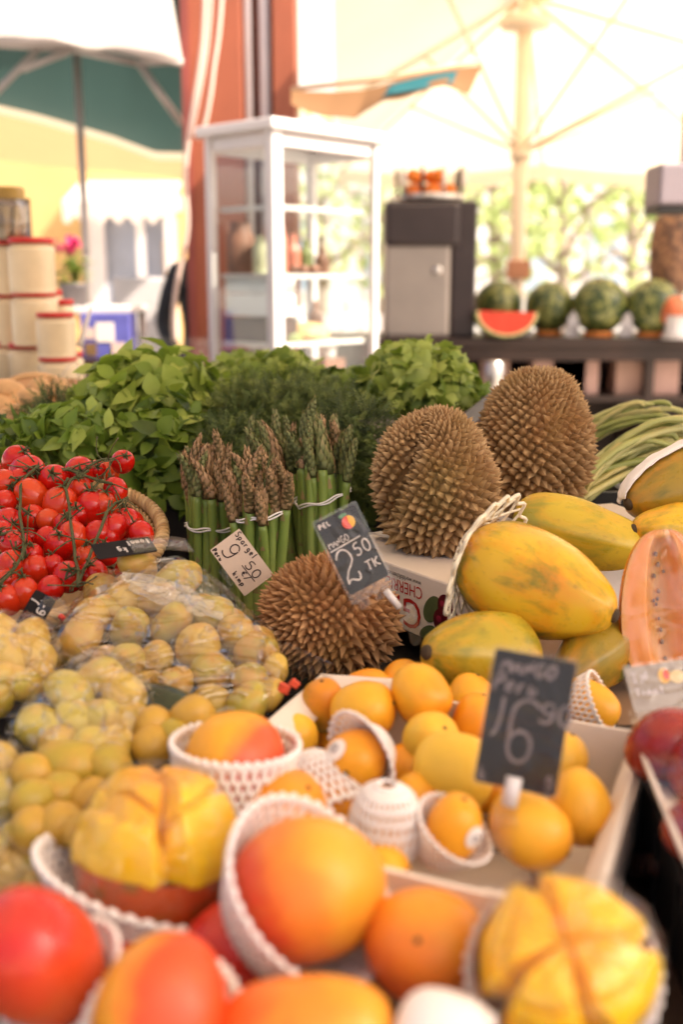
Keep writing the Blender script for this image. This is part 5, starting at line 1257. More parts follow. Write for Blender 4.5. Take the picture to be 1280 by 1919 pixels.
# red steel column with conduits, the wider one standing in for a lit gap
cx = at(445, 200, 5.6).x; cl = thing('steel_column', 'red painted steel column with pale conduits, one a painted lit gap, behind the display case', 'column', (cx, 5.75, 0))
W_ = 216 * mpp(at(445, 200, 5.6))
b = MB()
b.box((-W_ * .235, .0, 2.5), (W_ * .53, .14, 5)); b.box((W_ * .40, 0, 2.5), (W_ * .20, .14, 5)); b.box((W_ * .15, .16, 2.5), (W_ * .72, .10, 5)); b.obj('profile', MT['red_steel'], cl, bevel=.006)
b = MB(); b.box((-W_ * .46, -.075, 2.5), (W_ * .07, .02, 5)); b.obj('edge_angle', plain('dark_red_steel', (.20, .04, .03), .5, .2, 3), cl)
for x, r in ((W_ * .075, .020), (W_ * .225, .030)):
    b = MB(); b.tube([(x, .02, 0), (x, .02, 5)], r, 12); b.obj('conduit_and_lit_gap', MT['white_paint'], cl)
def cable(pts, Y, r, label):
    P = [at(x, y, Y) for x, y in pts]; q = [P[0]]
    for i in range(len(P) - 1): q += [lerp(P[i], P[i + 1], .25), lerp(P[i], P[i + 1], .5), lerp(P[i], P[i + 1], .75)]
    q.append(P[-1])
    for _ in range(2): q = [q[0]] + [(q[i - 1] + q[i] * 2 + q[i + 1]) / 4 for i in range(1, len(q) - 1)] + [q[-1]]
    b = MB(); b.tube([x - P[0] for x in q], r, 9); o = b.obj('cable', MT['wire'], None, P[0]); tag(o, label, 'cable', 'cables hanging by the column')
cable([(385, -60), (383, 40), (377, 110), (362, 200), (350, 280), (345, 345), (352, 400), (350, 450), (334, 510), (322, 590), (326, 640)], 5.3, .012, 'long pale cable curving down the left of the red column to the ground')
cable([(398, -60), (392, 60), (380, 140), (368, 200), (356, 262)], 5.25, .009, 'pale cable running close beside the long one on the red column')
cable([(418, -60), (412, 60), (402, 110), (396, 170), (384, 240), (370, 262)], 5.2, .010, 'shorter pale cable crossing the red column down to the case top')

# glass display case
pc = at(510, 240, 4.2); zt = pc.z; zb = 1.0
pl, pr = at_z(370, 256, zt), at_z(712, 268, zt)
ax_ = Vector((pr.x - pc.x, pr.y - pc.y, 0)); wr = ax_.length; ax_.normalize(); ay_ = Vector((-ax_.y, ax_.x, 0)); wl = (Vector((pl.x - pc.x, pl.y - pc.y, 0))).length
dc = thing('display_case', 'tall glass display case with white frame and shelves in front of the red column', 'display case', (pc.x, pc.y, zb), rotz(math.atan2(ax_.y, ax_.x)))
H_ = zt - zb; f_ = .042
for nm, c, s in (('post', (.026, .022), (.055, .046)), ('post', (wr - .015, .015), (.03, .03)), ('post', (.018, wl - .018), (.036, .036)), ('post', (wr - .02, wl - .02), (.04, .04))):
    b = MB(); b.box((c[0], c[1], H_ / 2), (s[0], s[1], H_)); b.obj(nm, MT['white_paint'], dc, bevel=.006)
b = MB(); b.box((wr / 2, wl / 2, H_ + .018), (wr + .05, wl + .05, .04)); b.obj('roof', MT['white_paint'], dc, bevel=.008)
for c, s in (((wr / 2, .018, H_ - .035), (wr - .10, .026, .045)), ((.018, wl / 2, H_ - .035), (.026, wl - .10, .045)), ((wr / 2, wl - .018, H_ - .035), (wr - .10, .03, .06)), ((wr - .018, wl / 2, H_ - .035), (.03, wl - .10, .06)),
             ((wr / 2, .018, .05), (wr - .10, .03, .10)), ((.018, wl / 2, .05), (.03, wl - .10, .10))):
    b = MB(); b.box(c, s); b.obj('rail', MT['white_paint'], dc, bevel=.004)
for c, s in (((wr / 2, .018, H_ / 2), (wr - .09, .004, H_ - .14)), ((.018, wl / 2, H_ / 2), (.004, wl - .09, H_ - .14)), ((wr / 2, wl - .018, H_ / 2), (wr - .09, .004, H_ - .14)), ((wr - .018, wl / 2, H_ / 2), (.004, wl - .09, H_ - .14))):
    b = MB(); b.box(c, s); b.obj('pane', MT['glass'], dc)
SH = [1.235, 1.505, 1.765]
for z in SH:
    b = MB(); b.box((wr / 2, wl / 2, z - zb), (wr - .06, wl - .06, .008)); b.obj('shelf', MT['glass'], dc)
    b = MB(); b.box((wr / 2, .046, z - zb), (wr - .10, .014, .018)); b.obj('shelf_rail', MT['white_paint'], dc)
    b = MB(); b.box((.046, wl / 2, z - zb), (.014, wl - .10, .018)); b.obj('shelf_rail', MT['white_paint'], dc)
b = MB(); b.box((wr / 2, wl / 2, .01), (wr, wl, .02)); b.obj('floor', MT['white_paint'], dc)
Qd = rotz(math.atan2(ax_.y, ax_.x))
def inc(x, y, z): return Vector((pc.x, pc.y, 0)) + ax_ * x + ay_ * y + Vector((0, 0, z))
def goods(name, label, x, y, z, fn, mat):
    b = MB(); fn(b); o = b.obj(name, mat if not isinstance(mat, str) else MT[mat], None, inc(x, y, z + .005), Qd, bevel=.003); return tag(o, label, name.replace('_', ' '), 'goods inside the display case')
M_dark = plain('dark_tin', (.05, .025, .02), .4, .4, 9); M_tan = plain('baked_crust', (.58, .36, .16), .6, .2, 20); M_pale = plain('pale_box', (.80, .84, .84), .5, .03, 9); M_brown = plain('brown_goods', (.24, .11, .07), .5, .5, 14)
M_rose = plain('rose_jar', (.62, .20, .14), .35, .3, 16); M_green = plain('green_goods', (.16, .20, .06), .5, .5, 18)
goods('white_box', 'lower pale blue white box seen through the left pane', .13, .22, SH[0] + .10, lambda b: b.box((0, 0, .05), (.15, .26, .085)), M_pale)
goods('white_box', 'upper pale blue white box seen through the left pane', .13, .22, SH[0] + .19, lambda b: b.box((0, 0, .045), (.15, .26, .075)), M_pale)
goods('dark_crate', 'dark box under the two pale boxes in the case', .13, .22, SH[0], lambda b: (b.box((0, 0, .045), (.16, .27, .09)), b.box((0, 0, .094), (.17, .28, .008))), M_dark)
goods('round_bread', 'flat round golden loaf on the lower shelf of the case', .38, .20, SH[0], lambda b: b.lathe([(.001, .075), (.05, .07), (.085, .05), (.098, .02), (.09, 0), (.001, 0)], 24), M_tan)
goods('dark_cake', 'small dark cake beside the golden loaf in the case', .20, .14, SH[0], lambda b: b.lathe([(.001, .04), (.05, .04), (.066, .03), (.07, 0), (.001, 0)], 20), M_green)
goods('glass_jar', 'rose coloured jar on the middle shelf behind the corner post', .14, .14, SH[1], lambda b: b.lathe([(.001, 0), (.045, 0), (.05, .02), (.05, .14), (.04, .165), (.04, .19), (.001, .19)], 20), M_rose)
goods('cake_plate', 'plate of small cakes on the middle shelf of the case', .30, .13, SH[1], lambda b: (b.lathe([(.001, 0), (.05, .004), (.085, .016), (.088, .018), (.05, .008), (.001, .006)], 24), [b.lathe([(.001, .04), (.018, .036), (.024, .02), (.02, .006), (.001, .006)], 12, c=(.045 * cos(k * 1.26), .045 * sin(k * 1.26), 0)) for k in range(5)]), M_brown)
goods('brown_jar', 'dark brown jar on the middle shelf near the left pane', .10, .30, SH[1], lambda b: b.lathe([(.001, 0), (.05, 0), (.056, .02), (.056, .15), (.04, .18), (.04, .21), (.001, .21)], 20), M_brown)
goods('pale_jar', 'pale green jar next to the brown jar in the case', .10, .17, SH[1], lambda b: b.lathe([(.001, 0), (.036, 0), (.04, .02), (.04, .11), (.03, .13), (.03, .15), (.001, .15)], 20), plain('pale_green_jar', (.45, .46, .30), .3, .2, 9))
goods('white_cup', 'white cup low in the display case above the parsley', .40, .10, zb + .165, lambda b: (b.lathe([(.001, 0), (.035, 0), (.046, .075), (.042, .075), (.033, .008), (.001, .006)], 22)), 'white_paint')
goods('red_box', 'deep red box on the bottom of the display case', .30, .25, zb + .02, lambda b: (b.box((0, 0, .10), (.10, .10, .20)), b.box((0, 0, .202), (.104, .104, .004))), plain('deep_red_box', (.40, .02, .03), .5, .2, 9))
goods('wooden_box', 'brown wooden box filling the bottom left of the display case', .14, .23, zb + .02, lambda b: (b.box((0, 0, .085), (.17, .30, .17)), b.box((0, 0, .172), (.18, .31, .006))), M_brown)
goods('cup_riser', 'brown box carrying the white cup in the case', .40, .10, zb + .015, lambda b: (b.box((0, 0, .07), (.12, .10, .14)), b.box((0, 0, .142), (.125, .105, .004))), M_brown)

for q, (x, y, sh_, h_, mt, lb) in enumerate(((.40, .30, 1, .17, M_rose, 'tall rose bottle at the back of the middle shelf in the case'), (.48, .30, 1, .15, M_green, 'green bottle at the back of the middle shelf in the case'), (.56, .28, 1, .12, M_brown, 'short brown bottle at the right of the middle shelf in the case'),
        (.54, .30, 0, .16, M_brown, 'brown bottle at the back right of the lower shelf in the case'), (.28, .32, 0, .18, M_dark, 'dark bottle at the back of the lower shelf in the case'), (.46, .33, 0, .13, M_pale, 'pale bottle behind the golden loaf in the case'))):
    goods('bottle', lb, x, y, SH[sh_], lambda b: b.lathe([(.001, 0), (.030, 0), (.033, h_ * .05), (.033, h_ * .6), (.014, h_ * .78), (.014, h_), (.001, h_)], 18), mt)
# back counter with watermelons and juicer
YC = 6.0; zc = at(900, 634, 5.85).z
co = thing('back_counter', 'long dark wooden counter carrying the watermelons and the juicer', 'counter', (2.2, YC + .2, 0))
b = MB(); b.box((0, 0, zc - .025), (5.2, .75, .05)); b.obj('counter_top', MT['dark_wood'], co, bevel=.006)
b = MB(); b.box((0, .30, zc / 2 - .03), (5.1, .03, zc - .07)); b.obj('back_panel', MT['dark_wood'], co)
for k in range(6):
    b = MB(); b.box((-2.55 + 1.02 * k, -.03, zc / 2 - .03), (.045, .62, zc - .06)); b.obj('divider', MT['dark_wood'], co)
b = MB(); b.box((0, -.03, zc - .33), (5.05, .60, .03)); b.obj('shelf', MT['dark_wood'], co)
b = MB(); b.box((-1.10, -.34, zc - .085), (2.9, .03, .07)); b.obj('apron', MT['dark_wood'], co)
M_pk = [plain('kraft_packet', (.46, .27, .20), .6, .15, 7), plain('pinkish_packet', (.52, .31, .25), .6, .15, 7)]
for k, (px, w_, h_) in enumerate(((925, .16, .20), (1045, .30, .22), (1180, .18, .19), (1235, .20, .21), (790, .2, .2), (1075, .26, .2))):
    p = at(px, 700, 6.0); b = MB(); b.box((0, 0, h_ / 2), (w_, .22, h_)); b.box((0, 0, h_ + .004), (w_ * .9, .16, .008))
    o = b.obj('paper_packet', M_pk[k % 2], None, (p.x, 6.05, zc - .315), bevel=.006); tag(o, ('narrow kraft packet', 'wide kraft packet', 'pinkish packet', 'rightmost packet', 'packet hidden behind the coriander', 'second packet')[k] + ' on the shelf below the ' + ('melon wedge', 'third watermelon', 'fourth watermelon', 'counter end', 'juicer', 'third watermelon, farther right')[k], 'packet', 'packets on the counter shelf')
p = at(925, 712, 5.6)
bt = thing('steel_canister', 'small steel canister behind the coriander, under the counter edge', 'canister', (p.x, 5.6, p.z - .12)); b = MB(); b.lathe([(.001, 0), (.055, 0), (.056, .19), (.050, .20), (.050, .215), (.001, .22)], 22); b.obj('body', MT['steel'], bt)
b = MB(); b.lathe([(.001, 0), (.13, 0), (.13, -1.0), (.001, -1.0)], 16); stl = b.obj('stool', MT['dark_wood'], None, (p.x, 5.6, p.z - .12)); tag(stl, 'dark round stand under the small steel canister', 'stand')

def melon_mat():
    m, nt, b = newmat('watermelon_rind'); v = coords(nt, 'Object'); sp = nd(nt, 'ShaderNodeSeparateXYZ'); L(nt, v, sp.inputs[0])
    an = math_(nt, 'ARCTAN2', sp.outputs[1], sp.outputs[0]); n = noise_tex(nt, v, 14, 5); n2 = noise_tex(nt, v, 40, 4)
    s = math_(nt, 'SINE', math_(nt, 'ADD', math_(nt, 'MULTIPLY', an, 5), math_(nt, 'MULTIPLY', n, 22)))
    c = ramp(nt, math_(nt, 'ADD', math_(nt, 'MULTIPLY', s, .5), math_(nt, 'ADD', .5, math_(nt, 'MULTIPLY', math_(nt, 'SUBTRACT', n2, .5), .5))), [(.25, (.04, .06, .014)), (.6, (.11, .13, .03)), (.95, (.24, .24, .07))])
    L(nt, c, b.inputs['Base Color']); b.inputs['Roughness'].default_value = .35; return m
MT['melon'] = melon_mat()
MEL = [(933, 586, 46, 6.25, 'watermelon furthest left, partly behind the red wedge'), (1030, 594, 46, 6.12, 'watermelon just right of the red wedge'), (1123, 602, 51, 6.0, 'largest whole watermelon, third on the counter'), (1222, 608, 50, 5.95, 'rightmost whole watermelon on the counter')]
for k, (px, py, r, Y, lb) in enumerate(MEL):
    p = at(px, py, Y); R = r * mpp(p); f = surf(2 * R * 1.04, R, .98, 0, 1, 0, 0, 0, .03, k + 2)
    o = put(fruit_mesh('watermelon', f, MT['melon'], 44, 30), 'watermelon', None, (p.x, p.y, zc + R * 1.0 + .02), quat_z(Vector((.3 * cos(k), -.5, .8)), k)); tag(o, lb, 'watermelon', 'watermelons on the back counter')
    b = MB(); b.tube([(0, 0, R * 1.02), (.004, .006, R * 1.09), (.02, .012, R * 1.12)], [.008, .006, .005], 7); b.obj('stalk', MT['durian_stalk'], o)
    b = MB(); b.lathe([(R * .40, 0), (R * .52, 0), (R * .60, .03), (R * .55, .03), (R * .42, .012)], 24)
    q = b.obj('paper_ring', plain('orange_paper_' + 'abcd'[k], (.78, .25, .05), .6, .1, 9) if k else plain('orange_paper', (.78, .25, .05), .6, .1, 9), None, (p.x, p.y, zc)); tag(q, ('orange paper ring under the furthest left watermelon', 'orange paper ring under the watermelon next to the wedge', 'orange paper ring under the third watermelon', 'orange paper ring under the rightmost watermelon')[k], 'paper ring', 'rings under the watermelons')
    if k:
        b = MB(); b.grid(lambda u, v: Vector((R * .62 * (u - .5) * (1 - v * .5), -.02 * v + .03 * nz(u * 4, v * 3, k), R * .95 * v * (1 - .4 * abs(u - .5)) + .012 * nz(u * 6, v * 6, k))), 10, 8)
        q = b.obj('tissue_paper', MT['white_paint'], None, (p.x - R * 1.02, p.y - .04, zc + .002), solid=.003); tag(q, ('', 'white tissue between the wedge and the second watermelon', 'white tissue between the second and third watermelons', 'white tissue between the third and fourth watermelons')[k], 'tissue', 'tissue between the watermelons')
p = at(951, 584, 5.80); R = 60 * mpp(p)
wd = thing('watermelon_wedge', 'red watermelon wedge with its cut face turned forward', 'watermelon', p, Quaternion((0, 1, 0), .03) @ Quaternion((1, 0, 0), -.12))
b = MB(); n = 30; P2 = [(cos(pi + pi * i / n), sin(pi + pi * i / n) * .80) for i in range(n + 1)]
def slab(b, k0, k1, y0, y1, mi=0):
    vs = [Vector((R * x * k0, y, R * z * k0)) for x, z in P2 for y in (y0, y1)] + [Vector((R * x * k1, y, R * z * k1)) for x, z in P2 for y in (y0, y1)]; o = 2 * (n + 1); fs = []
    for i in range(n):
        a = 2 * i; fs += [(a, a + 2, o + a + 2, o + a), (a + 1, o + a + 1, o + a + 3, a + 3), (o + a, o + a + 2, o + a + 3, o + a + 1), (a, a + 1, a + 3, a + 2)]
    fs += [(0, o, o + 1, 1), (2 * n, 2 * n + 1, o + 2 * n + 1, o + 2 * n)]
    b.add(vs, fs, mi, .5, False)
slab(b, .02, .88, -.002, .13); b.obj('flesh', plain('watermelon_flesh', (.66, .075, .045), .7, .15, 20, spec=.15), wd)
b = MB(); slab(b, .882, .95, -.001, .13); b.obj('white_rind', plain('pale_rind', (.75, .66, .30), .5, .08, 20), wd)
b = MB(); slab(b, .952, 1.0, 0, .13); b.obj('rind', MT['melon'], wd)

# orange juicer
p = at(808, 628, 5.85); ju = thing('orange_juicer', 'tall steel and black juicer with oranges in its hopper', 'juicer', (p.x, 6.05, zc)); s = mpp(at(808, 500, 5.95))
M_blk = plain('juicer_black', (.035, .022, .022), .35, .2, 5); M_or = plain('orange_peel', (.80, .20, .015), .45, .12, 20, bmp=.1)
b = MB(); b.box((-.075, 0, .26), (122 * s, .36, .52)); b.obj('front_housing', plain('brushed_cover', (.40, .34, .30), .35, .1, 3, metal=.6), ju, bevel=.02)
b = MB(); b.box((.175, .02, .36), (48 * s, .34, .72)); b.obj('side_housing', M_blk, ju, bevel=.015)
b = MB(); b.box((-.055, -.015, .60), (140 * s, .40, .235)); b.obj('press_cover', M_blk, ju, bevel=.03)
b = MB(); b.lathe([(.026, .0), (.026, .006), (.001, .006)], 16, M=Matrix.Translation((.03, -.186, .36)) @ Matrix.Rotation(pi / 2, 4, 'X')); b.obj('knob', MT['steel'], ju)
b = MB(); b.lathe([(.001, .722), (.17, .722), (.185, .735), (.185, .762), (.175, .762), (.165, .74), (.001, .735)], 30); b.obj('hopper_tray', MT['steel'], ju)
for k in range(10):
    a = 2 * pi * k / 10; b = MB(); b.tube([(.178 * cos(a), .178 * sin(a), .755), (.19 * cos(a), .19 * sin(a), .90)], .010, 8); b.obj('hopper_bar', M_blk if k % 2 else MT['steel'], ju)
for k in range(13):
    a = k * 2.4; r = .13 * sqrt((k % 7) / 6.5) ; z = .78 + (0 if k < 7 else .075); f = surf(.076, .038, 1, 0, 1, 0, 0, 0, .02, k)
    o = put(fruit_mesh('orange', f, M_or, 18, 12), 'orange', None, (p.x + r * cos(a) - .0, 6.05 + r * sin(a), zc + z)); tag(o, 'orange waiting in the hopper on top of the juicer', 'orange', 'oranges in the juicer hopper')

# cream parasol over the back counter
hub = at(985, 40, 7.4); ps = thing('market_parasol', 'large cream market parasol with a timber pole behind the watermelons', 'parasol', (hub.x, 7.4, 0))
b = MB(); b.tube([(0, 0, 0), (0, 0, hub.z + .25)], .052, 14); b.obj('pole', MT['parasol_wood'], ps)
zr = 2.50
corn = [(-1.22, -2.42), (2.7, -2.42), (2.7, 3.2), (-1.22, 3.2)]; ring8 = []
for k in range(4):
    a, c = corn[k], corn[(k + 1) % 4]; zz = lambda y: lerp(2.80, zr, (y + 2.42) / 5.62)
    ring8 += [Vector((a[0], a[1], zz(a[1]))), Vector(((a[0] + c[0]) / 2, (a[1] + c[1]) / 2, zz((a[1] + c[1]) / 2) + .05))]
top = Vector((0, 0, hub.z + .2)); b = MB()
for k in range(8):
    A_, B_ = ring8[k], ring8[(k + 1) % 8]; n = 10; vs, fs = [], []
    for j in range(n + 1):
        for i in range(n + 1):
            t = j / n; e = lerp(A_, B_, i / n); c = lerp(top, e, t); c.z -= .06 * sin(pi * i / n) * t; vs.append(c)
    fs = [(j * (n + 1) + i, j * (n + 1) + i + 1, (j + 1) * (n + 1) + i + 1, (j + 1) * (n + 1) + i) for j in range(n) for i in range(n)]
    b.add(vs, fs)
b.obj('canopy', MT['canvas'], ps)
b = MB()
for k in range(2, 8):
    A_, B_ = ring8[k], ring8[(k + 1) % 8]
    b.grid(lambda u, v: lerp(A_, B_, u) + Vector((0, 0, -.06 * sin(pi * u) - .16 * v * (1 - .25 * abs(sin(u * 12))))), 20, 3)
b.obj('valance', MT['canvas'], ps)
for k in range(8):
    e = ring8[k]; b = MB(); b.tube([top * 1.0 + Vector((0, 0, -.05)) + (e - top) * .02, lerp(top, e, .98) + Vector((0, 0, -.045))], .016, 6); b.obj('rib', MT['parasol_wood'], ps)
    col = Vector((0, 0, at(985, 285, 7.4).z)); b = MB(); b.tube([col, lerp(top, e, .52) + Vector((0, 0, -.05))], .014, 6); b.obj('strut', MT['parasol_wood'], ps)
b = MB(); b.lathe([(.03, .0), (.16, .02), (.17, .07), (.10, .10), (.03, .10)], 20, c=(0, 0, hub.z - .06)); b.obj('hub', MT['parasol_wood'], ps)
b = MB(); b.lathe([(.04, 0), (.07, 0), (.07, .08), (.04, .08)], 16, c=(0, 0, at(985, 285, 7.4).z - .05)); b.obj('collar', MT['parasol_wood'], ps)
p = at(985, 505, 7.3); b = MB(); b.box((0, -.06, p.z), (.16, .05, .12)); b.obj('pole_box', plain('terracotta_box', (.50, .22, .12), .5, .1, 8), ps, bevel=.008)
b = MB(); b.box((0, 0, .04), (.7, .7, .08)); b.obj('base', MT['dark_wood'], ps, bevel=.01)

# torn canopy edge of another parasol, beige with a teal end
pe = [at(x, y, 5.0) for x, y in ((545, 170), (620, 172), (690, 168), (745, 150), (800, 135), (850, 128), (905, 122))]
pw = [at(x, y, 4.7) for x, y in ((545, 195), (610, 215), (665, 228), (720, 185), (775, 178), (835, 165), (880, 172))]
ce = thing('parasol_flap', 'sagging beige and teal parasol flap above the display case', 'parasol flap', pe[3])
def curve_at(P, u):
    i = min(int(u * (len(P) - 1)), len(P) - 2); return lerp(P[i], P[i + 1], u * (len(P) - 1) - i)
b = MB(); b.grid(lambda u, v: lerp(curve_at(pe, u), curve_at(pw, u), v) - pe[3] + Vector((0, .04 * sin(pi * v), -.01 * sin(u * 14) * v)), 60, 10); b.obj('cloth', fabric('beige_flap', (.22, .115, .055), .2), ce)
b = MB(); b.grid(lambda u, v: lerp(curve_at(pe, .46 + .40 * u), curve_at(pw, .46 + .40 * u), .10 + .62 * v) - pe[3] + Vector((0, .04 * sin(pi * v) - .03, -.01)), 30, 6); b.obj('teal_trim', fabric('teal_trim', (.02, .12, .14), .15), ce)
b = MB(); b.tube([pe[0] - pe[3] + Vector((0, .03, .01)), pe[3] - pe[3] + Vector((0, .05, .02)), pe[6] - pe[3] + Vector((0, .05, .03))], .012, 6); b.obj('rib', MT['timber'], ce)

# green gazebo at the left
gz = thing('green_gazebo', 'green canvas gazebo roof on a grey metal frame at the upper left', 'gazebo', (at(140, 300, 6.5).x, 6.5, 0))
o = Vector((gz.location.x, 6.5, 0)); M_gr = plain('grey_frame', (.42, .36, .33), .4, .1, 5, metal=.3)
T = [at(-60, 80, 6.3), at(130, 92, 6.5), at(250, 118, 6.6), at(345, 112, 6.7), at(520, 130, 6.9)]
Lw = [at(-60, 185, 7.9), at(70, 215, 7.9), at(210, 255, 7.9), at(290, 285, 7.9), at(520, 290, 7.9)]
b = MB(); b.grid(lambda u, v: lerp(curve_at(T, u), curve_at(Lw, u), v) - o + Vector((0, 0, -.10 * sin(pi * v))), 50, 14); b.obj('canopy', MT['green_canvas'], gz)
b = MB(); b.grid(lambda u, v: lerp(curve_at(T, u), curve_at(T, u) + Vector((0, -1.0, .15)), v) - o, 40, 6); b.obj('roof_front', MT['green_canvas'], gz)
b = MB(); b.grid(lambda u, v: curve_at(Lw, u) - o + Vector((0, .02, -.05 * v)), 60, 4); b.obj('valance', MT['canvas'], gz)
p = at(138, 90, 6.45); b = MB(); b.tube([(p.x - o.x, 0, 0), (p.x - o.x, 0, p.z)], .022, 10); b.obj('pole', M_gr, gz)
for a, c in (((-60, 78), (135, 92)), ((135, 92), (255, 118)), ((75, 88), (-40, 205)), ((130, 95), (40, 130)), ((257, 115), (340, 232)), ((255, 118), (350, 112))):
    pa, pb = at(*a, 6.25) - o, at(*c, 6.25) - o; b = MB(); b.tube([pa, pb], .020, 8); b.obj('frame_bar', M_gr, gz)
# white awning above it
wa = thing('white_awning', 'white fabric awning sheet at the top left corner', 'awning', at(150, 40, 4.6)); o = wa.location
E0 = [at(-80, 78, 4.7), at(100, 78, 4.7), at(220, 92, 4.7), at(342, 118, 4.7)]
b = MB(); b.grid(lambda u, v: curve_at(E0, u) - o + Vector((0, -1.5 * v, .95 * v + .05 * sin(pi * v) + .02 * sin(u * 9))), 40, 12); b.obj('sheet', MT['white_canvas'], wa)
b = MB(); b.tube([E0[0] - o, E0[1] - o, E0[2] - o, E0[3] - o], .016, 8); b.obj('edge_tube', M_gr, wa)
# cream sunshade further back
cs = thing('cream_sunshade', 'cream sunshade glowing below the green gazebo', 'sunshade', at(150, 300, 11)); o = cs.location
A_ = [at(-90, 195, 10), at(70, 225, 10), at(210, 262, 10), at(420, 262, 10)]; Z_ = [at(-90, 290, 12.5), at(80, 312, 12.5), at(210, 322, 12.5), at(420, 345, 12.5)]
b = MB(); b.grid(lambda u, v: lerp(curve_at(A_, u), curve_at(Z_, u), v) - o, 30, 8); b.obj('canopy', fabric('tan_canvas', (.60, .38, .20), .3), cs)
p = at(-40, 300, 11.4); b = MB(); b.tube([(p.x - o.x, .4, -o.z), (p.x - o.x, .4, .3)], .04, 8); b.obj('pole', M_gr, cs)

# jars at the left
MT['honey'] = plain('creamed_honey', (.78, .62, .40), .28, .08, 10)
MT['jarglass'] = film('jar_glass', .06, .35, .05, 8, haze=.03, strength=.05)
YJ = 3.0
sh = at(75, 720, YJ); jt = thing('side_shelf', 'dark wooden side shelf holding the honey jars', 'shelf', (-1.03, 3.15, 0))
b = MB(); b.box((0, 0, sh.z - .02), (.75, .6, .04)); b.obj('top', MT['dark_wood'], jt)
for k in (-.36, .36):
    b = MB(); b.box((k, 0, sh.z / 2 - .02), (.03, .58, sh.z - .04)); b.obj('side', MT['dark_wood'], jt)
def jar(px, py_top, h_px, r_px, Y, label):
    p = at(px, py_top + h_px, Y); k = mpp(p); r, h = r_px * k, h_px * k
    th = thing('honey_jar', label, 'jar', p, None, 'jars of creamed honey with red lids')
    b = MB(); b.lathe([(.001, 0), (r * .92, 0), (r * .97, h * .03), (r * .93, h * .06), (r * .96, h * .10), (r * .97, h * .74), (r * 1.0, h * .80), (r * .92, h * .84), (r * .80, h * .87), (r * .80, h * .92), (.001, h * .92)], 30); b.obj('body', MT['honey'], th)
    b = MB(); b.lathe([(.001, h), (r * .88, h), (r * .93, h * .985), (r * .93, h * .90), (r * .86, h * .895)], 30); b.obj('lid', MT['red_plastic'], th)
for e in ((62, 449, 101, 44, 3.0, 'top honey jar of the front tall stack'), (20, 452, 100, 38, 3.12, 'top honey jar of the stack at the left edge'), (68, 547, 100, 44, 3.0, 'middle honey jar of the front tall stack'), (22, 549, 98, 36, 3.12, 'middle honey jar of the stack at the left edge'),
          (60, 643, 100, 40, 3.02, 'bottom honey jar of the front tall stack'), (20, 640, 100, 34, 3.12, 'bottom honey jar of the stack at the left edge'), (107, 587, 82, 37, 2.85, 'upper honey jar of the short front stack'), (112, 668, 86, 37, 2.85, 'lower honey jar of the short front stack'),
          (119, 563, 95, 24, 3.2, 'narrow honey jar standing behind the short stack'), (100, 545, 100, 22, 3.3, 'honey jar peeping out behind the middle of the tall stack'), (138, 660, 90, 22, 3.05, 'half hidden pale jar right of the short stack'), (119, 658, 80, 24, 3.2, 'honey jar under the narrow one at the back')):
    jar(*e)
p = at(22, 452, 3.05); k = mpp(p); gj = thing('glass_jar', 'tall clear glass jar with a yellow lid on top of the left stack', 'jar', p)
b = MB(); b.lathe([(.001, 0), (32 * k, 0), (34 * k, 4 * k), (34 * k, 66 * k), (26 * k, 74 * k), (26 * k, 78 * k)], 26); b.obj('body', MT['jarglass'], gj)
b = MB()
for q in range(7): b.tube([(20 * k * cos(q * .9), 20 * k * sin(q * .9), 3 * k), (22 * k * cos(q * .9 + .2), 22 * k * sin(q * .9 + .2), 62 * k)], 6.5 * k, 8)
b.obj('pickled_stems', plain('pickles', (.36, .26, .14), .4, .4, 12), gj)
b = MB(); b.lathe([(.001, 98 * k), (25 * k, 97 * k), (28 * k, 92 * k), (28 * k, 76 * k)], 22); b.obj('lid', plain('brass_lid', (.34, .20, .03), .3, .2, 9), gj)
# dark shelving behind the jars at the very left edge
bs = thing('bookcase', 'dark shelf unit with small goods at the far left edge', 'shelf unit', (at(-60, 560, 3.4).x, 3.45, 0))
for z in (1.05, 1.22, 1.38, 1.54, 1.72):
    b = MB(); b.box((-.06, 0, z), (.42, .3, .018)); b.obj('board', MT['white_paint'] if z in (1.22, 1.38) else MT['dark_wood'], bs)
b = MB(); b.box((-.06, .16, .9), (.42, .015, 1.7)); b.obj('back', MT['dark_wood'], bs)
for q in range(4):
    p = Vector((bs.location.x + .02, 3.38, (1.059, 1.229, 1.389, 1.549)[q])); b = MB(); b.lathe([(.001, 0), (.04, 0), (.042, .08), (.03, .10), (.03, .115), (.001, .115)], 16); o = b.obj('spice_jar', M_brown, None, p); tag(o, ('lowest', 'second lowest', 'second highest', 'highest')[q] + ' small brown jar on the dark shelf at the left edge', 'jar', 'small jars on the left shelf')
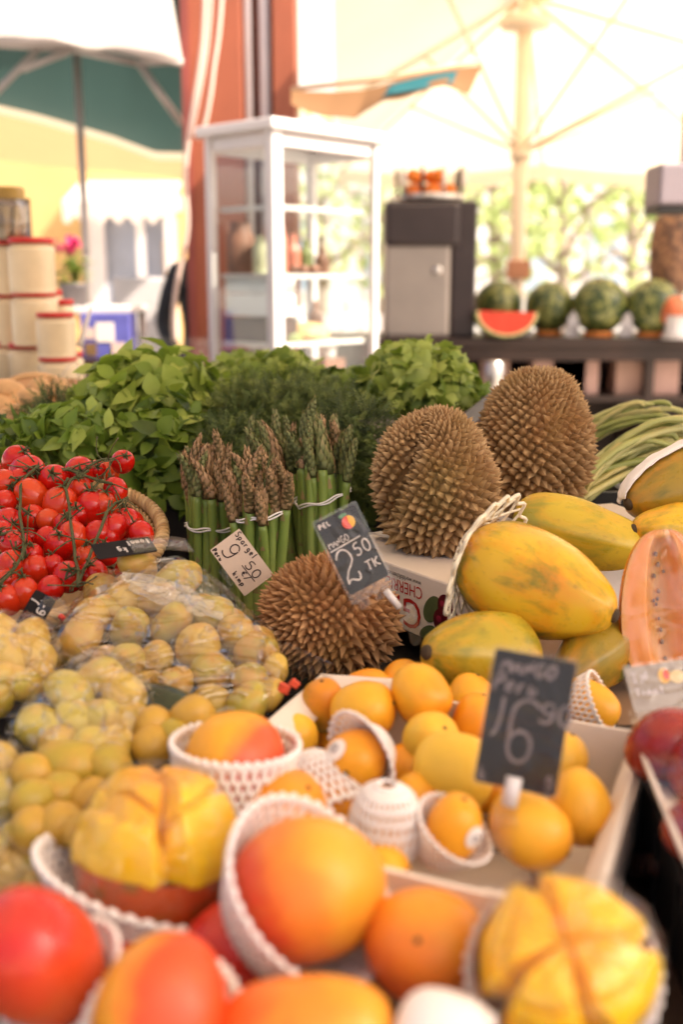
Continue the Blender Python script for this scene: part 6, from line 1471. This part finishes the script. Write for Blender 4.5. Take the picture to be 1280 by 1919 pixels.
# wooden bowl and bag of pale roots
p = at(85, 742, 2.45); bw = thing('wooden_bowl', 'round tan wooden bowl with pale roots behind the herbs', 'bowl', (p.x, p.y, p.z - .03)); R = .098
b = MB(); b.lathe([(.001, 0), (R * .6, 0), (R * .95, .04), (R, .062), (R * .95, .062), (R * .88, .042), (R * .55, .012), (.001, .012)], 34); b.obj('shell', plain('tan_wood', (.52, .28, .12), .5, .15, 8), bw)
b = MB(); b.tube([(R * cos(a), -.10 + .02 * sin(a), .01 + .075 * sin(a)) for a in [pi * q / 14 for q in range(15)]], .010, 8, flat=.6); b.obj('handle', plain('bent_wood', (.62, .36, .16), .5, .1, 8), bw)
M_rt = plain('root_skin', (.66, .38, .17), .6, .2, 18); rr = random.Random(77)
for q, (px, py, r) in enumerate(((75, 730, 24), (110, 728, 22), (98, 740, 22), (15, 735, 28), (40, 752, 24), (-5, 760, 26), (12, 790, 22), (25, 775, 20), (60, 745, 20))):
    pp = at(px, py, 2.36 if q < 3 else 2.30 - .02 * q); s = r * mpp(pp); f = surf(2.5 * s, s, .75, .1, .85, .3, 0, 0, .16, q)
    o = put(fruit_mesh('pale_root', f, M_rt, 18, 12), 'pale_root', None, pp, quat_z(Vector((rr.gauss(0, 1), rr.gauss(0, 1), .3)))); tag(o, 'pale orange root ' + ('in the back of the wooden bowl', 'at the right of the wooden bowl', 'at the front of the wooden bowl', 'heaped left of the wooden bowl', 'below the bowl handle', 'cut off by the left edge, above the herbs', 'pinkish and lowest at the left edge', 'between the lowest ones at the left edge', 'under the left rim of the wooden bowl')[q], 'root', 'pale roots behind the herbs')
b = MB(); b.box((0, 0, -.06), (.50, .34, .12)); rb = b.obj('root_crate', MT['kraft'], None, (-.74, 2.40, at(60, 775, 2.36).z), bevel=.004); tag(rb, 'brown board crate under the pale roots', 'crate')
b = MB(); b.box((0, 0, -.04), (.40, .30, .08)); b.box((0, .0, -.10), (.36, .28, .04)); st_ = b.obj('crate_stand', MT['dark_wood'], None, (-.74, 2.40, at(60, 775, 2.36).z - .12)); tag(st_, 'dark stand under the root crate', 'stand')
p = at(133, 722, 2.5); f0 = surf(.10, .022, .8, 0, 1, .1, 0, 0, .25, 4); o = put(fruit_mesh('plastic_pouch', f0, MT['clear'], 24, 20), 'plastic_pouch', None, p); tag(o, 'crumpled clear plastic pouch in front of the honey jars', 'pouch')
p0, p1 = at(148, 650, 2.9), at(170, 575, 2.9); b = MB(); b.tube([Vector((0, 0, 0)), (p1 - p0) * .25, p1 - p0], [.009, .008, .004], 10); o = b.obj('plastic_nozzle', MT['white_paint'], None, p0); tag(o, 'slanting white plastic nozzle beside the honey jars', 'nozzle')
# flower pot and blue box on a table
tp = at(200, 572, 5.2); sb = thing('cafe_table', 'small table with a white cloth top holding the flower pot', 'table', (tp.x + .05, 5.3, 0))
b = MB(); b.box((-.12, 0, tp.z - .02), (.42, .5, .03)); b.obj('top', MT['white_paint'], sb, bevel=.006)
for x in (-.30, .06):
    for y in (-.2, .2): b = MB(); b.tube([(x, y, 0), (x, y, tp.z - .03)], .018, 8); b.obj('leg', M_dark, sb)
p = at(140, 575, 5.2); k = mpp(p); fp = thing('flower_pot', 'grey pot with a pink geranium in bloom', 'potted plant', (p.x, 5.2, tp.z - .005))
b = MB(); b.lathe([(.001, 0), (20 * k, 0), (27 * k, 36 * k), (29 * k, 37 * k), (29 * k, 42 * k), (25 * k, 42 * k), (22 * k, 34 * k), (.001, 34 * k)], 24); b.obj('pot', plain('grey_pot', (.14, .12, .12), .5, .2, 9), fp)
b = MB(); rr = random.Random(9)
for q in range(60):
    a = rr.uniform(0, 6.28); r = rr.uniform(0, 30) * k; z = rr.uniform(40, 85) * k; leaf(b, Vector((r * cos(a), r * sin(a), z)), Vector((cos(a), sin(a), .4)), Vector((0, 0, 1)), 20 * k, 18 * k, rr.uniform(.2, .7))
for q in range(7): b.tube([(0, 0, 36 * k), (rr.uniform(-15, 15) * k, rr.uniform(-10, 10) * k, 70 * k), (rr.uniform(-16, 12) * k, rr.uniform(-8, 8) * k, 105 * k)], 1.4 * k, 5, tint=.3)
b.obj('foliage', MT['mint'], fp)
b = MB()
for q in range(46):
    u = Vector((rr.gauss(0, 1), rr.gauss(0, 1), rr.gauss(0, 1))).normalized(); c = Vector((-2 * k + (0 if q % 4 else -14 * k), 0, 112 * k)) + u * 15 * k; leaf(b, c, u.orthogonal(), u, 13 * k, 12 * k, .5)
b.obj('blossom', plain('pink_petal', (.70, .03, .16), .5, .25, 40), fp)
p = at(195, 590, 4.4); k = mpp(p); bb = thing('blue_box', 'blue printed box with pale pictures beside the white glare', 'box', (p.x, 4.4, p.z - 82 * k)); b = MB(); b.box((0, .08, 42 * k), (92 * k, .16, 84 * k)); b.obj('body', plain('blue_print', (.10, .10, .36), .5, .25, 10), bb, bevel=.004)
for (x, z, w_, h_, mt) in ((0, 50, 34, 36, 'carton'), (24, 20, 26, 22, 'wire'), (-30, 48, 20, 20, 'wire'), (-28, 18, 22, 24, 'durian_stalk')):
    b = MB(); b.box((x * k, -.002, z * k), (w_ * k, .003, h_ * k)); b.obj('picture', MT[mt], bb)
b = MB(); b.box((0, .08, -.26), (.36, .28, .52)); bs2 = b.obj('plinth', MT['dark_wood'], None, (p.x, 4.4, p.z - 82 * k - .001)); tag(bs2, 'dark plinth under the blue printed box', 'plinth'); bs2.scale = (1, 1, (p.z - 82 * k) / .52)
# clear bin left of the case
p = at(345, 680, 3.9); b = MB(); b.grid(lambda u, v: Vector(((.12 + .02 * v) * (abs(cos(2 * pi * u)) ** .5) * (1 if cos(2 * pi * u) > 0 else -1), (.08 + .02 * v) * (abs(sin(2 * pi * u)) ** .5) * (1 if sin(2 * pi * u) > 0 else -1), .22 * v)), 40, 6, closed_u=True); o = b.obj('plastic_tub', MT['clear'], None, (p.x - .05, 3.9, p.z - .13)); tag(o, 'translucent plastic tub left of the display case foot', 'tub')
b = MB(); b.box((0, 0, .5), (1.9, .5, 1.0)); b.box((0, 0, .985), (1.94, .54, .03)); rk = b.obj('rear_cabinet', MT['dark_wood'], None, (-.15, 4.58, -.003), Qd); tag(rk, 'dark low cabinet carrying the display case', 'cabinet')
rk.scale = (.62, 1.9, (p.z - .13) / 1.003 if False else zb / 1.003); rk.location = inc(wr / 2 - .08, wl / 2 + .05, 0)

# person in a dark jacket behind the column
def person():
    X, Y = at(338, 560, 6.6).x + .17, 6.6
    J = {'pel': (0, 0, .95), 'wst': (0, .0, 1.12), 'chs': (0, .01, 1.36), 'nck': (0, .0, 1.53), 'hd0': (0, -.01, 1.60), 'hd1': (0, -.02, 1.70), 'hd2': (0, 0, 1.78)}
    vs = [Vector(v) for v in J.values()]; ks = list(J); rad = [(.15, .11), (.145, .10), (.17, .115), (.055, .06), (.068, .085), (.078, .095), (.05, .06)]; ed = [(i, i + 1) for i in range(6)]
    def chain(root, pts, rs):
        last = root
        for p_, r_ in zip(pts, rs): vs.append(Vector(p_)); rad.append((r_, r_)); ed.append((last, len(vs) - 1)); last = len(vs) - 1
        return last
    for s in (-1, 1):
        h = chain(2, [(s * .19, 0, 1.44), (s * .27, .03, 1.16), (s * .25, -.12, .98), (s * .24, -.18, .93)], [.07, .052, .04, .032])
        for q in range(4): chain(h, [(s * (.225 + .012 * q), -.22, .905 - .003 * q), (s * (.225 + .012 * q), -.245, .885), (s * (.225 + .012 * q), -.25, .862)], [.010, .009, .007])
        chain(h, [(s * .212, -.205, .915), (s * .205, -.225, .895)], [.011, .008])
        chain(0, [(s * .10, 0, .86), (s * .105, -.02, .49), (s * .11, .02, .10), (s * .115, -.12, .035)], [.095, .062, .045, .04])
    me = bpy.data.meshes.new('skeleton'); me.from_pydata([tuple(v) for v in vs], ed, []); o = bpy.data.objects.new('skeleton', me); COL.objects.link(o)
    md = o.modifiers.new('s', 'SKIN'); sv = me.skin_vertices[0].data
    for i, r in enumerate(rad): sv[i].radius = r
    sv[0].use_root = True
    o.modifiers.new('ss', 'SUBSURF').levels = 2
    dg = bpy.context.evaluated_depsgraph_get(); m2 = bpy.data.meshes.new_from_object(o.evaluated_get(dg)); bpy.data.objects.remove(o)
    m2.materials.clear(); MM = [plain('dark_jacket', (.018, .018, .022), .8, .3, 20), plain('dark_trousers', (.03, .03, .04), .8, .3, 20), plain('skin_tone', (.55, .30, .20), .5, .08, 20), plain('shoe', (.02, .015, .012), .5, .2, 20)]
    for m in MM: m2.materials.append(m)
    for f in m2.polygons:
        c = f.center; f.use_smooth = True
        f.material_index = 2 if c.z > 1.53 or (c.y < -.15 and .8 < c.z < .97) else 3 if c.z < .09 else 1 if c.z < .92 and abs(c.x) < .2 else 0
    p_ = put(m2, 'person', None, (X, Y, 0), rotz(.5)); p_.scale = (1.06, 1.06, 1.06)
    tag(p_, 'person in a dark jacket mostly hidden behind the red column', 'person')
    b = MB(); b.lathe([(.001, .125), (.05, .115), (.083, .075), (.092, .02), (.085, -.03), (.07, -.05)], 20, M=Matrix.Translation((0, .015, 1.685)) @ Matrix.Diagonal((.88, 1.08, .9, 1))); b.obj('hair', plain('dark_hair', (.02, .012, .008), .6, .3, 60), p_)
    b = MB()
    for s in (-1, 1): b.lathe([(.001, .009), (.007, .006), (.009, 0), (.001, -.006)], 10, c=(s * .03, -.108, 1.70))
    b.obj('eyes', MT['ink'], p_)
    b = MB(); b.tube([(0, -.105, 1.705), (0, -.128, 1.672), (0, -.112, 1.662)], [.008, .013, .01], 8); b.obj('nose', MM[2], p_)
    b = MB(); b.tube([(-.024, -.104, 1.632), (0, -.110, 1.630), (.024, -.104, 1.632)], [.003, .006, .003], 6); b.obj('mouth', plain('lip', (.4, .14, .11), .5, .1, 20), p_)
person()

# lamp box and pineapple at the right edge
p = at(1262, 355, 4.8); hb = thing('grey_speaker_box', 'grey hanging box with a dark underside at the right edge', 'hanging box', p)
k = mpp(p); b = MB(); b.box((20 * k, 0, 6 * k), (120 * k, .24, 74 * k)); b.obj('body', plain('grey_box', (.26, .21, .23), .5, .08, 6), hb, bevel=.012)
b = MB(); b.box((20 * k, 0, -38 * k), (118 * k, .22, 14 * k)); b.obj('dark_base', MT['black_plastic'], hb, bevel=.006)
b = MB(); b.tube([(15 * k, 0, 40 * k), (15 * k, 0, 1.3)], .014, 8); b.obj('hanger', M_gr, hb)
b = MB(); b.box((22 * k, -.122, 12 * k), (14 * k, .004, 30 * k)); b.obj('white_plate', MT['white_paint'], hb)
def pine_mat():
    m, nt, b = newmat('pineapple_skin'); v = coords(nt, 'Object', (26, 26, 26)); vo = nd(nt, 'ShaderNodeTexVoronoi'); vo.inputs['Scale'].default_value = 1.1; L(nt, v, vo.inputs[0])
    L(nt, ramp(nt, vo.outputs['Distance'], [(0, (.42, .22, .10)), (.5, (.22, .10, .05)), (.9, (.07, .035, .02))]), b.inputs['Base Color']); b.inputs['Roughness'].default_value = .6; bump(nt, b, vo.outputs['Distance'], .6, .01); return m
p = at(1278, 560, 5.9); k = mpp(p); pn = thing('pineapple', 'brown pineapple with a small green crown at the right edge', 'pineapple', (p.x, 6.15, zc))
f = surf(170 * k, 40 * k, .45, .05, 1, 0, 0, 0, .02, 3); o = put(fruit_mesh('body', f, pine_mat(), 30, 24), 'body', pn, (0, 0, 150 * k))
b = MB(); b.tube([(-8 * k, 0, 228 * k), (-10 * k, 0, 262 * k)], [10 * k, 8 * k], 10); b.obj('neck', MT['durian_stalk'], pn)
b = MB()
for q in range(22): a = q * 2.4; leaf(b, Vector((-10 * k, 0, (256 + q * .5) * k)), Vector((cos(a) * (.9 - .03 * q), sin(a) * (.9 - .03 * q), .8)), Vector((-cos(a), -sin(a), .6)), 30 * k, 9 * k, .35, -.1, .3, (.7, 1, .8, .5, 0))
b.obj('crown', MT['mint'], pn)
b = MB(); b.lathe([(.001, 0), (42 * k, 0), (34 * k, 66 * k), (.001, 66 * k)], 24); b.obj('stand', MT['white_paint'], pn)
p = at(1275, 588, 5.6); f = surf(.17, .075, .9, 0, 1, 0, 6, .1, .03, 2); o = put(fruit_mesh('small_pumpkin', f, plain('red_orange_squash', (.66, .16, .06), .45, .15, 12), 36, 20), 'small_pumpkin', None, (p.x + .04, 5.82, zc + .14)); tag(o, 'reddish orange squash behind the rightmost watermelon', 'squash')
p = at(1272, 640, 5.6); b = MB(); b.lathe([(.001, 0), (.075, 0), (.05, .05), (.06, .12), (.07, .125), (.001, .10)], 22); o = b.obj('white_bowl', MT['white_paint'], None, (p.x + .04, 5.80, zc)); tag(o, 'white pedestal bowl at the right end of the counter', 'bowl')

# yellow house, street beyond, greenery
M_yel = plain('yellow_render', (.66, .42, .17), .85, .06, 1.5); M_pv = plain('pale_facade', (.70, .68, .66), .8, .05, .8)
hz = thing('yellow_house', 'yellow rendered house wall with a white shop opening at the left', 'house', (-4.4, 15, 0)); HX = -4.4
b = MB()
x0, x1 = at(175, 400, 15).x - HX, at(330, 400, 15).x - HX; zd = at(200, 395, 15).z
b.box(((x0 - 4.5) / 2, 0, 2.6), (x0 + 4.5, .4, 5.2)); b.box(((x0 + x1) / 2, 0, (zd + 5.2) / 2), (x1 - x0, .4, 5.2 - zd)); b.box(((x1 + 2.6) / 2, 0, 2.6), (2.6 - x1, .4, 5.2)); b.obj('wall', M_yel, hz)
b = MB(); b.add([(-4.7, -.4, 5.2), (2.8, -.4, 5.2), (2.8, 3, 7), (-4.7, 3, 7), (-4.7, 6.4, 5.2), (2.8, 6.4, 5.2)], [(0, 1, 2, 3), (3, 2, 5, 4)], smooth=False); b.obj('roof', plain('roof_tile', (.35, .12, .07), .8, .2, 4), hz, solid=.1)
fr = MB(); fr.box((x0 + .06, -.21, zd / 2), (.22, .06, zd)); fr.box((x1 - .06, -.21, zd / 2), (.14, .06, zd)); fr.box(((x0 + x1) / 2, -.21, zd + .08), (x1 - x0 + .2, .08, .2)); fr.box(((x0 + x1) / 2 + .1, -.21, zd / 2), (.10, .05, zd)); fo_ = fr.obj('door_frame', MT['white_paint'], hz)
b = MB(); b.box(((x0 + x1) / 2, .1, zd / 2), (x1 - x0, .02, zd)); b.obj('door_pane', plain('pale_blue_pane', (.42, .48, .62), .15, .2, 1), hz)
b = MB(); b.box(((x0 + x1) / 2 + .45, .02, zd * .42), (.16, .06, zd * .84)); b.obj('door_post', M_yel, hz)
b = MB(); zA = at(200, 335, 14.4).z; zB = at(200, 392, 14.0).z
b.grid(lambda u, v: Vector((lerp(x0 - .12, x1 + .12, u), -.2 - 1.0 * v, lerp(zA, zB + .08, v) - .05 * sin(u * 9) ** 2 * v)), 24, 8); b.grid(lambda u, v: Vector((lerp(x0 - .12, x1 + .12, u), -1.2, zB + .08 - (.22 + .05 * sin(u * 40)) * v)), 40, 4); b.obj('shop_awning', MT['white_canvas'], hz)
wt = thing('white_street_table', 'sunlit white clothed table in front of the yellow house', 'table', (at(265, 560, 9).x, 9, 0))
b = MB(); b.box((0, 0, .74), (1.15, .8, .03)); b.obj('top', MT['white_paint'], wt)
b = MB(); b.grid(lambda u, v: Vector(((.60 + .03 * v + .015 * sin(u * 60) * v) * max(-1, min(1, 1.5 * cos(2 * pi * u))), (.42 + .03 * v) * max(-1, min(1, 1.5 * sin(2 * pi * u))), .762 - .7 * v)), 90, 8, closed_u=True); b.obj('tablecloth', MT['white_canvas'], wt)
sg = thing('white_glare_panel', 'tall white panel added to fill the street glare left of the column', 'stand', (at(270, 600, 7.6).x, 7.6, 0)); zs = at(270, 520, 7.6).z  # added panel whose white stands in for glare of the sunlit street
b = MB(); b.box((0, 0, zs / 2), (.42, .05, zs)); b.obj('panel', MT['white_paint'], sg, bevel=.02); b = MB(); b.box((0, .1, .03), (.5, .5, .06)); b.obj('foot', MT['white_paint'], sg)

MT['tree_leaf'] = tintmat('tree_leaf', [(0, (.32, .42, .14)), (.5, (.48, .58, .24)), (1, (.62, .70, .36))], .5, 3, .3, .45)
MT['bark'] = plain('bark', (.34, .27, .21), .9, .3, 6, bmp=.4)
def tree(x, y, h, r, seed, label, n=210):
    rr = random.Random(seed); th = thing('street_tree', label, 'tree', (x, y, 0), None, 'trees beyond the market')
    b = MB(); b.tube([(0, 0, 0), (.05, 0, h * .3), (-.05, .05, h * .6), (0, 0, h * .85)], [.17, .13, .09, .03], 10)
    for q in range(8): a = q * 2.4; z = h * (.32 + .05 * q); b.tube([(0, 0, z), (r * .4 * cos(a), r * .4 * sin(a), z + h * .12), (r * .8 * cos(a), r * .8 * sin(a), z + h * .2)], [.06, .04, .015], 6)
    b.obj('trunk', MT['bark'], th)
    b = MB(); cl = [Vector((rr.gauss(0, .42) * r, rr.gauss(0, .42) * r, h * (.62 + rr.gauss(0, .15)))) for _ in range(26)]
    for q in range(n):
        c = rr.choice(cl) + Vector((rr.gauss(0, 1), rr.gauss(0, 1), rr.gauss(0, .8))) * r * .22; u = Vector((rr.gauss(0, 1), rr.gauss(0, 1), rr.gauss(0, 1))).normalized()
        leaf(b, c, u, u.orthogonal() + Vector((0, 0, .5)), .26, .17, max(0, min(1, rr.gauss(.55, .22))), .2, .1, (0, 1, 0))
    b.obj('crown', MT['tree_leaf'], th)
for k, (px, Y, h, r) in enumerate(((820, 17, 3.9, 1.5), (930, 19, 4.4, 1.6), (1060, 18, 4.1, 1.7), (1190, 20, 4.6, 1.8), (1330, 18, 4.6, 1.7), (600, 21, 5, 1.8), (430, 20, 5.4, 1.9), (720, 22, 5.0, 1.8))):
    tree(at(px, 400, Y).x, Y, h, r, 50 + k, ('tree behind the juicer', 'tree left of the parasol pole', 'tree right of the parasol pole', 'tree over the third watermelon', 'tree at the right edge', 'tree seen through the right pane of the case', 'tree seen through the left pane of the case', 'tree between the case and the juicer')[k] + ' in the sunlit distance')
fc = thing('pale_building', 'pale sunlit building beyond the trees, raised to whiten the sky', 'building', (3, 27, 0)); b = MB(); b.box((0, 0, 6.2), (44, 1, 12.4)); b.obj('wall', M_pv, fc)  # wall made tall so its white stands in for the blown-out sky
for q in range(13):
    b = MB(); b.box((-11 + 1.8 * q, -.52, 2.0), (.95, .06, 1.9)); w_ = b.obj('window', MT['white_paint'], fc); b = MB(); b.box((-11 + 1.8 * q, -.56, 2.0), (.75, .04, 1.65)); b.obj('pane', plain('blue_pane_' + 'abcdefghijklm'[q], (.35, .45, .58), .2, .15, 2), w_)
b = MB(); b.box((0, -.05, 12.5), (44.4, 1.4, .2)); b.obj('cornice', MT['white_paint'], fc)
fe = thing('picket_fence', 'pale fence in the sun behind the watermelons', 'fence', (at(1050, 560, 12).x, 12, 0)); b = MB()
for q in range(30): b.box((-3 + .2 * q, 0, .55), (.09, .025, 1.1))
b.obj('pickets', MT['white_paint'], fe); b = MB(); b.box((0, .03, .3), (6.1, .03, .08)); b.obj('rail', MT['white_paint'], fe); b = MB(); b.box((0, .03, .85), (6.1, .03, .08)); b.obj('rail', MT['white_paint'], fe)
